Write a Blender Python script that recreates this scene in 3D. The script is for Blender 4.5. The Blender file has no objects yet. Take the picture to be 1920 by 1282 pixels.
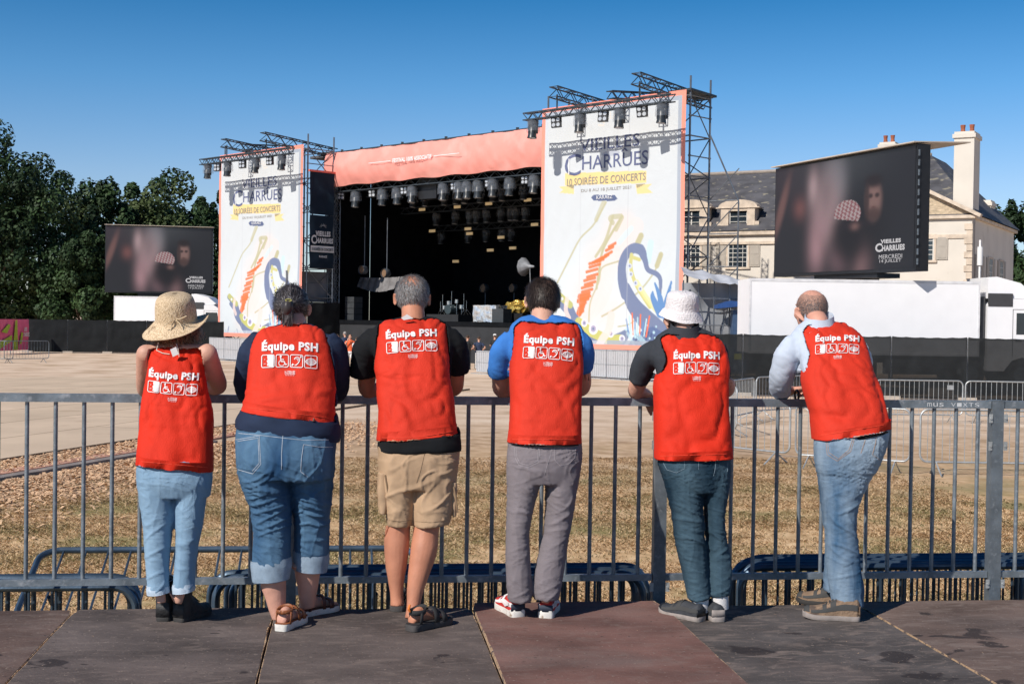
import bpy, bmesh, math, random
import numpy as np
from mathutils import Vector, Matrix, noise
from mathutils.bvhtree import BVHTree
R = math.radians
scene = bpy.context.scene
COL = scene.collection
rnd = random.Random(7)
nprs = np.random.RandomState(5)

# ------------------------------------------------------------------ camera
FPX = 2500.0; CX = 960.0; CY = 641.0
ZD = 0.95                       # platform height above the field
CAM = Vector((0, 0, 2.5))
YAW, PITCH, ROLL = R(6.96), R(0.94), R(0.85)
f0 = Vector((math.sin(YAW), math.cos(YAW), 0)); r0 = Vector((math.cos(YAW), -math.sin(YAW), 0))
FW = Vector((f0.x*math.cos(PITCH), f0.y*math.cos(PITCH), -math.sin(PITCH)))
u0 = r0.cross(FW)
UP = u0*math.cos(ROLL) - r0*math.sin(ROLL)
RT = r0*math.cos(ROLL) + u0*math.sin(ROLL)
cd = bpy.data.cameras.new('camera'); cam = bpy.data.objects.new('camera', cd); COL.objects.link(cam)
cd.sensor_width = 36; cd.lens = 36*FPX/1920; cd.clip_start = 0.05; cd.clip_end = 3000
m = Matrix((RT, UP, -FW)).transposed().to_4x4(); m.translation = CAM
cam.matrix_world = m
scene.camera = cam
scene.render.resolution_x = 1024; scene.render.resolution_y = 683

# ------------------------------------------------------------------ sky, sun, exposure
SUN_EL, SUN_AZ = R(38), R(50)          # azimuth: light travels from behind-left to front-right
SUNDIR = Vector((math.sin(SUN_AZ)*math.cos(SUN_EL), math.cos(SUN_AZ)*math.cos(SUN_EL), -math.sin(SUN_EL)))
w = bpy.data.worlds.new('World'); scene.world = w; w.use_nodes = True
nt = w.node_tree; nt.nodes.clear()
out = nt.nodes.new('ShaderNodeOutputWorld'); bg = nt.nodes.new('ShaderNodeBackground')
sky = nt.nodes.new('ShaderNodeTexSky'); sky.sky_type = 'NISHITA'; sky.sun_disc = False
sky.sun_elevation = SUN_EL
sky.sun_rotation = math.atan2(-SUNDIR.x, -SUNDIR.y)
sky.air_density = 1.0; sky.dust_density = 0.3; sky.ozone_density = 3.0
tc = nt.nodes.new('ShaderNodeTexCoord'); sp = nt.nodes.new('ShaderNodeSeparateXYZ')
cr = nt.nodes.new('ShaderNodeValToRGB'); mx = nt.nodes.new('ShaderNodeMix'); mx.data_type = 'RGBA'; mx.blend_type = 'MULTIPLY'
mx.inputs['Factor'].default_value = 1.0
nt.links.new(tc.outputs['Generated'], sp.inputs[0]); nt.links.new(sp.outputs['Z'], cr.inputs[0])
e = cr.color_ramp.elements
e[0].position = 0.0; e[0].color = (0.95, 0.98, 1.12, 1)
e[1].position = 0.26; e[1].color = (0.05, 0.50, 0.80, 1)
q = e.new(0.10); q.color = (0.78, 0.90, 1.12, 1)
q = e.new(0.17); q.color = (0.42, 0.78, 1.06, 1)
q = e.new(0.6); q.color = (0.07, 0.32, 0.54, 1)
nt.links.new(sky.outputs[0], mx.inputs['A']); nt.links.new(cr.outputs[0], mx.inputs['B'])
nt.links.new(mx.outputs['Result'], bg.inputs[0]); bg.inputs[1].default_value = 0.10
nt.links.new(bg.outputs[0], out.inputs[0])
sd = bpy.data.lights.new('sun', 'SUN'); sd.energy = 4.6; sd.angle = R(0.5); sd.color = (1.0, 0.93, 0.84)
so = bpy.data.objects.new('sun', sd); COL.objects.link(so)
so.rotation_euler = SUNDIR.to_track_quat('-Z', 'Y').to_euler()
scene.view_settings.view_transform = 'Standard'; scene.view_settings.look = 'None'
scene.view_settings.exposure = 0.10; scene.view_settings.gamma = 1.0

# ------------------------------------------------------------------ pixel -> world helpers (photo pixels, 1920 x 1282)
def ray(px, py): return FW*FPX + RT*(px-CX) + UP*(CY-py)
def at(px, py, Y):
    d = ray(px, py); return CAM + d*((Y-CAM.y)/d.y)
def gat(px, py, Z=0.0):
    d = ray(px, py); return CAM + d*((Z-CAM.z)/d.z)
def dep(px, py, D):
    return CAM + ray(px, py)*(D/FPX)

class Frame:                      # a vertical plane: s along it, w behind it, z up
    def __init__(s, A, B):
        s.o = Vector((A.x, A.y, 0)); d = Vector((B.x-A.x, B.y-A.y, 0)); s.len = d.length; s.s = d.normalized()
        wv = Vector((-s.s.y, s.s.x, 0))
        if wv.dot(f0) < 0: wv = -wv
        s.w = wv
    def __call__(s, a, b, z): return s.o + s.s*a + s.w*b + Vector((0, 0, z))
    def hit(s, px, py, wofs=0.0):
        d = ray(px, py); p0 = s.o + s.w*wofs
        t = (p0-CAM).dot(s.w)/d.dot(s.w); p = CAM + d*t
        return (p-s.o).dot(s.s), p.z

# ------------------------------------------------------------------ objects
ORG = {}
def tag(o, label=None, cat=None, group=None, kind=None):
    if label: o['label'] = label
    if cat: o['category'] = cat
    if group: o['group'] = group
    if kind: o['kind'] = kind
    return o
def empty(name, loc=(0,0,0), label=None, cat=None, group=None, rz=0):
    o = bpy.data.objects.new(name, None); COL.objects.link(o)
    o.location = loc; o.rotation_euler = (0, 0, rz); o.empty_display_size = 0.1
    ORG[o.name] = Vector(loc) if rz == 0 else None
    return tag(o, label, cat, group)
def orgof(p):
    while p is not None:
        if p.name in ORG and ORG[p.name] is not None: return ORG[p.name]
        p = p.parent
    return Vector((0, 0, 0))
def link_mesh(name, me, mats, parent=None, smooth=True):
    """me is in world coordinates of the parent's origin"""
    if not isinstance(mats, (list, tuple)): mats = [mats]
    for mm in mats: me.materials.append(mm)
    o = bpy.data.objects.new(name, me); COL.objects.link(o)
    if parent is not None:
        o.parent = parent; g = orgof(parent)
        if g.length > 0: me.transform(Matrix.Translation(-g))
    if smooth: me.shade_smooth()
    return o
def np_mesh(name, verts, faces, mats, parent=None, smooth=False):
    me = bpy.data.meshes.new(name)
    v = np.asarray(verts, dtype=np.float32); f = np.asarray(faces, dtype=np.int32)
    n, k = f.shape
    me.vertices.add(len(v)); me.vertices.foreach_set('co', v.ravel())
    me.loops.add(n*k); me.loops.foreach_set('vertex_index', f.ravel())
    me.polygons.add(n); me.polygons.foreach_set('loop_start', np.arange(0, n*k, k, dtype=np.int32))
    me.update(calc_edges=True)
    return link_mesh(name, me, mats, parent, smooth)
def copy_tree(o, parent=None):
    c = o.copy(); COL.objects.link(c)
    if parent is not None: c.parent = parent
    for ch in o.children: copy_tree(ch, c)
    return c

class MB:
    def __init__(s): s.v = []; s.f = []; s.mi = []
    def add(s, vs, fs, mi=0):
        b = len(s.v); s.v += [Vector(p) for p in vs]; s.f += [[b+i for i in f] for f in fs]; s.mi += [mi]*len(fs)
    def hexa(s, p, mi=0):     # 8 points: bottom loop 0-3, top loop 4-7
        s.add(p, [(3,2,1,0),(4,5,6,7),(0,1,5,4),(1,2,6,5),(2,3,7,6),(3,0,4,7)], mi)
    def box(s, c, d, rz=0, mi=0):
        c = Vector(c); x, y, z = d[0]/2, d[1]/2, d[2]/2; ca, sa = math.cos(rz), math.sin(rz)
        s.hexa([c+Vector((a*ca-b*sa, a*sa+b*ca, e)) for e in (-z, z) for a, b in ((-x,-y),(x,-y),(x,y),(-x,y))], mi)
    def fbox(s, fr, s0, s1, w0, w1, z0, z1, mi=0):
        s.hexa([fr(a, b, z) for z in (z0, z1) for a, b in ((s0,w0),(s1,w0),(s1,w1),(s0,w1))], mi)
    def bar(s, a, b, wd, ht=None, mi=0):
        a = Vector(a); b = Vector(b); ht = ht or wd; d = (b-a).normalized()
        u = Vector((0,0,1)) if abs(d.z) < .95 else Vector((1,0,0))
        sd_ = d.cross(u).normalized(); u = sd_.cross(d).normalized()
        s.hexa([p+sd_*x*wd/2+u*y*ht/2 for p in (a, b) for x, y in ((-1,-1),(1,-1),(1,1),(-1,1))], mi)
    def tube(s, pts, r, seg=8, mi=0, cap=True, flat=1.0):
        pts = [Vector(p) for p in pts]; n = len(pts)
        rs = r if isinstance(r, (list, tuple)) else [r]*n
        b = len(s.v); prev = None
        for i, p in enumerate(pts):
            d = (pts[min(i+1, n-1)]-pts[max(i-1, 0)]).normalized()
            if prev is None:
                u = Vector((0,0,1)) if abs(d.z) < .9 else Vector((0,1,0))
                sx = d.cross(u).normalized()
            else: sx = (prev - d*prev.dot(d)).normalized()
            prev = sx; sy = d.cross(sx)
            for k in range(seg):
                t = 2*math.pi*k/seg; s.v.append(p + sx*math.cos(t)*rs[i] + sy*math.sin(t)*rs[i]*flat)
        for i in range(n-1):
            for k in range(seg):
                k2 = (k+1) % seg; s.f.append([b+i*seg+k, b+i*seg+k2, b+(i+1)*seg+k2, b+(i+1)*seg+k]); s.mi.append(mi)
        if cap:
            s.f.append([b+k for k in range(seg)][::-1]); s.f.append([b+(n-1)*seg+k for k in range(seg)]); s.mi += [mi, mi]
    def rings(s, rings, mi=0, cap=True):
        b = len(s.v); n = len(rings); seg = len(rings[0])
        for rg in rings: s.v += [Vector(p) for p in rg]
        for i in range(n-1):
            for k in range(seg):
                k2 = (k+1) % seg; s.f.append([b+i*seg+k, b+i*seg+k2, b+(i+1)*seg+k2, b+(i+1)*seg+k]); s.mi.append(mi)
        if cap:
            s.f.append([b+k for k in range(seg)][::-1]); s.f.append([b+(n-1)*seg+k for k in range(seg)]); s.mi += [mi, mi]
    def ball(s, c, rad, seg=16, rg=10, M=None, mi=0):
        c = Vector(c); rad = rad if isinstance(rad, (tuple, list, Vector)) else (rad,)*3
        R_ = []
        for i in range(1, rg):
            ph = math.pi*i/rg; row = []
            for k in range(seg):
                t = 2*math.pi*k/seg
                p = Vector((math.sin(ph)*math.cos(t)*rad[0], math.sin(ph)*math.sin(t)*rad[1], -math.cos(ph)*rad[2]))
                row.append(c + (M @ p if M is not None else p))
            R_.append(row)
        b = len(s.v); s.rings(R_, mi, cap=False)
        lo = Vector((0,0,-rad[2])); hi = Vector((0,0,rad[2]))
        if M is not None: lo = M @ lo; hi = M @ hi
        s.v += [c+lo, c+hi]; il = len(s.v)-2; ih = il+1
        for k in range(seg):
            k2 = (k+1) % seg
            s.f.append([il, b+k2, b+k]); s.f.append([ih, b+(rg-2)*seg+k, b+(rg-2)*seg+k2]); s.mi += [mi, mi]
    def prism(s, pts, off, mi=0):      # polygon extruded by off
        off = Vector(off); n = len(pts); b = len(s.v); pts = [Vector(p) for p in pts]
        s.v += pts + [p+off for p in pts]
        s.f.append([b+i for i in range(n)][::-1]); s.f.append([b+n+i for i in range(n)]); s.mi += [mi, mi]
        for i in range(n):
            j = (i+1) % n; s.f.append([b+i, b+j, b+n+j, b+n+i]); s.mi.append(mi)
    def mesh(s, name='m'):
        me = bpy.data.meshes.new(name); me.from_pydata([tuple(v) for v in s.v], [], s.f)
        if any(s.mi): me.polygons.foreach_set('material_index', s.mi)
        me.update(); return me
    def build(s, name, mats, parent=None, smooth=False):
        me = s.mesh(name)
        bm = bmesh.new(); bm.from_mesh(me); bmesh.ops.recalc_face_normals(bm, faces=bm.faces); bm.to_mesh(me); bm.free()
        o = link_mesh(name, me, mats, parent, smooth)
        if smooth: me.set_sharp_from_angle(angle=R(45))
        return o

def remesh(mb, voxel, smooth_it=2, fac=0.5):
    me = mb.mesh('tmp'); o = bpy.data.objects.new('tmp', me); COL.objects.link(o)
    md = o.modifiers.new('r', 'REMESH'); md.mode = 'VOXEL'; md.voxel_size = voxel
    if smooth_it:
        sm = o.modifiers.new('s', 'SMOOTH'); sm.iterations = smooth_it; sm.factor = fac
    dg = bpy.context.evaluated_depsgraph_get(); dg.update()
    res = bpy.data.meshes.new_from_object(o.evaluated_get(dg))
    bpy.data.objects.remove(o); bpy.data.meshes.remove(me)
    return res
def displace(me, fn):
    n = len(me.vertices); co = np.empty(n*3, np.float32); no = np.empty(n*3, np.float32)
    me.vertices.foreach_get('co', co); me.vertices.foreach_get('normal', no)
    co = co.reshape(-1, 3); no = no.reshape(-1, 3)
    d = np.fromiter((fn(Vector(c), Vector(q)) for c, q in zip(co.tolist(), no.tolist())), dtype=np.float32, count=n)
    co += no*d[:, None]; me.vertices.foreach_set('co', co.ravel()); me.update()
def bvh_of(me):
    return BVHTree.FromPolygons([v.co.copy() for v in me.vertices], [tuple(p.vertices) for p in me.polygons])

# ------------------------------------------------------------------ materials
def pm(name, col, rough=0.7, var=0.12, vs=4.0, bump=0.0, bs=60.0, metal=0.0, col2=None, c2=None, stretch=(1,1,1), det=4.0, spec=0.5, trans=0.0, emit=None, es=1.0, world=False, c2w=0.08):
    m = bpy.data.materials.new(name); m.use_nodes = True; nt = m.node_tree; b = nt.nodes['Principled BSDF']
    b.inputs['Roughness'].default_value = rough; b.inputs['Metallic'].default_value = metal
    b.inputs['Specular IOR Level'].default_value = spec
    tc = nt.nodes.new('ShaderNodeTexCoord'); mp = nt.nodes.new('ShaderNodeMapping'); mp.inputs['Scale'].default_value = stretch
    if world:
        g = nt.nodes.new('ShaderNodeNewGeometry'); nt.links.new(g.outputs['Position'], mp.inputs[0])
    else: nt.links.new(tc.outputs['Object'], mp.inputs[0])
    n = nt.nodes.new('ShaderNodeTexNoise'); n.inputs['Scale'].default_value = vs; n.inputs['Detail'].default_value = det
    nt.links.new(mp.outputs[0], n.inputs['Vector'])
    r = nt.nodes.new('ShaderNodeValToRGB'); r.color_ramp.elements[0].position = .3; r.color_ramp.elements[1].position = .7
    a = [max(0, c*(1-var)) for c in col]; d = [min(1, c*(1+var)) for c in col] if col2 is None else col2
    r.color_ramp.elements[0].color = (*a, 1); r.color_ramp.elements[1].color = (*d, 1)
    nt.links.new(n.outputs['Fac'], r.inputs[0])
    src = r.outputs[0]
    if c2 is not None:                       # speckle / wear colour: (colour, scale, threshold)
        n2 = nt.nodes.new('ShaderNodeTexNoise'); n2.inputs['Scale'].default_value = c2[1]; n2.inputs['Detail'].default_value = 5
        nt.links.new(mp.outputs[0], n2.inputs['Vector'])
        r2 = nt.nodes.new('ShaderNodeValToRGB'); r2.color_ramp.elements[0].position = c2[2]; r2.color_ramp.elements[1].position = min(1, c2[2]+c2w)
        nt.links.new(n2.outputs['Fac'], r2.inputs[0])
        mxx = nt.nodes.new('ShaderNodeMix'); mxx.data_type = 'RGBA'; nt.links.new(r2.outputs[0], mxx.inputs['Factor'])
        nt.links.new(src, mxx.inputs['A']); mxx.inputs['B'].default_value = (*c2[0], 1); src = mxx.outputs['Result']
    nt.links.new(src, b.inputs['Base Color'])
    if bump:
        nb = nt.nodes.new('ShaderNodeTexNoise'); nb.inputs['Scale'].default_value = bs; nb.inputs['Detail'].default_value = 4
        nt.links.new(mp.outputs[0], nb.inputs['Vector'])
        bu = nt.nodes.new('ShaderNodeBump'); bu.inputs['Strength'].default_value = bump; bu.inputs['Distance'].default_value = 0.02
        nt.links.new(nb.outputs['Fac'], bu.inputs['Height']); nt.links.new(bu.outputs[0], b.inputs['Normal'])
    if trans: b.inputs['Transmission Weight'].default_value = trans
    if emit: b.inputs['Emission Color'].default_value = (*emit, 1); b.inputs['Emission Strength'].default_value = es
    return m
def srgb(r, g, b):
    f = lambda c: (c/255/12.92) if c/255 <= .04045 else ((c/255+.055)/1.055)**2.4
    return (f(r), f(g), f(b))
def attr_mat(name, rough=0.6, emit=0.0, bump=0.0, bs=2.0):
    m = bpy.data.materials.new(name); m.use_nodes = True; nt = m.node_tree; b = nt.nodes['Principled BSDF']
    a = nt.nodes.new('ShaderNodeVertexColor'); a.layer_name = 'Col'; b.inputs['Roughness'].default_value = rough
    if emit:
        b.inputs['Base Color'].default_value = (.006, .006, .007, 1); b.inputs['Specular IOR Level'].default_value = .3
        tc = nt.nodes.new('ShaderNodeTexCoord'); nz = nt.nodes.new('ShaderNodeTexNoise'); nz.inputs['Scale'].default_value = 30
        nt.links.new(tc.outputs['Object'], nz.inputs['Vector'])
        mu = nt.nodes.new('ShaderNodeMix'); mu.data_type = 'RGBA'; mu.blend_type = 'MULTIPLY'; mu.inputs['Factor'].default_value = .35
        nt.links.new(a.outputs[0], mu.inputs['A']); nt.links.new(nz.outputs['Color'], mu.inputs['B'])
        nt.links.new(mu.outputs['Result'], b.inputs['Emission Color']); b.inputs['Emission Strength'].default_value = emit
    else: nt.links.new(a.outputs[0], b.inputs['Base Color'])
    if bump:
        tc = nt.nodes.new('ShaderNodeTexCoord'); nb = nt.nodes.new('ShaderNodeTexNoise'); nb.inputs['Scale'].default_value = bs; nb.inputs['Detail'].default_value = 4
        nb.inputs['Distortion'].default_value = 1.5
        nt.links.new(tc.outputs['Object'], nb.inputs['Vector'])
        bu = nt.nodes.new('ShaderNodeBump'); bu.inputs['Strength'].default_value = bump; bu.inputs['Distance'].default_value = 0.1
        nt.links.new(nb.outputs['Fac'], bu.inputs['Height']); nt.links.new(bu.outputs[0], b.inputs['Normal'])
    return m
def set_cols(me, arr):              # arr (nverts,3) linear
    ca = me.color_attributes.new('Col', 'FLOAT_COLOR', 'POINT')
    a = np.ones((len(arr), 4), np.float32); a[:, :3] = arr; ca.data.foreach_set('color', a.ravel())

# 2D lettering -> (verts2d, faces), optional bold offset
_txt = {}
def text2d(s, bold=0.0):
    if (s, bold) in _txt: return _txt[(s, bold)]
    cu = bpy.data.curves.new('t', 'FONT'); cu.body = s; cu.size = 1; cu.offset = bold; cu.resolution_u = 3; cu.space_character = 1.0+bold*2.2; cu.fill_mode = 'FRONT'
    o = bpy.data.objects.new('t', cu); COL.objects.link(o)
    dg = bpy.context.evaluated_depsgraph_get(); dg.update()
    me = bpy.data.meshes.new_from_object(o.evaluated_get(dg))
    vs = [(v.co.x, v.co.y) for v in me.vertices]; fs = [tuple(p.vertices) for p in me.polygons]
    bpy.data.objects.remove(o); bpy.data.curves.remove(cu); bpy.data.meshes.remove(me)
    a = np.array(vs); mn, mxx = a.min(0), a.max(0)
    r = (a-mn, fs, mxx-mn); _txt[(s, bold)] = r; return r
def put_text(mb, s, x0, x1, y0, y1, fn, bold=0.0, mi=0):
    a, fs, sz = text2d(s, bold)
    mb.add([fn(x0+(x1-x0)*p[0]/sz[0], y0+(y1-y0)*p[1]/sz[1]) for p in a], fs, mi)
def stroke2d(pts, wd, closed=False, cap=True):
    vs, fs = [], []
    n = len(pts); P = [Vector(p) for p in pts]
    rng = range(n if closed else n-1)
    for i in rng:
        a, b = P[i], P[(i+1) % n]; d = (b-a)
        if d.length < 1e-9: continue
        d.normalize(); q = Vector((-d.y, d.x))*wd/2; a2 = a-d*wd*.2; b2 = b+d*wd*.2
        k = len(vs); vs += [a2-q, b2-q, b2+q, a2+q]; fs.append((k, k+1, k+2, k+3))
    return vs, fs
def circ2d(cx, cy, r, n=14, a0=0, a1=360): return [(cx+r*math.cos(R(a0+(a1-a0)*i/n)), cy+r*math.sin(R(a0+(a1-a0)*i/n))) for i in range(n+1)]
def rrect2d(x0, y0, x1, y1, r, n=4):
    p = []
    for cx, cy, a in ((x1-r,y1-r,0),(x0+r,y1-r,90),(x0+r,y0+r,180),(x1-r,y0+r,270)):
        p += [(cx+r*math.cos(R(a+90*i/n)), cy+r*math.sin(R(a+90*i/n))) for i in range(n+1)]
    return p
def catmull(vals, per):
    """vals: list of equal-length float tuples -> densified"""
    a = np.array(vals, float); n = len(a); outp = []
    for i in range(n-1):
        p0, p1, p2, p3 = a[max(i-1,0)], a[i], a[i+1], a[min(i+2,n-1)]
        for k in range(per):
            t = k/per
            outp.append(.5*((2*p1)+(-p0+p2)*t+(2*p0-5*p1+4*p2-p3)*t*t+(-p0+3*p1-3*p2+p3)*t**3))
    outp.append(a[-1]); return outp
# ------------------------------------------------------------------ shared materials
M_STEEL = pm('galvanised_steel', (.17,.20,.23), .5, .25, 14, .12, 120, .5, c2=((.30,.33,.36), 40, .60), c2w=.2)
M_RAILST = pm('rail_steel', (.19,.225,.26), .48, .3, 10, .10, 90, .4, c2=((.38,.40,.43), 30, .55), c2w=.25)
M_BARR = pm('barrier_steel', (.42,.44,.45), .45, .2, 10, .05, 60, .4)
M_STACK = pm('stack_barrier_steel', (.07,.11,.16), .38, .3, 6, .05, 60, .55)
M_BLK = pm('black_metal', (.012,.013,.016), .5, .2, 5)
M_DARKST = pm('dark_scaffold_steel', (.10,.12,.145), .5, .25, 3, metal=.4)
M_WHITE = pm('white_paint', (.80,.80,.80), .4, .03, 2)

# ------------------------------------------------------------------ ground sheet
def ground_mat():
    m = bpy.data.materials.new('field_ground'); m.use_nodes = True; nt = m.node_tree; b = nt.nodes['Principled BSDF']; b.inputs['Roughness'].default_value = .95
    b.inputs['Specular IOR Level'].default_value = .1
    g = nt.nodes.new('ShaderNodeNewGeometry'); sp = nt.nodes.new('ShaderNodeSeparateXYZ'); nt.links.new(g.outputs['Position'], sp.inputs[0])
    def noi(sc, det=5):
        n = nt.nodes.new('ShaderNodeTexNoise'); n.inputs['Scale'].default_value = sc; n.inputs['Detail'].default_value = det
        nt.links.new(g.outputs['Position'], n.inputs['Vector']); return n.outputs['Fac']
    def ramp(src, st):
        r = nt.nodes.new('ShaderNodeValToRGB'); nt.links.new(src, r.inputs[0]); el = r.color_ramp.elements
        el[0].position, el[0].color = st[0][0], (*st[0][1], 1); el[1].position, el[1].color = st[-1][0], (*st[-1][1], 1)
        for p, c in st[1:-1]: x = el.new(p); x.color = (*c, 1)
        return r.outputs[0]
    def mix(f, a, c):
        x = nt.nodes.new('ShaderNodeMix'); x.data_type = 'RGBA'; nt.links.new(f, x.inputs['Factor']); nt.links.new(a, x.inputs['A']); nt.links.new(c, x.inputs['B']); return x.outputs['Result']
    def mth(op, a, b2, clamp=False):
        x = nt.nodes.new('ShaderNodeMath'); x.operation = op; x.use_clamp = clamp
        for i, v in enumerate((a, b2)):
            if isinstance(v, (int, float)): x.inputs[i].default_value = v
            else: nt.links.new(v, x.inputs[i])
        return x.outputs[0]
    sand = ramp(noi(.6, 12), [(.3, (.46,.33,.22)), (.5, (.66,.50,.37)), (.7, (.76,.61,.47))])
    soil = ramp(noi(2.2, 9), [(.3, (.34,.22,.13)), (.5, (.52,.36,.23)), (.68, (.66,.49,.34))])
    dry = ramp(noi(5.5, 10), [(.32, (.38,.25,.13)), (.45, (.53,.35,.19)), (.58, (.64,.44,.25)), (.7, (.72,.52,.32))])
    grn = ramp(noi(7, 8), [(.3, (.12,.14,.05)), (.6, (.26,.22,.09)), (.75, (.42,.31,.16))])
    gm = ramp(noi(.55, 6), [(.46, (0,0,0)), (.58, (1,1,1))])
    grass = mix(mth('MULTIPLY', gm, .75), dry, grn)
    y = sp.outputs['Y']; n1 = noi(.5, 6)
    yy = mth('ADD', y, mth('MULTIPLY', mth('SUBTRACT', n1, .5), 14))
    near = mix(mth('DIVIDE', mth('SUBTRACT', yy, 17.5), 8, True), grass, soil)
    full = mix(mth('DIVIDE', mth('SUBTRACT', yy, 26), 6, True), near, sand)
    nt.links.new(full, b.inputs['Base Color'])
    bu = nt.nodes.new('ShaderNodeBump'); bu.inputs['Strength'].default_value = .5; bu.inputs['Distance'].default_value = .03
    nt.links.new(noi(14, 10), bu.inputs['Height']); nt.links.new(bu.outputs[0], b.inputs['Normal'])
    return m
mb = MB(); mb.add([(-600,-60,0),(600,-60,0),(600,1500,0),(-600,1500,0)], [(0,1,2,3)])
tag(mb.build('ground', ground_mat()), kind='structure')

# ------------------------------------------------------------------ road slabs, cable strip, wood chips
e0 = gat(0, 866); e1 = gat(450, 797)
ed = Vector((e1.x-e0.x, e1.y-e0.y, 0)).normalized(); en = Vector((-ed.y, ed.x, 0))
if en.y < 0: en = -en
def slab_mat():
    m = pm('sandy_slab', (.64,.50,.37), .9, .1, .5, .25, 5, world=True, c2=((.53,.40,.29), 1.2, .62), spec=.15)
    nt = m.node_tree; b = nt.nodes['Principled BSDF']
    g = nt.nodes.new('ShaderNodeNewGeometry'); mp = nt.nodes.new('ShaderNodeMapping'); mp.vector_type = 'TEXTURE'
    mp.inputs['Rotation'].default_value = (0, 0, math.atan2(ed.y, ed.x)); mp.inputs['Location'].default_value = (e0.x, e0.y, 0)
    nt.links.new(g.outputs['Position'], mp.inputs[0])
    br = nt.nodes.new('ShaderNodeTexBrick'); br.inputs['Scale'].default_value = 1; br.inputs['Mortar Size'].default_value = .025
    br.inputs['Brick Width'].default_value = 9; br.inputs['Row Height'].default_value = 2.3; br.offset = .3
    br.inputs['Color1'].default_value = (1,1,1,1); br.inputs['Color2'].default_value = (.86,.86,.84,1); br.inputs['Mortar'].default_value = (.25,.2,.16,1)
    nt.links.new(mp.outputs[0], br.inputs['Vector'])
    old = b.inputs['Base Color'].links[0].from_socket
    x = nt.nodes.new('ShaderNodeMix'); x.data_type = 'RGBA'; x.blend_type = 'MULTIPLY'; x.inputs['Factor'].default_value = .75
    nt.links.new(old, x.inputs['A']); nt.links.new(br.outputs['Color'], x.inputs['B']); nt.links.new(x.outputs['Result'], b.inputs['Base Color'])
    return m
mb = MB(); a = e0-ed*16; b_ = e0+ed*26
mb.prism([a+Vector((0,0,.004)), b_+Vector((0,0,.004)), b_+en*17+Vector((0,0,.004)), a+en*30+Vector((0,0,.004))], (0,0,.05))
tag(mb.build('paved_path', slab_mat()), kind='structure')
# strip (pinkish cable protector) just in front of the slabs
for off, wd, zt, col, nm in ((-1.25, .34, .035, (.52,.27,.19), 'kerb_strip'), (-1.62, .22, .05, (.26,.22,.20), 'kerb')):
    mb = MB(); p = e0+en*off; q0 = p-ed*16; q1 = p+ed*(10 if off > -1.5 else 4.5)
    mb.prism([q0, q1, q1+en*wd, q0+en*wd], (0,0,zt))
    tag(mb.build(nm, pm(nm, col, .85, .2, 3, .3, 20, c2=((.42,.32,.24), 5, .58))), kind='structure')
# wood chips either side of it
n = 42000
s_ = nprs.uniform(-10, 12, n); t_ = np.where(nprs.rand(n) < .3, nprs.uniform(-1.2, -.02, n), -1.8-np.abs(nprs.normal(0, 1.0, n)))
ok = (s_ < 9 + nprs.normal(0, 1.2, n)); s_, t_ = s_[ok], t_[ok]; n = len(s_)
c = np.array(e0)[None, :2] + s_[:, None]*np.array(ed)[None, :2] + t_[:, None]*np.array(en)[None, :2]
an = nprs.uniform(0, math.pi, n); L = nprs.uniform(.015, .045, n); W = L*nprs.uniform(.3, .6, n); z = nprs.uniform(.01, .035, n)
tl = nprs.uniform(-.5, .5, n)
V4 = np.zeros((n, 4, 3))
for k, (i, j) in enumerate(((-1,-1),(1,-1),(1,1),(-1,1))):
    V4[:, k, 0] = c[:, 0]+i*L*np.cos(an)-j*W*np.sin(an); V4[:, k, 1] = c[:, 1]+i*L*np.sin(an)+j*W*np.cos(an); V4[:, k, 2] = z+tl*i*L+.01
o = np_mesh('wood_chips', V4.reshape(-1, 3), np.arange(n*4).reshape(-1, 4), pm('wood_chip', (.66,.43,.26), .85, .35, 30, world=True))
tag(o, 'pale brown wood chips scattered beside the slab edge', 'wood chips', kind='stuff')

# dry grass: curved blades in clumps
def grass(name, n, reg, dens, mats, h0, h1, label):
    xs = nprs.uniform(reg[0], reg[1], n*3); ys = reg[2]+(reg[3]-reg[2])*nprs.rand(n*3)**1.25
    keep = []
    for i in range(len(xs)):
        v = noise.noise(Vector((xs[i]*.9, ys[i]*.9, dens))) + .5*noise.noise(Vector((xs[i]*3, ys[i]*3, dens)))
        if v > nprs.uniform(-.6, .3)+(.25 if dens else 0): keep.append(i)
        if len(keep) >= n: break
    xs, ys = xs[keep], ys[keep]
    # keep the wood-chip strip mostly free
    tt = (xs-e0.x)*en.x+(ys-e0.y)*en.y; ss = (xs-e0.x)*ed.x+(ys-e0.y)*ed.y
    ok = ~((tt > -3.2+nprs.normal(0,.5,len(tt))) & (ss < 9.5)); xs, ys = xs[ok], ys[ok]; n = len(xs)
    an = nprs.uniform(0, 2*math.pi, n); h = nprs.uniform(h0, h1, n); wd = nprs.uniform(.0015, .0034, n); ln = nprs.uniform(.3, 2.2, n)*h
    dx, dy = np.cos(an), np.sin(an); V = np.zeros((n, 5, 3))
    b0 = np.stack([xs, ys, np.zeros(n)], 1)
    side = np.stack([-dy*wd, dx*wd, np.zeros(n)], 1)
    mid = b0+np.stack([dx*ln*.35, dy*ln*.35, h*.6], 1); tip = b0+np.stack([dx*ln, dy*ln, h*.85], 1)
    V[:, 0] = b0-side; V[:, 1] = b0+side; V[:, 2] = mid+side*.8; V[:, 3] = tip; V[:, 4] = mid-side*.8
    F = np.arange(n*5).reshape(-1, 5)
    o = np_mesh(name, V.reshape(-1, 3), F, mats); tag(o, label, 'grass', kind='stuff')
grass('dry_grass', 300000, (-6.5, 9, 9.5, 24), 0.0, pm('dry_grass', (.70,.46,.25), .8, .3, 1.5, col2=(.88,.66,.42), world=True), .008, .036, 'straw coloured dry grass covering the field behind the railing')
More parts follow.
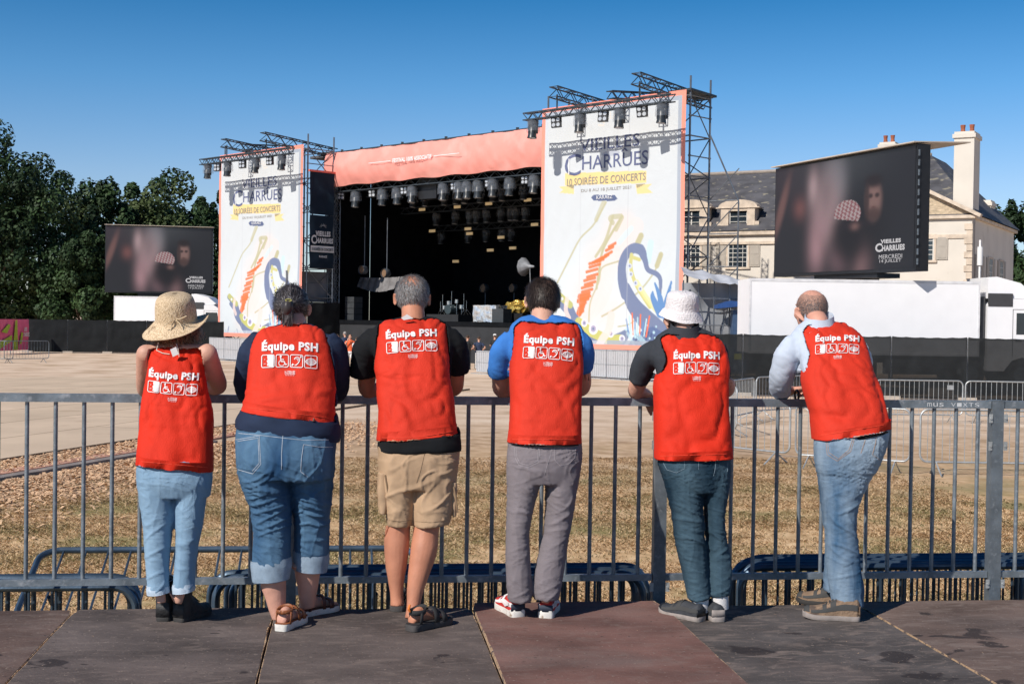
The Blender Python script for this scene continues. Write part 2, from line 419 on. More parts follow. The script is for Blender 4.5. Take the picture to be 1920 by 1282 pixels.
grass('green_grass', 42000, (-6, 9.5, 9.5, 22), 7.3, pm('green_grass', (.13,.145,.05), .75, .3, 2, col2=(.36,.30,.12), world=True), .01, .034, 'green grass tufts among the dry grass behind the railing')

# ------------------------------------------------------------------ platform panels (plywood), seen from above
def ply_mat(name, c, wear, seed):
    m = bpy.data.materials.new(name); m.use_nodes = True; nt = m.node_tree; b = nt.nodes['Principled BSDF']; b.inputs['Roughness'].default_value = .78
    b.inputs['Specular IOR Level'].default_value = .22
    g = nt.nodes.new('ShaderNodeNewGeometry')
    def noi(sc, det, st, ofs=0, dist=0):
        mp = nt.nodes.new('ShaderNodeMapping'); mp.inputs['Scale'].default_value = st; mp.inputs['Location'].default_value = (ofs, seed*3.1, 0)
        nt.links.new(g.outputs['Position'], mp.inputs[0])
        n = nt.nodes.new('ShaderNodeTexNoise'); n.inputs['Scale'].default_value = sc; n.inputs['Detail'].default_value = det; n.inputs['Distortion'].default_value = dist
        nt.links.new(mp.outputs[0], n.inputs['Vector']); return n.outputs['Fac']
    def ramp(src, p0, c0, p1, c1):
        r = nt.nodes.new('ShaderNodeValToRGB'); nt.links.new(src, r.inputs[0]); e = r.color_ramp.elements
        e[0].position = p0; e[0].color = (*c0, 1); e[1].position = p1; e[1].color = (*c1, 1); return r.outputs[0]
    def mixc(f, a, col):
        x = nt.nodes.new('ShaderNodeMix'); x.data_type = 'RGBA'; nt.links.new(f, x.inputs['Factor']); nt.links.new(a, x.inputs['A']); x.inputs['B'].default_value = (*col, 1); return x.outputs['Result']
    B, Wt = (0,0,0), (1,1,1)
    base = ramp(noi(2.2, 9, (1,1.5,1), 1), .3, [k*.6 for k in c], .7, [k*1.35 for k in c])
    a = mixc(ramp(noi(6, 10, (1,2.4,1), 5, 1.2), .50, B, .70, [wear*.85]*3), base, (.24,.19,.165))       # scuffs
    a = mixc(ramp(noi(1.1, 6, (1,1.4,1), 8), .55, B, .72, (.55,.55,.55)), a, (.155,.125,.115))          # dusty areas
    a = mixc(ramp(noi(3.4, 3, (1,1.3,1), 12, .4), (.70 if seed not in (4, 5) else .63), B, (.72 if seed not in (4, 5) else .66), (.8,.8,.8)), a, (.030,.024,.024))         # dark stains
    a = mixc(ramp(noi(24, 4, (1,.5,1), 14, 2.5), .735, B, .76, Wt), a, (.46,.30,.19))       # chips down to bare wood
    a = mixc(ramp(noi(9, 6, (.5,4,1), 19, 2.0), .70, B, .74, (.5,.5,.5)), a, (.30,.22,.17))               # scratches
    a = mixc(ramp(noi(55, 3, (1,1,1), 23), .66, B, .70, (.7,.7,.7)), a, (.30,.24,.20))
    a = mixc(ramp(noi(38, 3, (1,1,1), 27), .68, B, .72, (.8,.8,.8)), a, (.04,.035,.033))
    nt.links.new(a, b.inputs['Base Color'])
    bu = nt.nodes.new('ShaderNodeBump'); bu.inputs['Strength'].default_value = .7; bu.inputs['Distance'].default_value = .006
    nt.links.new(noi(45, 8, (1,2.5,1), 3), bu.inputs['Height']); nt.links.new(bu.outputs[0], b.inputs['Normal'])
    return m
px_l = [(-480), 10, 480, 945, 1400, 1870, 2400]; YF = 7.36
xs_ = [gat(p, 1282, ZD).x for p in px_l]
PC = [(.135,.090,.075), (.112,.090,.083), (.114,.092,.084), (.185,.100,.084), (.094,.082,.078), (.145,.103,.087)]
PL = ['brown plywood platform panel at the left edge of the photo', 'grey plywood platform panel under the boots of the straw hat woman', 'dark plywood platform panel under the sandals of the grey haired man',
      'reddish brown plywood platform panel with chipped edges under the red trainers', 'blackish plywood platform panel with dark wet stains under the hiking shoes', 'worn brown plywood platform panel at the right edge of the photo']
M_PLYEDGE = pm('bare_ply_edge', (.50,.34,.21), .85, .3, 30, .4, 40, c2=((.12,.09,.08), 30, .5))
for i in range(6):
    x0, x1 = xs_[i]+.003, xs_[i+1]-.003; yf = [7.185, 7.185, 7.14, 7.20, 7.12, 7.17][i]
    r_ = empty('platform_panel', ((x0+x1)/2, 5.5, ZD-.021), PL[i], 'platform panel', 'plywood panels of the viewing platform')
    zt = ZD + [0, 0.002, -.002, .012, -.002, .001][i]
    # board outline with nibbled edges
    pts = []; N = 40
    def jag(t, s): 
        v = noise.noise(Vector((t*9, s*7.7, 3)))*.004 + max(0, noise.noise(Vector((t*4, s*3.1, 9)))-.25)*.016
        return v
    for k in range(N+1): t = 2.2+(yf-2.2)*k/N; pts.append((x0+abs(jag(t, i*2+1)) if k < N else x0+.02, t))
    for k in range(N+1):
        t = x0+.03+(x1-x0-.06)*k/N; pts.append((t, yf-abs(jag(t, i*3+5))*.8))
    for k in range(N+1): t = yf-(yf-2.2)*k/N; pts.append((x1-abs(jag(t, i*2+2)) if k > 0 else x1-.02, t))
    mb = MB(); mb.prism([(p[0], p[1], zt-.0015) for p in pts], (0,0,-.0195)); mb.build('ply_core', M_PLYEDGE, r_)
    ins = [(p[0]+(.0025+max(0, noise.noise(Vector((p[0]*12,p[1]*12,i+2.))))*.012)*(1 if p[0] < (x0+x1)/2 else -1), p[1]-(.004 if p[1] > yf-.05 else 0)) for p in pts]
    mb = MB(); mb.prism([(p[0], p[1], zt) for p in ins], (0,0,-.0015)); mb.build('board_face', ply_mat('ply_%d' % i, PC[i], [.5,.5,.6,.4,.8,.8][i], i), r_)
    mb = MB()
    for xx in (x0+.03, x1-.03): mb.box((xx, 4.7, ZD-.07), (.05, 4.8, .09))
    mb.box(((x0+x1)/2, yf-.035, ZD-.07), (x1-x0-.16, .05, .09)); mb.build('support_frame', M_STEEL, r_)
    for xx in (x0+.03, x1-.03):
        mb = MB(); mb.tube([(xx, 6.9, 0), (xx, 6.9, ZD-.12)], .024); mb.build('leg', M_STEEL, r_)

# ------------------------------------------------------------------ railing panels
ZT = 2.072; ZB = 1.062
def rail_x(px): return at(px, 900, YF).x
def railing(xa, xb, nb, label, x_first, pitch, graff=False, post_label=None):
    r_ = empty('railing', (xa, YF, ZD-.3), label, 'railing', 'steel railing panels along the platform edge')
    mb = MB(); mb.box(((xa+xb)/2, YF, ZT-.022), (xb-xa, .05, .044)); o = mb.build('top_rail', M_RAILST, r_)
    if graff:
        g = MB(); cx = xb-.23
        for k, ch in enumerate('mus VIXTS'):
            if ch != ' ': put_text(g, ch, cx-.16+k*.036, cx-.16+k*.036+.028, ZT-.034, ZT-.012, lambda u, v: (u, YF-.0262, v))
        g.build('graffiti', pm('white_scribble', (.6,.62,.64), .7), o)
    mb = MB(); mb.box(((xa+xb)/2, YF, ZB), (xb-xa, .035, .036)); mb.build('bottom_rail', M_RAILST, r_)
    k = 0
    while True:
        x = x_first+k*pitch
        if x > xb-.03: break
        if x > xa+.03:
            mb = MB(); mb.tube([(x, YF, ZB+.018), (x, YF, ZT-.044)], .0115, 10); mb.build('bar', M_RAILST, r_, smooth=True)
        k += 1
    return r_
P_ = [rail_x(545), rail_x(1237), rail_x(1864)]
pw = .070
xA, xB, xC = P_
railing(xA-2.42, xA-pw/2-.004, 14, 'galvanised railing panel behind the straw hat woman at the left edge', rail_x(50)-.148, .1475)
railing(xA+pw/2+.004, xB-pw/2-.004, 14, 'galvanised railing panel that the grey haired man and the blue shirt man lean on', rail_x(593), .1385)
railing(xB+pw/2+.004, xC-pw/2-.004, 14, 'galvanised railing panel with white scribbles, leaned on by the bald man', rail_x(1285), .1335, True)
railing(xC+pw/2+.004, xC+2.1, 14, 'galvanised railing panel cut off by the right edge of the photo', rail_x(1906), .14)
for x, lb in ((xA, 'railing post behind the legs of the woman in dark shirt'), (xB, 'railing post just left of the dark jeans under the white hat'), (xC, 'railing post with bolted clamps near the right edge')):
    r_ = empty('railing_post', (x, YF, .5), lb, 'post', 'posts of the steel railing')
    mb = MB(); mb.box((x, YF-.004, (.35+ZT)/2), (pw, .06, ZT-.35)); o = mb.build('upright', M_STEEL, r_)
    mb = MB(); mb.box((x, YF-.004, ZT+.003), (pw+.002, .062, .006)); mb.build('cap', M_STEEL, r_)
    for z in (ZT-.10, ZT-.26, ZB-.05):
        for sg in (-1, 1):
            mb = MB(); mb.box((x+sg*(pw/2+.011), YF-.038, z), (.022, .004, .05)); mb.tube([(x+sg*(pw/2+.011), YF-.046, z), (x+sg*(pw/2+.011), YF-.036, z)], .007, 6); mb.build('clamp', M_BARR, r_)

# ------------------------------------------------------------------ crowd barriers (prototype, local coords, 2.3 m long centred, origin on the ground)
def barrier_proto(L, H, mat, plate=False, nb=18, rt=.019, rb=.0065, vspan=True):
    r_ = empty('crowd_barrier', (0,0,0)); x0, x1 = -L/2, L/2; zb = .22; rad = .13
    path = []
    for cx, cz, a in ((x1-rad, H-rad, 0), (x0+rad, H-rad, 90), (x0+rad, zb+rad, 180), (x1-rad, zb+rad, 270)):
        path += [(cx+rad*math.cos(R(a+15*i)), 0, cz+rad*math.sin(R(a+15*i))) for i in range(7)]
    path.append(path[0]); mb = MB(); mb.tube(path, rt, 8, cap=False); mb.build('tube_frame', mat, r_, smooth=True)
    for k in range(nb):
        x = x0+(k+1)*(x1-x0)/(nb+1); mb = MB(); mb.tube([(x, 0, zb), (x, 0, H)], rb, 6); mb.build('bar', mat, r_, smooth=True)
    for x in (x0+.28, x1-.28):
        mb = MB(); mb.tube([(x, -.32, .015), (x, -.18, .10), (x, 0, zb), (x, .18, .10), (x, .32, .015)], .014, 6); mb.build('foot', mat, r_, smooth=True)
    if plate:
        mb = MB(); mb.box((x1-.33, -.012, H-.17), (.17, .006, .12)); mb.build('plate', M_BARR, r_)
    return r_
first = [None]
def place_barrier(proto_args, key, loc, rz, label, group, store={}):
    if key not in store: o = store[key] = barrier_proto(**proto_args); 
    else: o = copy_tree(store[key])
    o.location = loc; o.rotation_euler = (0, 0, rz); tag(o, label, 'crowd barrier', group); return o
SA = dict(L=2.45, H=1.04, mat=M_STACK, nb=16, rt=.022, rb=.008)
G = 'spare crowd barriers stacked on the field just beyond the railing'
def stack(px0, n, side, what, y0=7.62, dy=.062, z=0):
    for k in range(n):
        y = y0+k*dy; p = at(px0, 1050, y); x = p.x + (-1.225 if side > 0 else 1.225) + rnd.uniform(-.05, .05)
        place_barrier(SA, 'stack', (x, y, z+rnd.uniform(-.02, .012)-.02*k*.3), rnd.uniform(-.004, .004), '%s barrier of the stack %s' % (['nearest','second','third','fourth','fifth','sixth','seventh','farthest'][k if k < n-1 else 7], what), G)
stack(262, 6, 1, 'left of the straw hat woman', 7.60, .075, -.04)
stack(1205, 7, 1, 'behind the legs of the two middle men', 7.60, .075, -.0)
stack(1385, 7, -1, 'behind the feet of the bald man', 7.60, .078, .03)
stack(1905, 5, -1, 'in the lower right corner', 7.68, .075, .03)
# a low barrier lying flat between the stacks
o = copy_tree(bpy.data.objects['crowd_barrier']); o.location = (at(400, 1100, 7.9).x, 8.1, .55); o.rotation_euler = (R(-68), 0, 0)
tag(o, 'crowd barrier lying tilted low down between two stacks', 'crowd barrier', G)

# mid-field barriers on the right
SB = dict(L=2.3, H=1.1, mat=M_BARR, nb=17, rt=.019, rb=.0065)
SBp = dict(SB, plate=True)
G2 = 'crowd barriers standing on the field at the right'
def mid(pxa, pxb, pyf_a, pyf_b, label, plate=False):
    a = gat(pxa, pyf_a); b = gat(pxb, pyf_b); c = (a+b)/2; d = b-a
    o = place_barrier(SBp if plate else SB, 'bp' if plate else 'b', (c.x, c.y, 0), math.atan2(d.y, d.x), label, G2)
    s = d.length/2.3; o.scale = (s if .8 < s < 1.25 else 1, 1, 1)
mid(1280, 1480, 850, 873, 'crowd barrier seen between the white hat man and the bald man, nearest left')
mid(1491, 1705, 875, 890, 'crowd barrier half hidden by the bald man, in the near row')
mid(1724, 1975, 890, 894, 'crowd barrier in the near row crossing behind the right railing post')
mid(1362, 1413, 800, 788, 'short looking crowd barrier turned edge on in the far row beside the white hat man')
mid(1417, 1520, 786, 778, 'crowd barrier in the far row just left of the bald man')
mid(1640, 1804, 792, 794, 'crowd barrier with a small plate in the far row right of the bald man', True)
mid(1809, 1985, 794, 798, 'crowd barrier at the right end of the far row')
mid(1290, 1440, 790, 842, 'crowd barrier running diagonally between the two rows')
# ------------------------------------------------------------------ trees
M_BARK = pm('bark', (.07,.05,.035), .9, .3, 4, .4, 10)
def leafmat(n, a, b): 
    m = pm(n, a, .6, .3, .35, col2=b, world=True, spec=.25); return m
ML = [leafmat('leaves_dark', (.014,.034,.014), (.036,.066,.024)), leafmat('leaves_mid', (.024,.056,.020), (.055,.098,.034)), leafmat('leaves_light', (.04,.07,.022), (.09,.12,.045))]
def tree(px, pyt, D, wpx, hfrac, mi, label, seed, n=9000, name='broadleaf_tree', base=0.0, ls=.34):
    n = int(n*1.9); ls = ls*.72
    """px: centre, pyt: top of the crown, D: distance, wpx: crown width in px"""
    rs = np.random.RandomState(seed); top = dep(px, pyt, D); Z = top.z; cx, cy = top.x, top.y; rw = wpx/2*D/FPX
    r_ = empty(name, (cx, cy, 0), label, 'tree', 'broadleaf trees behind the field')
    zc0 = Z*hfrac; H = Z-zc0
    mb = MB(); mb.tube([(cx, cy, 0), (cx+.3, cy, zc0*.7), (cx, cy+.2, zc0+H*.35)], [.55, .4, .2], 8)
    for k in range(6):
        a = rs.uniform(0, 6.28); l = rw*rs.uniform(.4, .7); z0 = zc0*.6+rs.uniform(0, H*.3)
        mb.tube([(cx, cy, z0), (cx+math.cos(a)*l*.5, cy+math.sin(a)*l*.5, z0+H*.15), (cx+math.cos(a)*l, cy+math.sin(a)*l, z0+H*.35)], [.22, .13, .05], 6)
    mb.build('trunk', M_BARK, r_, smooth=True)
    # clumps over the crown's volume
    nc = 95; C = []; 
    while len(C) < nc:
        p = rs.uniform(-1, 1, 3); q = np.linalg.norm(p)
        if .35 < q < 1: C.append(p*(.93 if q < .9 else .96))
    C = np.array(C); C[:, 2] = np.where(C[:, 2] < -.2, C[:, 2]*1.0, C[:, 2])
    cr_ = rs.uniform(.13, .26, nc)*1.0
    idx = rs.randint(0, nc, n); d = rs.normal(0, 1, (n, 3)); d /= np.linalg.norm(d, axis=1)[:, None]
    rad = cr_[idx]*rs.uniform(.55, 1.1, n)**.5
    P = C[idx]+d*rad[:, None]*np.array([1, 1, .8])
    P = P*np.array([rw, rw*.9, H/2])+np.array([cx, cy, (Z+zc0)/2 - H*.02])
    # small leaf sprays: quads with random tilt, mostly facing outward/up
    s = rs.uniform(.6, 1.3, n)*ls; nn = d+rs.normal(0, .55, (n, 3))+np.array([0, 0, .35]); nn /= np.linalg.norm(nn, axis=1)[:, None]
    t1 = np.cross(nn, rs.normal(0, 1, (n, 3))); t1 /= np.linalg.norm(t1, axis=1)[:, None]; t2 = np.cross(nn, t1)
    V = np.zeros((n, 4, 3)); 
    V[:, 0] = P-t1*s[:, None]*.6; V[:, 1] = P-t2*s[:, None]*.35; V[:, 2] = P+t1*s[:, None]*.6; V[:, 3] = P+t2*s[:, None]*.35
    o = np_mesh('crown', V.reshape(-1, 3), np.arange(n*4).reshape(-1, 4), [ML[mi], ML[min(mi+1, 2)]], r_)
    mi_ = (np.repeat(cr_[idx] > .215, 1)).astype(np.int32); o.data.polygons.foreach_set('material_index', mi_)
    return r_
TL = [(-45,215,108,330,.05,0,'tallest dark tree at the left edge of the photo',15000,.42), (70,300,112,240,.0,1,'leafy sunlit tree at the left, reaching down to the black screen fence',17000,.36),
      (190,332,120,150,.10,0,'dark tree with see-through crown between the tallest tree and the round one',8000,.5), (310,314,125,220,.04,1,'wide round tree above the left video screen',15000,.5),
      (400,352,118,110,.05,0,'dark tree between the left video screen and the poster tower',9000,.45), (165,420,106,190,.0,0,'dark bushy tree left of the left video screen',15000,.36), (255,450,108,200,.0,0,'dark low tree hidden behind the left video screen',9000,.42)]
for i, (px, py, D, wp, hf, mi, lb, n, ls) in enumerate(TL): tree(px, py, D, wp, hf, mi, lb, 11+i, n, ls=ls)
TR = [(1890,358,112,130,.04,0,'dark tree behind the right corner of the stone mansion',13000,.42), (1990,385,100,150,.02,1,'dark tree cut off by the right edge of the photo',9000,.42), (1870,440,125,90,.0,0,'low dark tree right beside the mansion side wall',7000,.45)]
for i, (px, py, D, wp, hf, mi, lb, n, ls) in enumerate(TR): tree(px, py, D, wp, hf, mi, lb, 31+i, n, ls=ls)

# ------------------------------------------------------------------ mansion
M_WALL = pm('cream_render', (.66,.61,.54), .85, .06, .6, .1, 8, c2=((.52,.46,.38), 1.3, .60), c2w=.2)
M_STONE = pm('pale_stone', (.60,.50,.40), .85, .2, 3, .3, 8)
M_SLATE = pm('slate', (.075,.075,.085), .7, .35, 1.2, .5, 6, stretch=(1,1,3), c2=((.24,.22,.17), 2.2, .60))
M_SHUT = pm('shutter_paint', (.40,.36,.31), .7, .08, 3)
M_GLASSD = pm('dark_window_glass', (.02,.03,.04), .1, .2, 2, spec=.8)
M_WFR = pm('window_frame_white', (.62,.60,.56), .5, .05, 2)
M_TERRA = pm('terracotta', (.33,.10,.05), .8, .2, 3)
yawv = lambda lat, d: Vector((r0.x*lat+f0.x*d, r0.y*lat+f0.y*d, 0))
Bc = yawv(23.0, 67); Fm = Frame(Bc, Bc+yawv(-.866*10, .5*10))
mans = empty('mansion', Bc, 'cream stone mansion with grey slate roof behind the right video screen', 'building')
EV = 7.95; WL = 9.2; WD = 12; ML_ = 19.3
mb = MB()
mb.fbox(Fm, 0, WL, 0, WD, 0, EV); mb.fbox(Fm, WL+.003, ML_, 1.3, 10, 0, 7.65)
mb.build('wall', M_WALL, mans)
mb = MB()        # cornices and string course
mb.fbox(Fm, -.18, WL+.1, -.18, WD+.18, EV, EV+.16); mb.fbox(Fm, WL+.1, ML_, 1.1, 1.29, 7.42, 7.62); mb.fbox(Fm, WL+.2, ML_, 1.2, 1.29, 6.9, 7.05)
mb.fbox(Fm, -.03, WL+.03, -.06, -.002, 6.95, 7.15); mb.fbox(Fm, WL+.02, ML_, 1.22, 1.29, 2.9, 3.05); mb.fbox(Fm, -.03, WL+.03, -.05, -.004, 3.4, 3.6)
for k in range(22): mb.fbox(Fm, -.04, .36 if k % 2 else .25, -.05, -.008, k*.35+.02, k*.35+.33)
mb.build('cornice', M_STONE, mans)
mb = MB()        # pediment of the wing
mb.prism([Fm(-.2, -.02, EV+.161), Fm(WL+.1, -.02, EV+.161), Fm(WL/2, -.02, EV+2.5)], Fm.w*.3); mb.build('pediment', pm('rubble_stone', (.50,.40,.28), .9, .3, 5, .5, 9, stretch=(1,1,2)), mans)
mb = MB()
for a, b in ((Fm(-.45, -.12, EV+.10), Fm(WL/2, -.12, EV+2.68)), (Fm(WL/2, -.12, EV+2.68), Fm(WL+.3, -.12, EV+.15))): mb.bar(a, b, .42, .17)
mb.build('pediment_trim', M_STONE, mans)
mb = MB()        # roofs
z0 = EV+.165
mb.add([Fm(-.3,-.1,z0), Fm(WL+.1,-.1,z0), Fm(WL+.1,WD+.2,z0), Fm(-.3,WD+.2,z0), Fm(3.0,4.2,11.7), Fm(WL-2.0,4.2,11.7), Fm(WL-2.0,WD-4.2,11.7), Fm(3.0,WD-4.2,11.7)],
       [(0,1,5,4),(1,2,6,5),(2,3,7,6),(3,0,4,7),(4,5,6,7)])
mb.add([Fm(WL-1,1.05,7.655), Fm(ML_+.3,1.05,7.655), Fm(ML_+.3,5.6,11.35), Fm(WL-1,5.6,11.35), Fm(ML_+.3,10.2,7.655), Fm(WL-1,10.2,7.655)], [(0,1,2,3),(3,2,4,5),(1,4,2),(0,3,5)])
roof = mb.build('roof', M_SLATE, mans)
mb = MB(); mb.tube([Fm(WL-1,5.6,11.40), Fm(ML_+.3,5.6,11.40)], .11); mb.tube([Fm(3,4.2,11.75), Fm(WL-2,4.2,11.75)], .1); mb.build('ridge', pm('ridge_tile', (.33,.28,.24), .8), roof)
def chim(s, w_, zb, zt, a, b, n=3):
    mb = MB(); mb.fbox(Fm, s-a/2, s+a/2, w_-b/2, w_+b/2, zb, zt); mb.fbox(Fm, s-a/2-.08, s+a/2+.08, w_-b/2-.08, w_+b/2+.08, zt-.32, zt-.12); c = mb.build('chimney', M_WALL, roof)
    mb = MB()
    for k in range(n): q = Fm(s+(k-(n-1)/2)*a/(n+.2), w_, zt); mb.tube([q, q+Vector((0,0,.22)), q+Vector((0,0,.42))], [.14, .11, .14], 8)
    mb.build('chimney_pot', M_TERRA, roof)
sC, zC = Fm.hit(1814, 250, 1.0); chim(sC, 1.0, 7.0, zC, .98, 1.5, 2)
sC, zC = Fm.hit(1667, 268, 8.5); chim(sC, 8.5, 9, zC, .9, .8, 2)
sC, zC = Fm.hit(1846, 377, 9.0); chim(sC, 9.0, 7.8, zC, .9, 1.2, 0)
def window(s, w_, z0, z1, wd, shut=True, nrm='w', arch=False):
    """casement window with shutters; nrm 'w' faces the field, 's' faces right"""
    def F(a, b, z): return Fm(s+a, w_-b, z) if nrm == 'w' else Fm(s-b, w_+a, z)
    def bx(mb, a0, a1, b0, b1, c0, c1): mb.hexa([F(a, b, z) for z in (c0, c1) for a, b in ((a0,b0),(a1,b0),(a1,b1),(a0,b1))])
    mb = MB(); h = wd/2
    for a0, a1, c0, c1 in ((-h-.1,-h,z0-.05,z1+.1),(h,h+.1,z0-.05,z1+.1),(-h,h,z1,z1+.1)): bx(mb, a0, a1, .004, .045, c0, c1)
    bx(mb, -h-.16, h+.16, .006, .1, z0-.17, z0-.055)
    wn = mb.build('window', M_STONE, mans)
    mb = MB(); bx(mb, -h+.002, h-.002, .008, .015, z0-.05, z1-.002); mb.build('pane', M_GLASSD, wn)
    mb = MB()
    for k in range(3): a = -h+.03+k*(wd-.06)/2; bx(mb, a-.03, a+.03, .017, .035, z0-.048, z1-.005)
    for k in range(1, 5): z = z0+(z1-z0)*k/5; bx(mb, -h+.06, h-.06, .017, .030, z-.016, z+.016)
    for k in (0, 1): a = -h/2+k*h; bx(mb, a-.014, a+.014, .0175, .028, z0-.04, z1-.01)
    mb.build('frame', M_WFR, wn)
    if shut:
        for sg in (-1, 1):
            mb = MB(); a0, a1 = (h+.12, h+.12+wd*.52) if sg > 0 else (-h-.12-wd*.52, -h-.12)
            bx(mb, a0, a1, .006, .05, z0-.03, z1+.03)
            for kk in range(2): zz0 = z0+.05+kk*(z1-z0)/2; bx(mb, a0+.08, a1-.08, .052, .062, zz0, zz0+(z1-z0)/2-.12)
            mb.build('shutter', M_SHUT, mans)
for px in (1296, 1384):
    s, z1 = Fm.hit(px, 458, 1.3); _, z0 = Fm.hit(px, 499, 1.3); window(s, 1.3, z0, z1, 1.15)
s, z1 = Fm.hit(1731, 443, 0); _, z0 = Fm.hit(1731, 486, 0); window(s, 0, z0, z1, 1.1)
for wq in (2.0, 5.0, 8.2): window(0, wq, 4.35, 6.15, 1.05, True, 's')
def dormer(px):
    s, zt = Fm.hit(px, 392, 1.6); s2, zb = Fm.hit(px, 429, 1.6); zb = 7.65
    mb = MB(); h = .55
    for a0, a1 in ((-1.0,-h),(h,1.0)): mb.fbox(Fm, s+a0, s+a1, 1.45, 2.1, zb, zt+.1)
    mb.fbox(Fm, s-1.25, s-1.001, 1.47, 2.0, zb, zb+.55); mb.fbox(Fm, s+1.001, s+1.25, 1.47, 2.0, zb, zb+.55)
    mb.fbox(Fm, s-h, s+h, 1.46, 2.05, zt-.12, zt+.1); mb.fbox(Fm, s-h, s+h, 1.46, 2.05, zb, zb+.25)
    mb.prism([Fm(s-1.15,1.42,zt+.101)]+[Fm(s+1.15*math.cos(R(180-180*k/10)), 1.42, zt+.101+.42*math.sin(R(180*k/10))) for k in range(1, 10)]+[Fm(s+1.15,1.42,zt+.101)], Fm.w*.65)
    mb.fbox(Fm, s-1.28, s+1.28, 1.38, 2.15, zt+.04, zt+.097); d = mb.build('dormer', M_STONE, mans)
    mb = MB(); mb.fbox(Fm, s-1.0, s+1.0, 2.12, 4.4, zb, zt+.03); mb.prism([Fm(s-1.1,2.1,zt+.04), Fm(s+1.1,2.1,zt+.04), Fm(s,2.1,zt+.55)], Fm.w*3.4); mb.build('dormer_roof', M_SLATE, d)
    mb = MB(); mb.fbox(Fm, s-h+.003, s+h-.003, 1.62, 1.66, zb+.253, zt-.123); mb.build('pane', M_GLASSD, d)
    mb = MB()
    for a in (-h+.04, 0, h-.04): mb.fbox(Fm, s+a-.035, s+a+.035, 1.58, 1.615, zb+.254, zt-.124)
    for k in (1, 2): z = zb+.25+(zt-zb-.37)*k/3; mb.fbox(Fm, s-h+.08, s+h-.08, 1.585, 1.61, z-.015, z+.015)
    mb.build('frame', M_WFR, d)
dormer(1297); dormer(1385)
mb = MB(); q = Fm(-.22, -.02, 0); mb.tube([Fm(-.12, -.12, 2.5), Fm(-.12, -.12, 7.9)], .055); mb.build('downpipe', pm('lead_pipe', (.10,.09,.09), .6), mans)
q = dep(1838, 450, 58); mb = MB(); mb.tube([(q.x, q.y, 0), (q.x, q.y, q.z)], .05); mb.tube([(q.x, q.y, q.z-1.1), (q.x, q.y, q.z-.3)], .12, 10)
tag(mb.build('antenna_mast', M_WHITE, None, True), 'slim white antenna mast behind the truck cab', 'mast')

# ------------------------------------------------------------------ screen fences, banners at the far left
def mesh_cloth(name, alpha, col=(.018,.020,.022)):
    m = pm(name, col, .9, .25, 1.5, .6, 3, spec=.1, c2=((.06,.065,.07), .9, .60), c2w=.25); nt = m.node_tree; b = nt.nodes['Principled BSDF']; b.inputs['Alpha'].default_value = alpha
    return m
M_CLOTHD = mesh_cloth('black_scrim_dense', .97); M_CLOTHT = mesh_cloth('black_scrim_open', .955)
M_CLOTHD.node_tree.nodes['Principled BSDF'].inputs['Alpha'].default_value = 1.0
def screen_fence(A, B, H, n, mat, labels, group, sag=.04, slack=.12):
    fr = Frame(A, B); L = fr.len/n
    for k in range(n):
        c = fr(L*(k+.5), 0, 0); r_ = empty('fence_panel', c, labels[k], 'fence panel', group); s0, s1 = L*k+.02, L*(k+1)-.02
        mb = MB()
        for s in (s0, s1): mb.tube([fr(s, .05, 0), fr(s, .05, H)], .02, 6)
        for z in (.1, H-.05): mb.tube([fr(s0, .05, z), fr(s1, .05, z)], .016, 6)
        mb.build('frame', M_BARR, r_)
        mb = MB(); mb.fbox(fr, s0-.3, s0+.3, -.1, .25, 0, .12); mb.build('foot', pm('concrete_foot', (.42,.37,.32), .9) if 'concrete_foot' not in bpy.data.materials else bpy.data.materials['concrete_foot'], r_)
        nx, nz = 26, 10; V = []; F_ = []
        for i in range(nx+1):
            u = i/nx; s = s0+(s1-s0)*u
            for j in range(nz+1):
                v = j/nz; top = H+.03-sag*4*u*(1-u)*.6-.02*abs(math.sin(u*math.pi*5))
                z = .06+(top-.06)*v; bw = slack*(noise.noise(Vector((s*.9+k*3, z*.7, k*5.1)))+.5*noise.noise(Vector((s*2.5, z*2.2, k)))) * math.sin(math.pi*min(1, max(0, .08+v*.9)))
                V.append(fr(s, -.02-abs(bw)*.6, z))
        for i in range(nx):
            for j in range(nz): a = i*(nz+1)+j; F_.append((a, a+nz+1, a+nz+2, a+1))
        mb = MB(); mb.add(V, F_); mb.build('scrim', mat, r_, smooth=True)
GL = 'black scrim fence panels at the far side of the field'
A = dep(52, 608, 84); B = dep(420, 610, 86)
screen_fence(A, B, 2.1, 5, M_CLOTHD, ['black scrim fence panel next to the pink banner', 'second black scrim fence panel from the pink banner', 'black scrim fence panel below the left trailer rear', 'black scrim fence panel behind the straw hat', 'black scrim fence panel beside the left poster tower'], GL)
A = dep(1258, 620, 46.5); B = dep(1960, 628, 44.5)
screen_fence(A, B, 2.12, 5, M_CLOTHT, ['see-through black scrim fence panel right of the white bucket hat', 'see-through black scrim fence panel in front of the trailer rear', 'see-through black scrim fence panel behind the bald man', 'see-through black scrim fence panel in front of the truck chassis', 'see-through black scrim fence panel in front of the truck wheel'], GL)
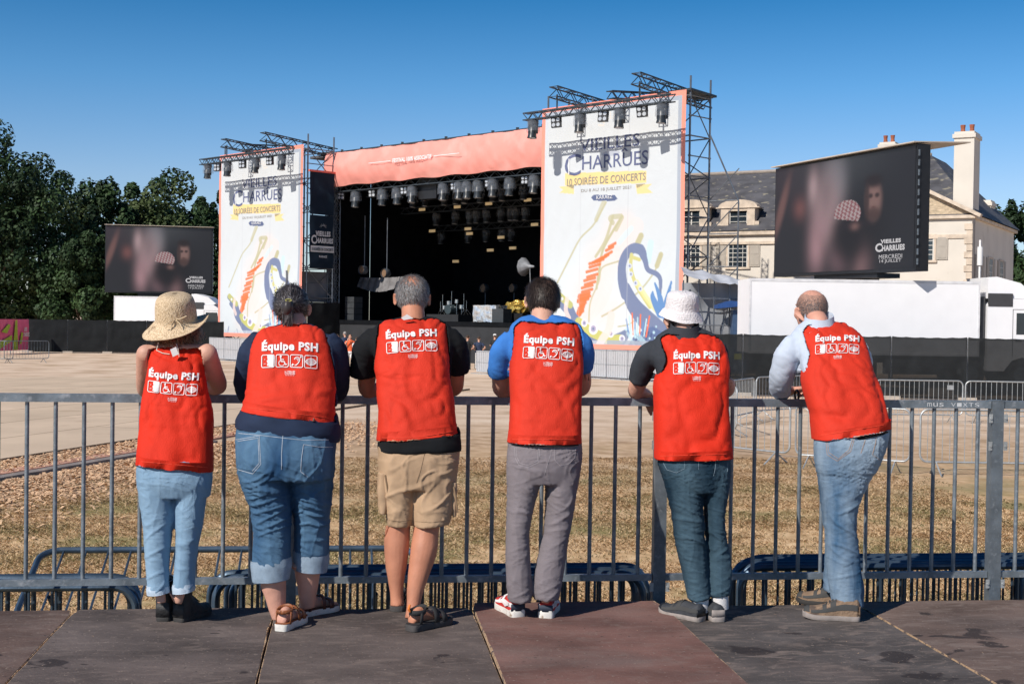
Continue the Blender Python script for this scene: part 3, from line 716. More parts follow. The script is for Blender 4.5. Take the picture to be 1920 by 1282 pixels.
# pink banner sheets
def sheet(fr, s0, s1, z0, z1, w_, mat, name, parent=None, amp=.05, nx=24, nz=12):
    V = []; F_ = []
    for i in range(nx+1):
        for j in range(nz+1):
            s = s0+(s1-s0)*i/nx; z = z0+(z1-z0)*j/nz; V.append(fr(s, w_+amp*noise.noise(Vector((s*1.3, z*1.1, w_))), z))
    for i in range(nx):
        for j in range(nz): a = i*(nz+1)+j; F_.append((a, a+nz+1, a+nz+2, a+1))
    mb = MB(); mb.add(V, F_); return mb.build(name, mat, parent, smooth=True)
fb = Frame(dep(-30, 608, 78), dep(54, 608, 83)); M_PINK = pm('pink_banner', (.72,.12,.24), .7, .12, 2)
r_ = empty('pink_banner', fb(fb.len/2, 0, 0), 'pink and lime green printed banner at the far left of the field', 'banner')
sheet(fb, 0, fb.len, .2, 2.1, 0, M_PINK, 'sheet', r_)
mb = MB(); g = lambda u, v: fb(fb.len*u, -.09, .2+1.9*v)
for poly in ([(.60,.02),(.66,.98),(.70,.98),(.72,.02)], [(.05,.05),(.4,.35),(.58,.5),(.58,.3),(.3,.05)], [(.35,.6),(.5,.85),(.55,.8),(.47,.55)], [(.76,.2),(.8,.6),(.84,.55),(.8,.2)]): mb.add([g(*p) for p in poly], [tuple(range(len(poly)))])
mb.build('green_print', pm('lime_print', (.38,.50,.04), .7), r_)
mb = MB(); put_text(mb, 'LES', .86, .93, .62, .74, g, .03); put_text(mb, 'CHARRUES', .85, .985, .44, .58, g, .03); mb.build('lettering', M_WHITE, r_)
mb = MB()
for s in (0, fb.len*.6, fb.len): mb.tube([fb(s, .05, 0), fb(s, .05, 2.1)], .03, 6)
mb.build('frame', M_BARR, r_)
SC = dict(L=2.3, H=1.1, mat=M_STEEL, nb=14)
for a, b, lb in ((-60, 22, 'grey crowd barrier at the left edge, in front of the pink banner'), (24, 76, 'grey crowd barrier with its end turned, right of the one before the pink banner')):
    A = dep(a, 670, 66); A.z = 0; B = dep(b, 670, 66 if b < 50 else 67); c = (A+B)/2
    o = place_barrier(SC, 'c', (c.x, c.y, 0), math.atan2(B.y-A.y, B.x-A.x), lb, 'crowd barriers near the pink banner')

# ------------------------------------------------------------------ screen trucks
def truck(A, B, H, zoff, label, cab=True, cabL=3.2, detail=True):
    """trailer from A (rear) to B (front), cab beyond B"""
    fr = Frame(A, B); L = fr.len
    r_ = empty('screen_truck', fr(L/2, 1.2, 0), label, 'truck')
    Mt = bpy.data.materials.get('trailer_white') or pm('trailer_white', (.86,.86,.88), .35, .02, 2)
    Mc = bpy.data.materials.get('chassis') or pm('chassis', (.05,.05,.055), .6)
    Mr = bpy.data.materials.get('tyre_rubber') or pm('tyre_rubber', (.02,.02,.02), .85)
    mb = MB(); mb.fbox(fr, 0, L, 0, 2.5, zoff+1.15, H); mb.build('trailer_box', Mt, r_)
    mb = MB()
    for s0, s1, z0, z1 in ((-.01, L+.01, H-.09, H+.012), (-.01, L+.01, zoff+1.13, zoff+1.2)): mb.fbox(fr, s0, s1, -.012, -.001, z0, z1)
    for s0 in (-.012, L-.06): mb.fbox(fr, s0, s0+.07, -.014, -.0015, zoff+1.2, H-.09)
    mb.build('trailer_edge', pm('edge_alu', (.7,.7,.72), .4) if 'edge_alu' not in bpy.data.materials else bpy.data.materials['edge_alu'], r_)
    mb = MB(); mb.fbox(fr, .1, L+cabL*.9, .7, .95, zoff+.85, zoff+1.1); mb.fbox(fr, .1, L+cabL*.9, 1.55, 1.8, zoff+.85, zoff+1.1)
    for s in (L*.55, L*.62): mb.fbox(fr, s, s+.12, .2, .34, zoff+.15, zoff+1.1)
    mb.fbox(fr, L*.60, L*.88, .1, .5, zoff+.45, zoff+1.0); mb.build('chassis', Mc, r_)
    def wheel(s, w_, par):
        c = fr(s, w_, zoff+.5); ax = fr.w
        mb = MB(); mb.tube([c, c+ax*.04, c+ax*.26, c+ax*.3], [.44, .5, .5, .44], 28); t = mb.build('wheel', Mr, par, smooth=True)
        mb = MB(); mb.tube([c-ax*.012, c+ax*.03], [.27, .29], 20)
        mb.build('rim', M_STEEL, t); mb = MB()
        for k in range(8): q = Vector((0,0,1))*math.sin(k*.785)*.13+fr.s*math.cos(k*.785)*.13; mb.tube([c+q-ax*.03, c+q], .018, 6)
        mb.tube([c-ax*.05, c], [.06, .09], 10); mb.build('hub', M_STEEL, t)
    for s in (L*.16, L*.31): wheel(s, .02, r_); wheel(s, 2.2, r_)
    wheel(L+.55 - .8, .05, r_); wheel(L-.25, 2.2, r_)
    # cab: side profile extruded over the width
    c0 = L+.30
    prof = [(0, .62), (0, 3.0), (.25, 3.22), (1.55, 3.25), (2.0, 2.95), (2.25, 1.7), (2.3, .9), (2.22, .45), (1.95, .45), (1.86, .8), (1.6, 1.06), (1.25, 1.12), (.9, 1.0), (.68, .72), (.62, .62)]
    prof = [(c0+s*1.02, zoff+z) for s, z in prof]
    mb = MB(); mb.prism([fr(s, .04, z) for s, z in prof], fr.w*2.4); cb = mb.build('cab', Mt, r_)
    mb = MB(); mb.prism([fr(c0+s, .1, zoff+z) for s, z in ((.02,3.235),(.02,4.0),(.35,4.02),(1.2,3.8),(1.75,3.35),(1.6,3.26))], fr.w*2.28); mb.build('roof_fairing', Mt, r_)
    mb = MB(); mb.fbox(fr, c0+.02, c0+.9, .02, .075, zoff+2.95, zoff+3.42); mb.build('side_vent', Mc, r_)
    wheel(c0+1.26, .03, r_); wheel(c0+1.26, 2.15, r_)
    mb = MB(); mb.prism([fr(s, .03, zoff+z) for s, z in ((c0+1.05,1.95),(c0+1.05,2.72),(c0+1.85,2.72),(c0+2.02,1.95))], fr.w*.008); mb.build('side_window', M_GLASSD, r_)
    mb = MB()                                       # door outline, handle, mirror
    for a, b in (((.92,1.15),(.92,2.85)), ((.92,2.85),(1.95,2.85))): mb.bar(fr(c0+a[0], .034, zoff+a[1]), fr(c0+b[0], .034, zoff+b[1]), .012)
    mb.build('door_seam', Mc, r_)
    mb = MB(); mb.fbox(fr, c0+1.0, c0+1.22, .005, .035, zoff+1.72, zoff+1.78); mb.build('door_handle', Mc, r_)
    mb = MB(); mb.fbox(fr, c0+2.02, c0+2.14, -.22, .02, zoff+2.0, zoff+2.65); mb.build('mirror', Mc, r_)
    mb = MB(); mb.fbox(fr, c0-.28, c0-.03, .2, 2.3, zoff+1.2, zoff+3.3); mb.build('cab_gap_equipment', Mc, r_)
    return fr, r_
def paint_screen(NX, NY):
    u = np.linspace(0, 1, NX)[:, None]+0*np.linspace(0, 1, NY)[None]; v = 0*u+np.linspace(0, 1, NY)[None]     # v up
    a = 1.8
    im = np.zeros((NX, NY, 3)); im[:] = (.020, .021, .026)
    def blob(cx, cy, rx, ry, col, k=1.0, rot=0, hard=1.0):
        nonlocal im
        x = (u-cx)*a; y = v-cy; c, s = math.cos(rot), math.sin(rot); X = x*c+y*s; Y = -x*s+y*c
        g = np.exp(-((X/(rx*a))**2+(Y/ry)**2)**hard)*k; im = im*(1-g[..., None])+np.array(col)*g[..., None]
    blob(.1, .9, .2, .3, (.045,.032,.040), .8); blob(.5, 1.0, .3, .25, (.055,.060,.068), .8)
    blob(.05, .62, .03, .3, (.20,.10,.09), .8, -.35, 1.5); blob(.20, .60, .05, .10, (.20,.08,.075), .8)
    blob(.46, .80, .09, .26, (.20,.19,.21), .95, 0, 1.4); blob(.40, .55, .11, .32, (.36,.24,.25), .95, .1, 1.3); blob(.30, .78, .04, .16, (.46,.32,.33), .8)
    blob(.37, .42, .06, .13, (.36,.22,.24), .6); blob(.33, .22, .06, .22, (.38,.22,.24), .95); blob(.40, .70, .05, .20, (.16,.12,.13), .5)
    blob(.50, .12, .07, .14, (.20,.115,.13), .8); blob(.66, .10, .06, .20, (.30,.17,.175), .85); blob(.72, .35, .12, .30, (.012,.012,.015), .9)
    blob(.57, .30, .13, .26, (.010,.010,.013), .95, 0, 2)
    # checked hat
    hx = (u-.555)*a/.17; hy = (v-.50)/.125; hat = ((hx**2+(hy*1.0)**2) < 1) & (v > .46-.25*(u-.5)); chk = ((np.floor((u+v*.35)*62)+np.floor((v-u*.3)*34)) % 2)
    im = np.where(hat[..., None], np.where(chk[..., None] > 0, np.array((.26,.10,.11)), np.array((.42,.34,.34))), im)
    blob(.585, .40, .08, .03, (.02,.015,.02), .95); blob(.61, .385, .03, .035, (.20,.11,.10), .8)
    # face at the right
    blob(.735, .60, .055, .17, (.24,.14,.125), .95, 0, 2.5); blob(.735, .76, .06, .06, (.018,.014,.016), .95, 0, 2); blob(.735, .48, .05, .06, (.05,.028,.026), .8, 0, 2)
    for q in (.715, .758): blob(q, .635, .016, .022, (.03,.02,.022), .9, 0, 2)
    blob(.735, .535, .012, .008, (.10,.04,.04), .8); blob(.69, .6, .018, .16, (.04,.025,.025), .85, 0, 2)
    return im
SCREEN_LIGHT = pm('screen_lettering', (.1,.1,.1), .5, emit=(.75,.72,.74), es=.55)
def video_screen(A, B, ztop_a, ztop_b, zb, depth, label, mastbase, can_over):
    fr = Frame(A, B); L = fr.len; r_ = empty('video_screen', fr(L/2, depth/2, zb-1.2), label, 'video screen', 'truck mounted video screens')
    NX, NY = 220, 124; im = paint_screen(NX, NY); V = []
    zt = ztop_a
    for i in range(NX):
        for j in range(NY): V.append(tuple(fr(L*i/(NX-1), -.012, zb+(zt-zb)*j/(NY-1))))
    idx = np.arange(NX*NY).reshape(NX, NY); F_ = np.stack([idx[:-1,:-1], idx[1:,:-1], idx[1:,1:], idx[:-1,1:]], -1).reshape(-1, 4)
    o = np_mesh('display', V, F_, [bpy.data.materials.get('led_picture') or attr_mat('led_picture', .5, 1.0)], r_); set_cols(o.data, im.reshape(-1, 3))
    mb = MB(); g = lambda x, y: fr(L*x, -.03, zb+(zt-zb)*y)
    put_text(mb, 'VIEILLES', .79, .92, .215, .25, g, .05); put_text(mb, 'C', .755, .80, .145, .22, g, .04); put_text(mb, 'HARRUES', .80, .945, .15, .20, g, .05)
    put_text(mb, 'MERCREDI', .78, .93, .085, .12, g, 0.0); put_text(mb, '14 JUILLET', .785, .925, .045, .08, g, 0.0); mb.build('caption', SCREEN_LIGHT, o)
    mb = MB(); mb.fbox(fr, -.06, L+.10, 0, depth, zb-.12, zt+.06); mb.build('cabinet', M_BLK, r_)
    nn = int((zt-zb)/.35)
    for k in range(nn): mb = MB(); mb.fbox(fr, L+.102, L+.16, .02, .06, zb+.1+k*.35, zb+.32+k*.35); mb.build('side_rib', M_STEEL, r_)
    mb = MB(); c0, c1 = can_over
    mb.hexa([fr(-.10,-.22,zt+.09), fr(L+.15,-.22,zt+.09), fr(L+.15,2.3,zt+.22), fr(-.10,2.3,zt+.22), fr(-.10,-.22,zt+.13), fr(L+.15,-.22,zt+.13), fr(L+.15,2.3,zt+.26), fr(-.10,2.3,zt+.26)])
    mb.build('canopy', pm('canopy_panel', (.50,.43,.36), .7) if 'canopy_panel' not in bpy.data.materials else bpy.data.materials['canopy_panel'], r_)
    mb = MB(); mb.fbox(fr, L*.47, L*.47+1.0, depth+.0, depth+.8, mastbase, zb+.6); mb.fbox(fr, L*.3, L*.75, depth*.2, depth+.6, zb-.30, zb-.125); mb.build('mast', M_BLK, r_)
    return fr
At = dep(1406, 522, 48); Bt = dep(1838, 523, 48); zt = At.z
ftr, TRK = truck(At, Bt, zt, .3, 'white screen truck with trailer parked behind the fence at the right')
A = dep(1456, 320, 55.5); B = dep(1718, 272, 47.3)
video_screen(A, B, (A.z+B.z)/2, 0, (dep(1456, 515, 55.5).z+dep(1716, 500, 47.3).z)/2, .55, 'video screen raised above the right truck beside the mansion roof', zt+.02, (0, 0))
At = dep(214, 555, 94); Bt = dep(350, 555, 94)
truck(At, Bt, At.z, .0, 'white screen truck parked below the left video screen')
A = dep(199, 425, 101); B = dep(397, 428, 102.5)
video_screen(A, B, (A.z+B.z)/2, 0, dep(200, 545, 101).z, .6, 'video screen at the left in front of the trees', At.z+.02, (0, 0))
# ------------------------------------------------------------------ main stage
def proj(P):
    d = P-CAM; z = d.dot(FW); return CX+FPX*d.dot(RT)/z, CY-FPX*d.dot(UP)/z
Fs = Frame(dep(1288, 400, 62), dep(413, 400, 89))
def w_at(px, s, z):               # depth behind the front plane at which (s, w, z) shows at photo column px
    lo, hi = -6, 40
    for _ in range(50):
        m_ = (lo+hi)/2
        if proj(Fs(s, m_, z))[0] < px: lo = m_
        else: hi = m_
    return (lo+hi)/2
TW = {}
for nm, pl, pr, ptl, ptr in (('R', 1018, 1288, 205, 168), ('L', 413, 570, 291, 272)):
    sr, zr = Fs.hit(pr, ptr); sl, zl = Fs.hit(pl, ptl); TW[nm] = (sr, sl, (zr+zl)/2)
W_SIDE = w_at(1333, TW['R'][0], 12)
print('towers', TW, 'side depth', W_SIDE, 'stage len', Fs.len)
M_SCAF = pm('scaffold_tube', (.16,.18,.21), .45, .25, 3, metal=.5)
M_TRUSS = pm('black_truss', (.035,.045,.055), .5, .2, 3)
M_COVER = pm('clear_rain_cover', (.30,.33,.38), .25, .4, 6, spec=.8); M_COVER.node_tree.nodes['Principled BSDF'].inputs['Alpha'].default_value = .26
M_LENS = pm('lamp_lens', (.45,.47,.5), .1, .2, 20, spec=1.0)
M_DRAPE = pm('black_drape', (.006,.007,.009), .9, .3, 2, spec=.1)
M_NAVYB = pm('navy_scrim', (.018,.032,.052), .85, .2, 1.0, .3, 2, spec=.1)

def truss(mb, a, b, sz, seg=None):
    a = Vector(a); b = Vector(b); d = (b-a); L = d.length; d.normalize(); u = Vector((0,0,1)) if abs(d.z) < .9 else Fs.w
    x = d.cross(u).normalized(); y = x.cross(d).normalized(); h = sz/2; n = seg or max(2, int(L/sz))
    cor = [x*i*h+y*j*h for i, j in ((-1,-1),(1,-1),(1,1),(-1,1))]
    for c in cor: mb.bar(a+c, b+c, .055)
    for k in range(n):
        p, q = a+d*L*k/n, a+d*L*(k+1)/n
        for i in range(4):
            c0, c1 = cor[i], cor[(i+1) % 4]
            mb.bar(p+c0, q+c1, .032) if k % 2 else mb.bar(p+c1, q+c0, .032)
        for i in (0, 2): mb.bar(p+cor[i], p+cor[(i+1) % 4], .03)

# --- poster artwork (painted on the sheet)
def in_poly(U, V, pts):
    c = np.zeros(U.shape, bool); n = len(pts)
    for i in range(n):
        x1, y1 = pts[i]; x2, y2 = pts[(i+1) % n]
        if y1 == y2: continue
        cond = ((V < y1) != (V < y2)) & (U < (x2-x1)*(V-y1)/(y2-y1)+x1); c ^= cond
    return c
def poster(NX, NY, asp):
    u = np.linspace(0, 1, NX)[:, None]+np.zeros((1, NY)); v = np.linspace(0, 1, NY)[None]+np.zeros((NX, 1))    # v down
    im = np.zeros((NX, NY, 3)); im[:] = (.58, .615, .64)
    def blend(mask, col, k=1.0):
        nonlocal im
        mk = (mask*k)[..., None]; im = im*(1-mk)+np.array(col)*mk
    def dist(pts, widths=None):
        best = np.full(u.shape, 9.0)
        P = catmull([(*p, (widths[i] if widths else 1)) for i, p in enumerate(pts)], 8)
        for i in range(len(P)-1):
            ax, ay, aw = P[i]; bx, by, bw = P[i+1]; dx, dy = (bx-ax), (by-ay)*asp; L2 = dx*dx+dy*dy+1e-9
            t = np.clip(((u-ax)*dx+(v-ay)*asp*dy)/L2, 0, 1)
            d = np.hypot(u-ax-t*dx, (v-ay)*asp-t*dy)/(aw+(bw-aw)*t); best = np.minimum(best, d)
        return best
    def stroke(pts, w, col, k=1.0, widths=None):
        d = dist(pts, widths); blend(np.clip((w/2-d)/.003+.5, 0, 1), col, k)
    def soft(cx, cy, rx, ry, col, k): blend(np.exp(-(((u-cx)/rx)**2+((v-cy)/ry)**2)**1.5), col, k)
    def poly(pts, col, k=1.0): blend(in_poly(u, v, pts).astype(float), col, k)
    def circ(cx, cy, r, col, k=1.0): blend(np.clip((r-np.hypot(u-cx, (v-cy)*asp))/.003+.5, 0, 1), col, k)
    z = lambda x, y: ((x-120)/610, (y-(175-.15*(x-120)))/1010.)      # from a tracing of the right-hand poster
    Z = lambda L: [z(*p) for p in L]
    pink, gold, navy, coral, pale = (.76,.62,.58), (.46,.44,.28), (.17,.21,.34), (.84,.17,.05), (.50,.68,.74)
    soft(.5, .8, .55, .25, (.66,.74,.78), .5)
    for c in ((.42,.66,.10,.09), (.55,.55,.10,.09), (.35,.78,.12,.10), (.50,.85,.12,.08), (.62,.50,.06,.05), (.30,.9,.1,.06)): soft(*c, pink, .5)
    stroke(Z([(540,630),(480,720),(430,820),(400,930),(330,1020)]), .10, pink, .35)
    stroke(Z([(600,690),(590,760)]), .04, pale, .8); stroke(Z([(520,640),(470,700),(500,660)]), .035, pale, .6)
    for L in ([(410,545),(360,640),(300,705),(255,790),(200,900)],): stroke(Z(L), .011, gold, .9)
    stroke(Z([(400,545),(370,620)]), .028, gold, .7)
    stroke(Z([(480,595),(440,660),(400,740),(385,830),(375,900)]), .016, gold); stroke(Z([(475,595),(430,605),(440,625)]), .028, gold, .8); stroke(Z([(480,600),(455,650)]), .028, gold, .8)
    stroke(Z([(440,600),(410,700),(370,770)]), .018, gold, .9)
    stroke(Z([(560,665),(540,720),(480,770),(400,810),(385,870),(350,960),(345,1040)]), .010, gold, .9); stroke(Z([(560,665),(545,700)]), .035, gold)
    stroke(Z([(635,730),(620,790),(560,880),(470,960),(400,1010)]), .010, gold, .9); stroke(Z([(640,730),(625,775)]), .03, gold)
    stroke(Z([(560,975),(520,1020),(470,1040)]), .007, gold); stroke(Z([(350,1080),(345,1140)]), .006, (.7,.75,.8))
    # coral ruffle
    pts = [(436,715),(415,760),(385,780),(365,800),(352,850),(340,890),(325,930),(318,965),(305,1010),(290,1030)]
    P = catmull(pts, 5)
    for i in range(len(P)-1):
        x, y = P[i]; wv = 14 if i < 12 else 22
        if i > 34: wv = 12
        if i % 2 == 0 or i > 30: stroke(Z([(x-wv*(1.15 if i % 4 else .8), y+9), (x+wv*(.95 if i % 4 else 1.2), y-9)]), .017, coral, .92)
    # harp shaped boat
    stroke(Z([(497,905),(484,850),(483,790),(500,745),(530,718),(560,722),(572,745)]), .062, navy, 1, [1,1,.9,.9,.9,.9,.7])
    stroke(Z([(560,715),(578,760),(590,795),(625,808),(640,830),(640,880)]), .035, navy, 1, [1.3,1,.8,.8,.7,.5])
    stroke(Z([(500,880),(530,940),(580,990),(640,1040),(690,1075)]), .10, navy, 1, [.6,.9,1.1,1.3,1.4])
    stroke(Z([(522,745),(520,800),(545,865),(600,940)]), .024, (.55,.53,.22)); stroke(Z([(530,755),(555,760)]), .02, (.55,.53,.22))
    stroke(Z([(545,850),(585,905),(625,950)]), .03, (.68,.66,.30), .8)
    for x, y in ((515,790),(520,822),(540,855),(560,875)): circ(*z(x, y), .014, (.55,.60,.72)); circ(*z(x, y), .006, navy)
    circ(*z(632,930), .022, (.75,.77,.8)); circ(*z(632,930), .010, navy)
    for a in ([(640,960),(612,905),(610,880)], [(645,960),(640,900),(618,845)], [(655,960),(668,900),(684,830)], [(668,980),(690,930),(688,870)]): stroke(Z(a), .036, (.12,.25,.50), 1, [1.3,.9,.3])
    # hull with eyes
    stroke(Z([(200,955),(245,985),(270,1040),(310,1075),(350,1110),(430,1120),(480,1090),(505,1060)]), .085, navy, 1, [.4,.7,1,1,1.1,1.1,.9,.5])
    stroke(Z([(205,950),(235,970),(260,985)]), .04, (.45,.46,.18)); stroke(Z([(300,1050),(350,1078),(430,1098),(478,1090)]), .055, (.50,.50,.16))
    stroke(Z([(215,990),(262,1035),(300,1095),(330,1130)]), .03, navy)
    for x, y, r in ((325,1049,.022),(365,1066,.032),(440,1073,.022),(488,1085,.02)): circ(*z(x, y), r, (.72,.74,.78)); circ(*z(x, y), r*.6, (.40,.36,.50)); circ(*z(x, y), r*.25, navy)
    for x, y in ((222,965),(240,982)): circ(*z(x, y), .010, (.7,.72,.75))
    stroke(Z([(245,960),(240,1010),(255,1040)]), .03, pink, .8); stroke(Z([(440,1000),(430,1060),(400,1110),(380,1165)]), .05, pink, .9)
    # water at lower right
    poly([z(370,1185), z(500,1130), z(540,1060), z(610,1015), z(735,1060), z(740,1200), z(370,1200)], (.10,.15,.30), .92)
    for k in range(9):
        a = z(500+k*26, 1195); b = z(560+k*12, 1040+abs(k-3)*6); stroke([a, ((a[0]+b[0])/2-.02, (a[1]+b[1])/2), b], .010, (.06,.09,.20), .9); 
    rs = np.random.RandomState(3)
    for k in range(34): x, y = rs.uniform(490, 720), rs.uniform(1010, 1160); circ(*z(x, y), rs.uniform(.003, .008), (.45,.66,.74), .9)
    for k in range(9): x = 515+k*9; stroke(Z([(x, 1060), (x-12+k*3, 1005-(k % 3)*14)]), .008, [(.12,.25,.50), (.45,.66,.74), coral][k % 3])
    stroke(Z([(540,1050),(590,1100),(600,1160)]), .03, (.45,.66,.74), .6); stroke(Z([(510,1060),(540,1120),(500,1180)]), .016, (.45,.66,.74), .6)
    for k in range(26):                                              # seaweed along the foot
        x = 128+k*10.5+rs.uniform(-3, 3); h = rs.uniform(25, 75); c = [(.10,.26,.50), (.07,.12,.30), (.3,.5,.62)][k % 3]
        stroke(Z([(x, 1200), (x+rs.uniform(-6, 6), 1185-h*.5), (x+rs.uniform(-12, 12), 1185-h)]), .016, c, .9, [1, .8, .2])
    for x in (300, 505): stroke(Z([(x,160),(x,1200)]), .0028, (.45,.47,.5), .8)      # seams with lacing
    # ribbon
    rib = (.82,.60,.20)
    poly([z(229,440), z(578,405), z(578,455), z(229,490)], rib, .85)
    poly([z(200,497), z(262,488), z(272,505), z(270,523), z(205,523), z(222,510)], rib, .8); poly([z(535,467), z(600,456), z(583,475), z(606,492), z(540,500)], rib, .8)
    poly([z(232,490), z(272,486), z(268,503)], (.35,.30,.18)); poly([z(535,462), z(575,457), z(540,478)], (.35,.30,.18))
    poly([z(346,530), z(358,519), z(446,513), z(460,526), z(446,537), z(358,543)], (.10,.13,.24))
    # logo blocks
    blend(((u-.505)**2/.004+(v-.215)**2/.00012 < 1).astype(float), (.35,.38,.48), .6)
    for i in range(9): a0 = math.pi*(i+.5)/9; stroke([(.5-.05*math.cos(a0), .105-.03*math.sin(a0)), (.5-.085*math.cos(a0), .105-.055*math.sin(a0))], .009, (.72,.66,.58), .7)
    # frame
    e = np.minimum(np.minimum(u, 1-u), np.minimum(v, 1-v)*asp)
    blend((e < .052).astype(float)*((u > .5) | (v < .05)), (.33,.38,.46), .85); blend((e < .045).astype(float)*((u <= .5) & (v > .05)), (.55,.60,.66), .6)
    blend((e < .027).astype(float), (.86,.30,.22), 1)
    return im
POST = poster(250, 340, 1.36)
M_POST = attr_mat('poster_print', .55, 0, .35, .5)
M_INK = pm('navy_print', (.11,.13,.24), .7, .15, 2)
M_INKG = pm('grey_print', (.26,.24,.22), .7, .15, 2); M_INKW = pm('white_print', (.75,.76,.78), .7, .05, 2)
def banner(nm, label):
    s0, s1, zt = TW[nm]; zb = (Fs.hit(1180, 656)[1] if nm == 'R' else Fs.hit(480, 632)[1]); W = s1-s0
    r_ = empty('poster_banner', Fs(s0+W/2, 0, zb), label, 'banner', 'tall poster banners of the stage towers')
    NX, NY = 250, 340; V = []
    for i in range(NX):
        u = i/(NX-1)
        for j in range(NY):
            v = j/(NY-1); b = .05*noise.noise(Vector((u*7, v*2.2, 3)))+.02*noise.noise(Vector((u*16+v*9, v*5, 7)))
            V.append(tuple(Fs(s1-W*u, -b-.03, zt-(zt-zb)*v)))
    idx = np.arange(NX*NY).reshape(NX, NY); F_ = np.stack([idx[:-1,:-1], idx[:-1,1:], idx[1:,1:], idx[1:,:-1]], -1).reshape(-1, 4)
    o = np_mesh('printed_sheet', V, F_, M_POST, r_, True); set_cols(o.data, POST.reshape(-1, 3))
    bulge = lambda u, v: .05*noise.noise(Vector((u*7, v*2.2, 3)))+.02*noise.noise(Vector((u*16+v*9, v*5, 7)))
    g = lambda x, y: Fs(s1-W*x, -bulge(x, y)-.042, zt-(zt-zb)*y)
    mb = MB()
    def T(s, x0, x1, y0, y1, bold, mbx=None): put_text(mbx or mb, s, x0, x1, y0, y1, g, bold)
    T('VIEILLES', .285, .70, .196, .146, .005); T('C', .175, .295, .292, .203, .0); T('HARRUES', .305, .76, .272, .216, .005)
    T('^', .575, .625, .212, .198, .03)
    lt = mb.build('logo_lettering', M_INK, r_)
    mb = MB(); T('10 SOIRÉES DE CONCERTS', .195, .745, .333, .295, .012); mb.build('ribbon_lettering', M_INKG, r_)
    mb = MB(); T('DU 8 AU 18 JUILLET 2021', .30, .65, .366, .350, .0); mb.build('date_lettering', M_INKG, r_)
    mb = MB(); g2 = lambda x, y: Fs(s1-W*x, -bulge(x, y)-.055, zt-(zt-zb)*y)
    put_text(mb, 'KARAEZ', .41, .52, .395, .380, g2, .0)
    for k in range(7): x = .30+k*.058; mb.add([g2(x, .205), g2(x+.005, .205), g2(x+.005, .145), g2(x, .145)], [(0,1,2,3)])
    mb.add([g2(.205,.285), g2(.212,.285), g2(.212,.22), g2(.205,.22)], [(0,1,2,3)]); mb.build('logo_inline', M_INKW, lt)
    return r_
banner('R', 'tall poster banner right of the stage opening, with gold ribbon')
banner('L', 'tall poster banner on the stage tower at the left, beside the trees')

# --- scaffold towers
def scaffold(nm, s0, s1, w0, w1, zt, label, ns=3, nz=6, outr=None, ghost=()):
    r_ = empty('scaffold_tower', Fs((s0+s1)/2, (w0+w1)/2, 0), label, 'scaffold', 'scaffold towers of the stage')
    S = [s0+(s1-s0)*k/ns for k in range(ns+1)]; Wd = [w0, (w0+w1)/2, w1] if w1-w0 > 3.5 else [w0, w1]
    for s in S:
        for w_ in Wd:
            mb = MB(); mb.tube([Fs(s, w_, .1), Fs(s, w_, zt+(.9 if s in (S[0], S[-1]) else .5))], .05, 6)
            mb.tube([Fs(s, w_, 0), Fs(s, w_, .1)], [.12, .05], 6)
            for k in range(1, nz*2): mb.tube([Fs(s, w_, zt*k/nz/2-.03), Fs(s, w_, zt*k/nz/2+.03)], .08, 6)
            mb.build('standard', M_SCAF, r_, smooth=True)
    mb = MB()
    for k in range(1, nz+1):
        z = zt*k/nz
        for w_ in Wd: mb.tube([Fs(s0, w_, z), Fs(s1, w_, z)], .035, 6)
        for s in S: mb.tube([Fs(s, w0, z), Fs(s, w1, z)], .035, 6)
        if nz > 4: 
            for s in (S[0], S[-1]): mb.tube([Fs(s, w0, z-zt/nz/2), Fs(s, w1, z-zt/nz/2)], .03, 6)
    mb.build('ledger', M_SCAF, r_, smooth=True)
    mb = MB()
    for k in range(nz):
        za, zb_ = zt*k/nz, zt*(k+1)/nz
        for s in (S[0], S[-1]):
            for i in range(len(Wd)-1):
                a, b = (Wd[i], Wd[i+1]) if (k+i) % 2 else (Wd[i+1], Wd[i]); mb.tube([Fs(s, a, za), Fs(s, b, zb_)], .028, 6)
        for w_ in (Wd[0], Wd[-1]):
            for i in range(ns):
                a, b = (S[i], S[i+1]) if (k+i) % 2 else (S[i+1], S[i]); mb.tube([Fs(a, w_, za), Fs(b, w_, zb_)], .028, 6)
    mb.build('brace', M_SCAF, r_, smooth=True)
    if outr:
        mb = MB(); sO, zO = outr
        for w_ in (Wd[-1],):
            q = Fs(s0-sO, w_+.3, 0); mb.tube([q, q+Vector((0,0,zO*.72))], .04, 6); mb.tube([q+Vector((0,0,zO*.72)), Fs(s0, w_, zO)], .04, 6)
            for k in range(6):
                z = zO*.72*k/5.3; mb.tube([Fs(s0, w_, z+.5), q+Vector((0,0,z+.5))], .03, 6); mb.tube([Fs(s0, w_, z+.5), q+Vector((0,0,z+.5+zO*.13))], .025, 6)
        mb.build('outrigger', M_SCAF, r_, smooth=True)
    return r_
sr, sl, ztR = TW['R']
scaffold('R', sr+.05, sl-.05, .35, W_SIDE, ztR-.2, 'scaffold tower behind the tall poster right of the stage opening', 3, 7, (1.5, ztR*.86))
mb = MB()        # cover over the top bay
mb.hexa([Fs(sr-.1,.2,ztR+.0), Fs(sr+1.2,.2,ztR+.0), Fs(sr+1.2,W_SIDE+.3,ztR-.1), Fs(sr-.1,W_SIDE+.3,ztR-.1), Fs(sr-.1,.2,ztR+.1), Fs(sr+1.2,.2,ztR+.1), Fs(sr+1.2,W_SIDE+.3,ztR+.0), Fs(sr-.1,W_SIDE+.3,ztR+.0)])
tag(mb.build('tower_deck', M_TRUSS), 'dark deck board on top of the right scaffold tower', 'deck board')
sr2, sl2, ztL = TW['L']
wL = w_at(625, sr2, 8)
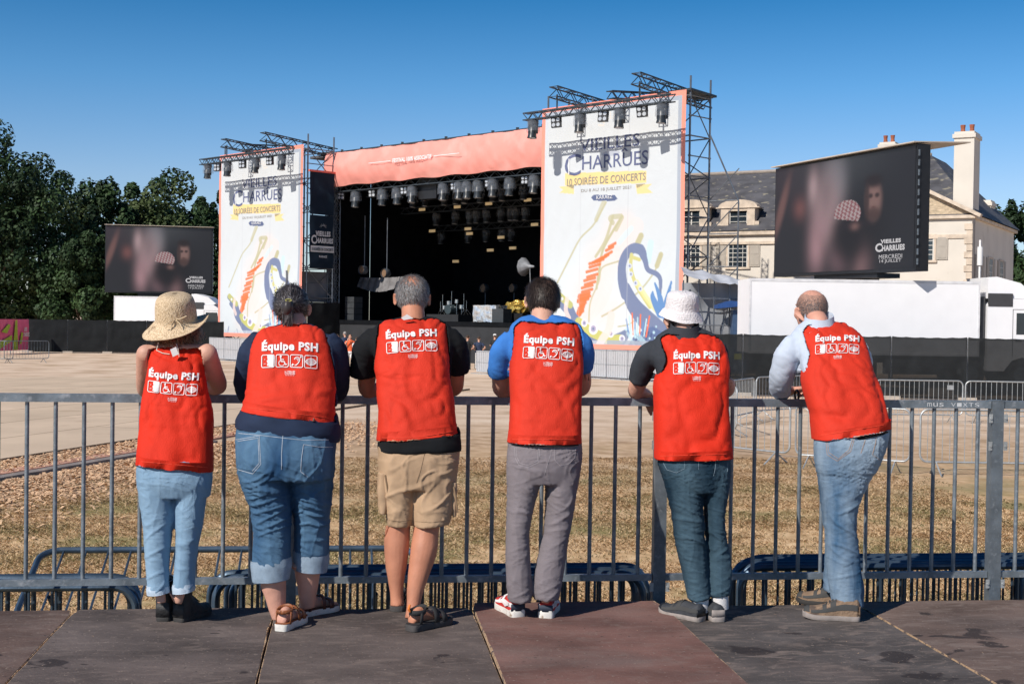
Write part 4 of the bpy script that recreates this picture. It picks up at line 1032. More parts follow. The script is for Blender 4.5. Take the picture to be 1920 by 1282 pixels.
scaffold('L', sr2+.05, sl2-.05, .35, min(wL, 6), ztL-.2, 'scaffold tower behind the poster banner at the left', 3, 7)
print('left tower side depth', wL)
# dark side scrims on the inner face of the left tower
Ft = Frame(Fs(sr2-.06, .3, 0), Fs(sr2-.06, min(wL, 6), 0))
def side_z(py, px=600): return Ft.hit(px, py)[1]
r_ = empty('side_scrim', Ft(Ft.len/2, 0, side_z(415)), 'plain navy scrim on the inner side of the left scaffold tower, upper one', 'scrim')
sheet(Ft, .1, Ft.len-.1, side_z(403), side_z(322), -.08, M_NAVYB, 'sheet', r_, .12)
mb = MB(); mb.bar(Ft(0, -.1, side_z(322)), Ft(Ft.len, -.1, side_z(322)), .12); mb.build('hem', pm('coral_hem', (.75,.16,.12), .7), r_)
r_ = empty('side_scrim', Ft(Ft.len/2, 0, side_z(502)), 'dark navy scrim with white festival logo on the inner side of the left tower', 'scrim')
za, zb_ = side_z(503), side_z(404); sheet(Ft, .1, Ft.len-.1, za, zb_, -.08, M_NAVYB, 'sheet', r_, .1)
g = lambda x, y: Ft(Ft.len*x, -.24, za+(zb_-za)*y); fl = Ft.s.dot(r0) > 0
gx = (lambda x, y: g(x, y)) if fl else (lambda x, y: g(1-x, y))
mb = MB(); put_text(mb, 'VIEILLES', .22, .78, .60, .70, gx, .05); put_text(mb, 'C', .06, .25, .45, .62, gx, .03); put_text(mb, 'HARRUES', .25, .88, .47, .57, gx, .05)
put_text(mb, 'KARAEZ', .36, .66, .20, .24, gx, .03)
for i in range(7): a0 = math.pi*(i+.5)/7; mb.add([gx(.5-.08*math.cos(a0)-.01, .76+.04*math.sin(a0)), gx(.5-.08*math.cos(a0)+.01, .76+.04*math.sin(a0)), gx(.5-.16*math.cos(a0), .76+.09*math.sin(a0))], [(0,1,2)])
mb.build('logo', M_INKW, r_)
mb = MB(); mb.add([gx(*p) for p in ((.04,.30),(.92,.30),(.92,.42),(.04,.42))], [(0,1,2,3)]); rb = mb.build('ribbon', M_INKW, r_)
mb = MB(); g3 = lambda x, y: gx(x, y)-Ft.w*.03 if (Ft.w.dot(f0) > 0) else gx(x, y)+Ft.w*.03
put_text(mb, '10 SOIRÉES DE CONCERTS', .08, .88, .325, .395, g3, .03); mb.build('ribbon_lettering', M_NAVYB, rb)
# grey backstage sheet low on that tower
r_ = empty('backstage_sheet', Ft(Ft.len/2, .5, side_z(565)), 'grey tarpaulin behind the lower part of the left scaffold tower', 'tarpaulin')
sheet(Ft, -.5, Ft.len+.8, side_z(566), side_z(508), 1.6, pm('grey_tarp', (.26,.27,.30), .7, .25, .7, .4, 2), 'sheet', r_, .2)
r_ = empty('dark_skirt', Ft(Ft.len/2, 0, 0), 'black skirt around the foot of the left scaffold tower', 'scrim')
sheet(Ft, .0, Ft.len+.5, .1, side_z(567), -.1, M_CLOTHD, 'sheet', r_, .1)

# --- stage house
WH = 2.6
sHl, zHl = Fs.hit(613, 288, WH); sHr, zHr = Fs.hit(1016, 240, WH); _, zHb = Fs.hit(613, 350, WH); _, zHb2 = Fs.hit(1015, 314, WH)
zHt = (zHl+zHr)/2; zHb = (zHb+zHb2)/2
print('header', sHl, zHl, sHr, zHr, zHb)
r_ = empty('stage_header', Fs((sHl+sHr)/2, WH, zHb), 'long coral pink fabric header over the stage opening', 'header banner')
NX, NY = 120, 16; V = []; F_ = []
for i in range(NX+1):
    for j in range(NY+1):
        s = sHl+(sHr-.6-sHl)*i/NX; t = j/NY
        bul = .25*math.sin(math.pi*t)+.10*noise.noise(Vector((s*.9+t*1.5, t*1.6, 1)))+.05*noise.noise(Vector((s*2.6-t*3, t*3, 5)))+.12*abs(noise.noise(Vector((s*.35+t*1.2, t*.8, 9))))
        V.append(Fs(s, WH-bul, zHb+(zHt-zHb)*t+.04*math.sin(s*2.1)*(t < .1)))
for i in range(NX):
    for j in range(NY): a = i*(NY+1)+j; F_.append((a, a+NY+1, a+NY+2, a+1))
mb = MB(); mb.add(V, F_); hb = mb.build('fabric', pm('coral_fabric', (.80,.31,.26), .6, .08, .6, .3, 2.5, c2=((.84,.45,.40), .5, .52), c2w=.25), r_, smooth=True)
mb = MB(); g = lambda x, y: Fs(sHl+(sHr-sHl)*x, WH-.44, zHb+(zHt-zHb)*y)
put_text(mb, 'FESTIVAL 100% ASSOCIATIF', .37, .555, .48, .60, g, .03)
for a, b in ((.25, .36), (.565, .68)): mb.add([g(a,.535), g(b,.535), g(b,.55), g(a,.55)], [(0,1,2,3)])
mb.build('lettering', M_INKW, hb)
sA, sB = sHr-1.0, sHl+.4           # right / left ends of the opening (s grows to the left)
STG = 2.35
st = empty('stage_house', Fs((sA+sB)/2, 9, 0), 'dark open stage with black roof and walls between the two poster towers', 'stage')
DP = 15.0
lo, hi = -8, 60
for _ in range(45):
    m_ = (lo+hi)/2
    if proj(Fs(m_, DP, 8))[0] > 1262: lo = m_
    else: hi = m_
sW = lo
mb = MB(); mb.prism([Fs(sA-1.5, WH+.2, STG-.25), Fs(sB+.6, WH+.2, STG-.25), Fs(sB+.6, DP, STG-.25), Fs(sW, DP, STG-.25)], (0,0,.25)); mb.build('stage_floor', M_DRAPE, st)
mb = MB(); mb.fbox(Fs, sA-1.5, sB-.6, WH+.25, WH+.32, 0, STG-.25); mb.build('stage_skirt', pm('black_skirt', (.022,.024,.028), .85, .2, 2), st)
mb = MB(); mb.fbox(Fs, sW, sB+1.5, DP, DP+.1, 0, zHt-.2); mb.build('back_drape', M_DRAPE, st)
mb = MB(); mb.prism([Fs(sA-1.5, WH+.3, 0), Fs(sW, DP-.01, 0), Fs(sW, DP-.01, zHt-.2), Fs(sA-1.5, WH+.3, zHt-.2)], Fs.s*-.08); mb.build('side_drape', M_DRAPE, st); mb = MB(); mb.fbox(Fs, sB+1.0, sB+1.1, 7.5, DP, 0, zHt-.2); mb.fbox(Fs, sB+1.12, sB+1.2, WH+1.3, 7.49, 0, zHt-.2); mb.build('side_drape', M_DRAPE, st)
mb = MB(); mb.prism([Fs(sA-1.5, WH+.1, zHt-.18), Fs(sB+1.5, WH+.1, zHt-.18), Fs(sB+1.5, DP+.2, zHt-.18), Fs(sW, DP+.2, zHt-.18)], (0,0,.16)); mb.build('roof', pm('roof_skin', (.10,.10,.11), .8), st)
mb = MB(); mb.bar(Fs(sA-2.4, WH+.02, zHt+.03), Fs(sB+.6, WH+.02, zHt+.03), .08); 
for k in range(12): s = sA-1+(sB-sA+1)*k/11; mb.box(Fs(s, WH+.02, zHt+.10), (.16,.16,.12))
mb.build('roof_edge', M_TRUSS, st)
for s, lb in ((sB-.35, 0), (sB+.75, 1)):
    mb = MB(); truss(mb, Fs(s, WH+.7+lb*.6, .1), Fs(s, WH+.7+lb*.6, zHt-.3), .52, 22); mb.build('column_truss', M_SCAF, st)
for k, (w_, z) in enumerate(((WH+.5, zHb-.12), (6.2, zHt-2.3), (9.2, zHt-3.2), (12.2, zHt-4.2))):
    mb = MB(); truss(mb, Fs(sA-1.0, w_, z), Fs(sB-.2, w_, z), .38, 40); mb.build('ceiling_truss', M_TRUSS, st)
# gold glints of light under the roof, imitated by small faintly glowing blocks
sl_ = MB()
glints = [(791,393),(857,388),(916,382),(989,375),(810,433),(877,429),(939,445),(1002,421),(919,469),(854,490),(961,465),(880,438)]
for px, py in glints:
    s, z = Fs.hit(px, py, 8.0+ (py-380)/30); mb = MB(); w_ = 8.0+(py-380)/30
    mb.fbox(Fs, s-.28, s+.28, w_-.02, w_+.05, z-.09, z+.09); mb.build('gold_glint', pm('glint_glow', (.72,.55,.34), .7, emit=(.6,.42,.2), es=.35) if 'glint_glow' not in bpy.data.materials else bpy.data.materials['glint_glow'], st)

# --- lamps: prototypes in local coordinates, hanging from z = 0
def proto_head():
    r_ = empty('moving_head_lamp', (0,0,0))
    mb = MB(); mb.box((0,0,-.13), (.34,.26,.16)); mb.box((0,0,-.02), (.10,.08,.08)); mb.build('base', M_BLK, r_)
    mb = MB()
    for sg in (-1, 1): mb.box((sg*.20,0,-.40), (.05,.12,.42))
    mb.box((0,0,-.22), (.42,.14,.05)); mb.build('yoke', M_BLK, r_)
    mb = MB(); mb.tube([(0,0,-.28), (0,-.02,-.38), (0,-.04,-.62), (0,-.05,-.78)], [.12,.19,.17,.20], 14); h = mb.build('head', pm('lamp_body', (.03,.035,.04), .35) if 'lamp_body' not in bpy.data.materials else bpy.data.materials['lamp_body'], r_, smooth=True)
    mb = MB(); mb.tube([(0,-.051,-.781), (0,-.052,-.80)], [.15,.13], 14); mb.build('lens', M_LENS, h)
    mb = MB(); mb.tube([(0,0,-.02), (0,0,-.10), (0,0,-.36), (.01,0,-.52)], [.14,.26,.28,.29], 12, cap=False); mb.build('rain_cover', M_COVER, r_, smooth=True)
    return r_
def proto_blinder():
    r_ = empty('blinder_lamp', (0,0,0))
    mb = MB(); mb.box((0,.05,-.30), (.50,.16,.50)); mb.build('housing', M_BLK, r_)
    for i in (-1, 1):
        for j in (-1, 1):
            mb = MB(); c = Vector((i*.12, -.031, -.30+j*.12)); mb.tube([c, c+Vector((0,-.02,0))], [.10,.09], 12); mb.build('lens', M_LENS, r_)
    mb = MB(); mb.bar((-.27,.05,-.02), (.27,.05,-.02), .04)
    for sg in (-1, 1): mb.bar((sg*.27,.05,-.02), (sg*.27,.05,-.32), .03)
    mb.build('bracket', M_BLK, r_); return r_
PH = proto_head(); PB = proto_blinder(); used = {'h': 0, 'b': 0}; fang = math.atan2(Fs.s.y, Fs.s.x)
def lamp(kind, px, w_, z, label, group, sc=1.0):
    p = None; lo, hi = -8, 60                       # s so that it hangs at photo column px
    for _ in range(45):
        m_ = (lo+hi)/2
        if proj(Fs(m_, w_, z))[0] > px: lo = m_
        else: hi = m_
    base = PH if kind == 'h' else PB
    o = base if not used[kind] else copy_tree(base); used[kind] += 1
    o.location = Fs(lo, w_, z); o.rotation_euler = (R(rnd.uniform(-4, 4)), R(rnd.uniform(-3, 3)), fang+math.pi+(0 if kind == 'h' else rnd.uniform(.2, .5))); o.scale = (sc,)*3
    tag(o, label, 'stage lamp', group)
ordn = ['leftmost','second','third','fourth','fifth','sixth','seventh','eighth','ninth','tenth','eleventh','twelfth','thirteenth','fourteenth','fifteenth','sixteenth']
# front light trusses of the towers
for nm, pa, pb, pyA, row, lbt in (('R', 985, 1262, 214, [(1000,'h'),(1042,'b'),(1088,'h'),(1131,'b'),(1163,'h'),(1203,'b'),(1243,'h')], 'right'), ('L', 378, 548, 304, [(390,'h'),(407,'b'),(427,'h'),(454,'b'),(480,'h'),(505,'b'),(529,'h')], 'left')):
    s0, s1, zt = TW[nm]; wF = -1.9
    sa, za = Fs.hit(pa, pyA, wF); sb, zb_ = Fs.hit(pb, 190 if nm == 'R' else 283, wF)
    z = (za+zb_)/2
    mb = MB(); truss(mb, Fs(sa, wF, z), Fs(sb, wF, z), .34); tag(mb.build('light_truss', M_TRUSS), 'horizontal lighting truss in front of the %s poster' % lbt, 'truss')
    for k, (qx, qy) in enumerate(((1037, 172), (1192, 147)) if nm == 'R' else ((418, 268), (492, 256))):
        s, zq = Fs.hit(qx, qy, wF-.3)
        mb = MB(); truss(mb, Fs(s, wF-.3, zq), Fs(s, 3.4, zt-.1), .5); mb.bar(Fs(s, wF, zq-.1), Fs(s, wF, z+.15), .07)
        tag(mb.build('roof_truss', M_TRUSS), '%s slanted truss sticking forward over the top of the %s poster' % (['left', 'right'][k], lbt), 'truss')
    for k, (px, kd) in enumerate(row): lamp(kd, px, wF, z-.15, '%s %s hanging in front of the %s poster' % (ordn[k], 'moving head lamp' if kd == 'h' else 'four-lens blinder', lbt), 'lamps on the truss in front of the %s poster' % lbt, 1.22 if kd == 'h' else 1.0)
    mb = MB(); sk, zq = Fs.hit(1143 if nm == 'R' else 455, 178 if nm == 'R' else 276, wF+.6); truss(mb, Fs(sk, wF+.6, zq), Fs(sk, 2.5, zt+.35), .35); tag(mb.build('roof_truss', M_TRUSS), 'short middle truss over the top of the %s poster' % lbt, 'truss')
row = [(640,'b'),(668,'h'),(697,'b'),(718,'h'),(745,'h'),(757,'b'),(774,'h'),(832,'h'),(851,'b'),(862,'h'),(877,'h'),(897,'h'),(916,'b'),(925,'h'),(957,'h'),(984,'b'),(1003,'h')]
for k, (px, kd) in enumerate(row): lamp(kd, px, WH+.5, zHb-.3, '%s lamp of the row under the coral header, counted from the left' % (ordn[k] if k < 16 else 'last'), 'lamps under the stage header', 1.35 if kd == 'h' else .9)
for r2, (w_, z, pxs) in enumerate(((6.2, zHt-2.5, [776,798,833,857,873,901,924,942,982]), (9.2, zHt-3.4, [818,855,881,894,912,940,959,968,986]), (12.2, zHt-4.4, [828,878,912,942,960]))):
    for k, px in enumerate(pxs): lamp('h', px, w_, z, '%s lamp hanging from the %s ceiling truss inside the stage' % (ordn[k], ['front', 'middle', 'rear'][r2]), 'lamps inside the stage', 1.1)
# hanging line-array style panel
s, z = Fs.hit(806, 345, WH+.9); mb = MB(); mb.fbox(Fs, s-.8, s+.8, WH+.7, WH+1.4, z-.9, z+.55); mb2 = mb.build('hanging_panel', M_BLK)
tag(mb2, 'dark slatted box hanging under the middle of the coral header', 'speaker')
# --- things on stage
def onstage(px, w_, z=STG):
    lo, hi = -8, 60
    for _ in range(45):
        m_ = (lo+hi)/2
        if proj(Fs(m_, w_, z))[0] > px: lo = m_
        else: hi = m_
    return lo
M_CHROME = pm('chrome', (.6,.62,.65), .2, .1, 5, metal=1.0)
s = onstage(850, 9); b0 = Fs(s, 9, STG+.45)
r_ = empty('drum_kit', b0, 'drum kit with chrome stands on a black riser at the back of the stage', 'drum kit')
mb = MB(); mb.fbox(Fs, s-1.5, s+1.5, 8, 10.6, STG+.003, STG+.45); tag(mb.build('drum_riser', pm('riser_black', (.02,.022,.026), .7)), 'black riser under the drum kit', 'riser')
mb = MB(); mb.tube([b0-Fs.w*.5+Vector((0,0,.33)), b0+Vector((0,0,.33))], .31, 18); mb.build('bass_drum', pm('drum_shell', (.05,.07,.08), .3), r_, smooth=True)
for dx, dz, rr in ((.45,.75,.18), (-.3,.85,.16), (.85,.45,.2), (-.75,.5,.2)):
    mb = MB(); c = b0+Fs.s*dx+Vector((0,0,dz)); mb.tube([c-Vector((0,0,.12)), c+Vector((0,0,.12))], rr, 14); mb.tube([c, c-Vector((0,0,dz))], .02, 6); mb.build('tom_drum', M_CHROME, r_)
for dx, dz, rr in ((1.05,1.3,.26), (-.95,1.35,.26), (.2,1.5,.22), (-1.2,.9,.2), (1.25,.85,.2)):
    mb = MB(); c = b0+Fs.s*dx+Vector((0,0,dz)); mb.tube([c, c+Vector((0,0,.02))], [rr, .03], 14); mb.tube([c, c+Vector((0,0,-dz+.2))], .018, 6)
    for a in (0, 2.1, 4.2): mb.tube([c+Vector((0,0,-dz+.4)), c+Vector((math.cos(a)*.3, math.sin(a)*.3, -dz))], .014, 5)
    mb.build('cymbal', M_CHROME, r_)
s = onstage(915, 4.2); mb = MB(); mb.fbox(Fs, s-.95, s+.95, 3.9, 4.8, STG+.02, STG+.98)
o = mb.build('cover_sheet', pm('silver_foil', (.72,.72,.72), .25, .25, 6, 1.0, 5, metal=.6), None); bm = bmesh.new(); bm.from_mesh(o.data); bmesh.ops.subdivide_edges(bm, edges=bm.edges, cuts=9, use_grid_fill=True)
for v in bm.verts: v.co += Vector((noise.noise(v.co*3), noise.noise(v.co*3+Vector((9,0,0))), noise.noise(v.co*3+Vector((0,9,0)))))*.05
bm.to_mesh(o.data); bm.free(); o.name = 'foil_wrapped_case'; tag(o, 'silver foil wrapped case at the front of the stage', 'case')
s = onstage(972, 6); c = Fs(s, 6, STG+.9); mb = MB(); mb.ball(c, (.75,.45,.38), 24, 14); o = mb.build('gold_cover', pm('gold_foil', (.75,.50,.12), .25, .3, 8, .8, 8, metal=.7), None, False)
for v in o.data.vertices: v.co += Vector((noise.noise(v.co*4), noise.noise(v.co*4+Vector((5,0,0))), noise.noise(v.co*4+Vector((0,5,0)))))*.22
tag(o, 'crumpled gold foil cover over an instrument on stage', 'cover')
mb = MB(); mb.fbox(Fs, s-.9, s+.9, 5.4, 6.8, STG+.003, STG+.55); tag(mb.build('instrument_riser', M_BLK), 'black riser under the gold foil', 'riser')
for px, lb in ((908, 'left of two round fans at the back of the stage'), (962, 'right of two round fans at the back of the stage'), (681, 'round lamp low at the left edge of the stage'), (723, 'round lamp right of the one at the stage left edge')):
    py = 540 if px > 800 else (506 if px == 681 else 512); w_ = 11 if px > 800 else 5; s, z = Fs.hit(px, py, w_); c = Fs(s, w_, z); r_ = empty('round_lamp', c, lb, 'stage lamp')
    ax = -Fs.w; mb = MB(); mb.tube([c+ax*.2, c+ax*.12, c-ax*.2, c-ax*.35], [.28,.30,.26,.12], 18, cap=False); mb.build('housing', M_SCAF, r_, smooth=True)
    mb = MB(); mb.tube([c+ax*.1, c+ax*.12], [.27,.2], 16); mb.build('lens', pm('amber_lens', (.22,.14,.09), .25) if 'amber_lens' not in bpy.data.materials else bpy.data.materials['amber_lens'], r_)
    mb = MB(); mb.tube([c-ax*.1, Fs(s, w_+.1, STG if px > 800 else z+3.5)], .03, 6); mb.build('stand', M_SCAF, r_)
# draped pale cloth at stage left, screens below
s1_ = onstage(668, 6); s2_ = onstage(750, 6); _, z = Fs.hit(700, 540, 6); V = []; F_ = []
for i in range(41):
    for j in range(9):
        t = i/40; s = s1_+(s2_-s1_)*t; V.append(Fs(s, 6+.3*j/8+.06*math.sin(t*40), z+.1-.35*math.sin(math.pi*t)*(1-j/10.)+j*.08))
for i in range(40):
    for j in range(8): a = i*9+j; F_.append((a, a+9, a+10, a+1))
mb = MB(); mb.add(V, F_); o = mb.build('draped_cloth', pm('grey_cloth', (.17,.165,.17), .8, .3, 3), None, True); tag(o, 'pale cloth sagging across the left side of the stage', 'cloth')
s = onstage(992, 4.6); _, z = Fs.hit(992, 500, 4.6); c = Fs(s, 4.6, z); mb = MB(); mb.tube([c-Fs.s*-.5, c, c+Fs.s*-.35], [.55,.12,.05], 10, cap=False); mb.tube([c, Fs(s, 4.8, STG)], .03, 6)
tag(mb.build('folded_umbrella_light', pm('silver_cloth', (.22,.23,.25), .5, .3, 4), None, True), 'silver cone shaped reflector on a stand at the right edge of the stage', 'reflector')
for px, hh, lb in ((664, 1.5, 'stack of black speaker boxes at the left corner of the stage'), (942, .8, 'small black monitor wedge right of the silver case')):
    s = onstage(px, 4); r_ = empty('speaker_stack', Fs(s, 4, STG), lb, 'speaker'); n_ = 4 if hh > 1 else 1
    for k in range(n_):
        mb = MB(); mb.fbox(Fs, s-.45, s+.45, 3.6, 4.3, STG+.01+k*hh/n_, STG+(k+1)*hh/n_-.02); cb = mb.build('box', pm('speaker_black', (.045,.05,.055), .5) if 'speaker_black' not in bpy.data.materials else bpy.data.materials['speaker_black'], r_)
# pit barrier, pale
M_PIT = pm('pit_barrier_alu', (.50,.50,.52), .5, .06, 2, metal=.2)
def pit(pa, pya, pb, pyb, D0, D1, n, where):
    A = dep(pa, pya, D0); B = dep(pb, pyb, D1); fr = Frame(A, B); L = fr.len/n; H = (A.z+B.z)/2
    for k in range(n):
        r_ = empty('pit_barrier', fr(L*(k+.5), 0, 0), '%s pale barrier section %s' % (ordn[k], where), 'pit barrier', 'pale barrier sections in front of the stage')
        mb = MB(); mb.fbox(fr, L*k+.02, L*(k+1)-.02, 0, .06, .08, H); mb.build('panel', M_PIT, r_)
        mb = MB()
        for z in (.09, H*.5, H-.03): mb.fbox(fr, L*k+.02, L*(k+1)-.02, -.02, -.001, z-.012, z+.012)
        for q in range(9): mb.fbox(fr, L*k+.06+q*(L-.12)/8.5, L*k+.075+q*(L-.12)/8.5, -.012, -.002, .12, H-.05)
        mb.build('rib', M_BARR, r_)
        mb = MB(); mb.fbox(fr, L*k+.03, L*(k+1)-.03, -.35, -.021, .0, .03); mb.build('foot', M_BARR, r_)
pit(1262, 657, 1062, 655, 55, 60, 5, 'below the right poster, from its right end')
pit(650, 640, 392, 634, 66, 76, 8, 'below the left poster, from its right end')
pit(960, 660, 893, 657, 60, 62, 2, 'behind the blue shirt man')
# grey service tent and blue object right of the right tower
pa = dep(1283, 525, 60); pb = dep(1400, 530, 60); fr = Frame(pa, pb); r_ = empty('service_tent', fr(fr.len/2, 1, 0), 'grey tarpaulin shelter under the right scaffold tower beside the trailer', 'tent')
sheet(fr, 0, fr.len, .2, pa.z-.1, .8, pm('tent_grey', (.22,.235,.26), .6, .3, .8, .6, 2.5), 'wall', r_, .25)
mb = MB(); V = []; F_ = []
for i in range(25):
    for j in range(5): t = i/24; V.append(fr(fr.len*t, -.4+j*.6, pa.z+.35-.1*abs(math.sin(t*8))-.45*t+(j-1)*.12+.08*noise.noise(Vector((t*9, j*.6, 2)))))
for i in range(24):
    for j in range(4): a = i*5+j; F_.append((a, a+5, a+6, a+1))
mb.add(V, F_); mb.build('roof_sheet', pm('pale_tarp', (.55,.57,.62), .5, .2, 1.2, .5, 3), r_, smooth=True)
mb = MB()
for t in (0, .25, .5, .75, 1): mb.tube([fr(fr.len*t, .3, 0), fr(fr.len*t, .3, pa.z)], .035, 6)
for z in (1.2, 2.4, 3.6): mb.tube([fr(0, .3, z), fr(fr.len, .3, z)], .03, 6)
for t in (0, .5): mb.tube([fr(fr.len*t, .25, .4), fr(fr.len*(t+.25), .25, 3.6)], .025, 6); mb.tube([fr(fr.len*(t+.5), .25, .4), fr(fr.len*(t+.25), .25, 3.6)], .025, 6)
mb.build('frame', M_SCAF, r_)
r_ = empty('portable_cabin', fr(fr.len*.86, -.3, 0), 'dark blue cabin with blue tarpaulin roof beside the trailer', 'cabin'); M_BL = pm('blue_panel', (.04,.08,.16), .5, .2, 2)
mb = MB(); mb.fbox(fr, fr.len*.76, fr.len*.99, -.5, .2, .3, 3.1); mb.build('body', M_BL, r_)
mb = MB(); mb.prism([fr(fr.len*.5,-.8,3.15), fr(fr.len*1.0,-.8,3.3), fr(fr.len*1.0,-.8,3.45), fr(fr.len*.7,-.8,3.5), fr(fr.len*.5,-.8,3.3)], fr.w*1.1); mb.build('roof', pm('blue_tarp', (.02,.07,.24), .5), r_)
mb = MB(); mb.fbox(fr, fr.len*.79, fr.len*.93, -.53, -.502, .9, 1.15); mb.build('yellow_strip', pm('hi_vis', (.6,.62,.12), .6), r_)
# ------------------------------------------------------------------ people leaning on the railing
def ss(a, b, x):
    t = min(1, max(0, (x-a)/(b-a))); return t*t*(3-2*t)
def N3(x, y, z): return noise.noise(Vector((x, y, z)))
def skin_mat(name, c, red=.1):
    return pm(name, c, .55, .14, 9, .12, 120, spec=.4, world=True)
def fabric(name, c, var=.1, rough=.85, weave=420, bump=.25, vs=6, c2=None, stretch=(1,1,1), fuzz=.0):
    m = pm(name, c, rough, var, vs, bump, weave, world=True, c2=c2, spec=.2, stretch=stretch); return m
def denim(name, dark, light, amt=.5, vs=5):
    m = pm(name, dark, .85, .15, vs, .45, 350, col2=light, world=True, spec=.2, det=9, stretch=(1.6,1.6,.45)); 
    r = [n for n in m.node_tree.nodes if n.type == 'VALTORGB'][0]; r.color_ramp.elements[0].position = .5-amt/2; r.color_ramp.elements[1].position = .5+amt/2+.04
    return m
def knit_red(name, c):
    m = pm(name, c, .75, .07, 3, 0, 10, world=True, spec=.25); nt = m.node_tree; b = nt.nodes['Principled BSDF']
    g = nt.nodes.new('ShaderNodeNewGeometry'); mp = nt.nodes.new('ShaderNodeMapping'); mp.inputs['Scale'].default_value = (1, 1, .45); nt.links.new(g.outputs['Position'], mp.inputs[0])
    vo = nt.nodes.new('ShaderNodeTexVoronoi'); vo.inputs['Scale'].default_value = 190; nt.links.new(mp.outputs[0], vo.inputs['Vector'])
    wv = nt.nodes.new('ShaderNodeTexNoise'); wv.inputs['Scale'].default_value = 26; wv.inputs['Detail'].default_value = 5; nt.links.new(g.outputs['Position'], wv.inputs['Vector'])
    b1 = nt.nodes.new('ShaderNodeBump'); b1.inputs['Strength'].default_value = .35; b1.inputs['Distance'].default_value = .003; nt.links.new(vo.outputs['Distance'], b1.inputs['Height'])
    b2 = nt.nodes.new('ShaderNodeBump'); b2.inputs['Strength'].default_value = .25; b2.inputs['Distance'].default_value = .008; nt.links.new(wv.outputs['Fac'], b2.inputs['Height']); nt.links.new(b1.outputs[0], b2.inputs['Normal'])
    nt.links.new(b2.outputs[0], b.inputs['Normal']); return m
M_VEST = [knit_red('red_vest_cloth', (.62,.026,.008)), knit_red('red_vest_mesh', (.61,.034,.014))]
M_PRINT = pm('white_vest_print', (.80,.76,.76), .6, .06, 40, world=True, c2=((.60,.22,.18), 130, .66))
M_SEAM = pm('red_seam', (.80,.07,.03), .8, .1, 30)

NR = 56
def lr_rings(rows, Yof, per=7, n=NR, ex=2.25):
    """rows: (yl, xl, yr, xr, thickness[, dY]) photo pixels of the left and right outline"""
    rows = [tuple(r)+(0,)*(6-len(r)) for r in rows]; out = []
    for yl, xl, yr, xr, th, dY in catmull(rows, per):
        Yc = Yof((yl+yr)/2)+dY; L = at(xl, yl, Yc); Rr = at(xr, yr, Yc); c = (L+Rr)/2; A = (Rr-L)/2; ring = []
        for k in range(n):
            t = 2*math.pi*k/n; ct, st = math.cos(t), math.sin(t)
            ring.append(c + A*(abs(ct)**(2/ex))*(1 if ct >= 0 else -1) + Vector((0, th*(abs(st)**(2/ex))*(1 if st >= 0 else -1), 0)))
        out.append(ring)
    return out
def path_tube(mb, pts, rad, per=5, seg=18, flat=1.0):
    P = catmull([(*p, r) for p, r in zip(pts, rad)], per); mb.tube([Vector(p[:3]) for p in P], [max(.002, p[3]) for p in P], seg, flat=flat)
def hand(mb, wrist, fwd, palm_n, side, s=1.0, curl=.9):
    """wrist point, direction of the fingers, normal on the palm side, thumb side vector"""
    f = Vector(fwd).normalized(); n = Vector(palm_n); n = (n-f*n.dot(f)).normalized(); sd_ = f.cross(n)*side
    mb.rings([[wrist+f*(.0+d)*s+(sd_*math.cos(a)*w_+n*math.sin(a)*h_)*s for a in [2*math.pi*k/14 for k in range(14)]] for d, w_, h_ in ((-.02,.026,.022),(.02,.032,.018),(.05,.040,.017),(.08,.041,.016),(.095,.034,.012))])
    for i, (o, L) in enumerate(((.030,.072),(.010,.080),(-.010,.074),(-.029,.058))):
        p = wrist+(f*.088+sd_*o)*s; d = f; pts = [p-f*.02*s]; a = 0
        for j, fr_ in enumerate((.42,.32,.26)):
            pts.append(p); a += curl*(.35+.15*i*.3)*(1 if j else .8); dd = (f*math.cos(a)+n*math.sin(a)+sd_*.08*(1.5-i)*(j == 0)).normalized(); p = p+dd*L*fr_*s
        pts.append(p); path_tube(mb, pts, [.010*s, .0095*s, .009*s, .0085*s, .0065*s], 3, 10)
    p = wrist+(f*.025+sd_*.028)*s; d1 = (f*.7+sd_*.7+n*.2).normalized(); d2 = (f*.9+sd_*.2+n*.5).normalized()
    path_tube(mb, [p-d1*.01, p+d1*.03*s, p+d1*.03*s+d2*.03*s, p+d1*.03*s+d2*.055*s], [.013*s, .012*s, .0105*s, .008*s], 3, 10)
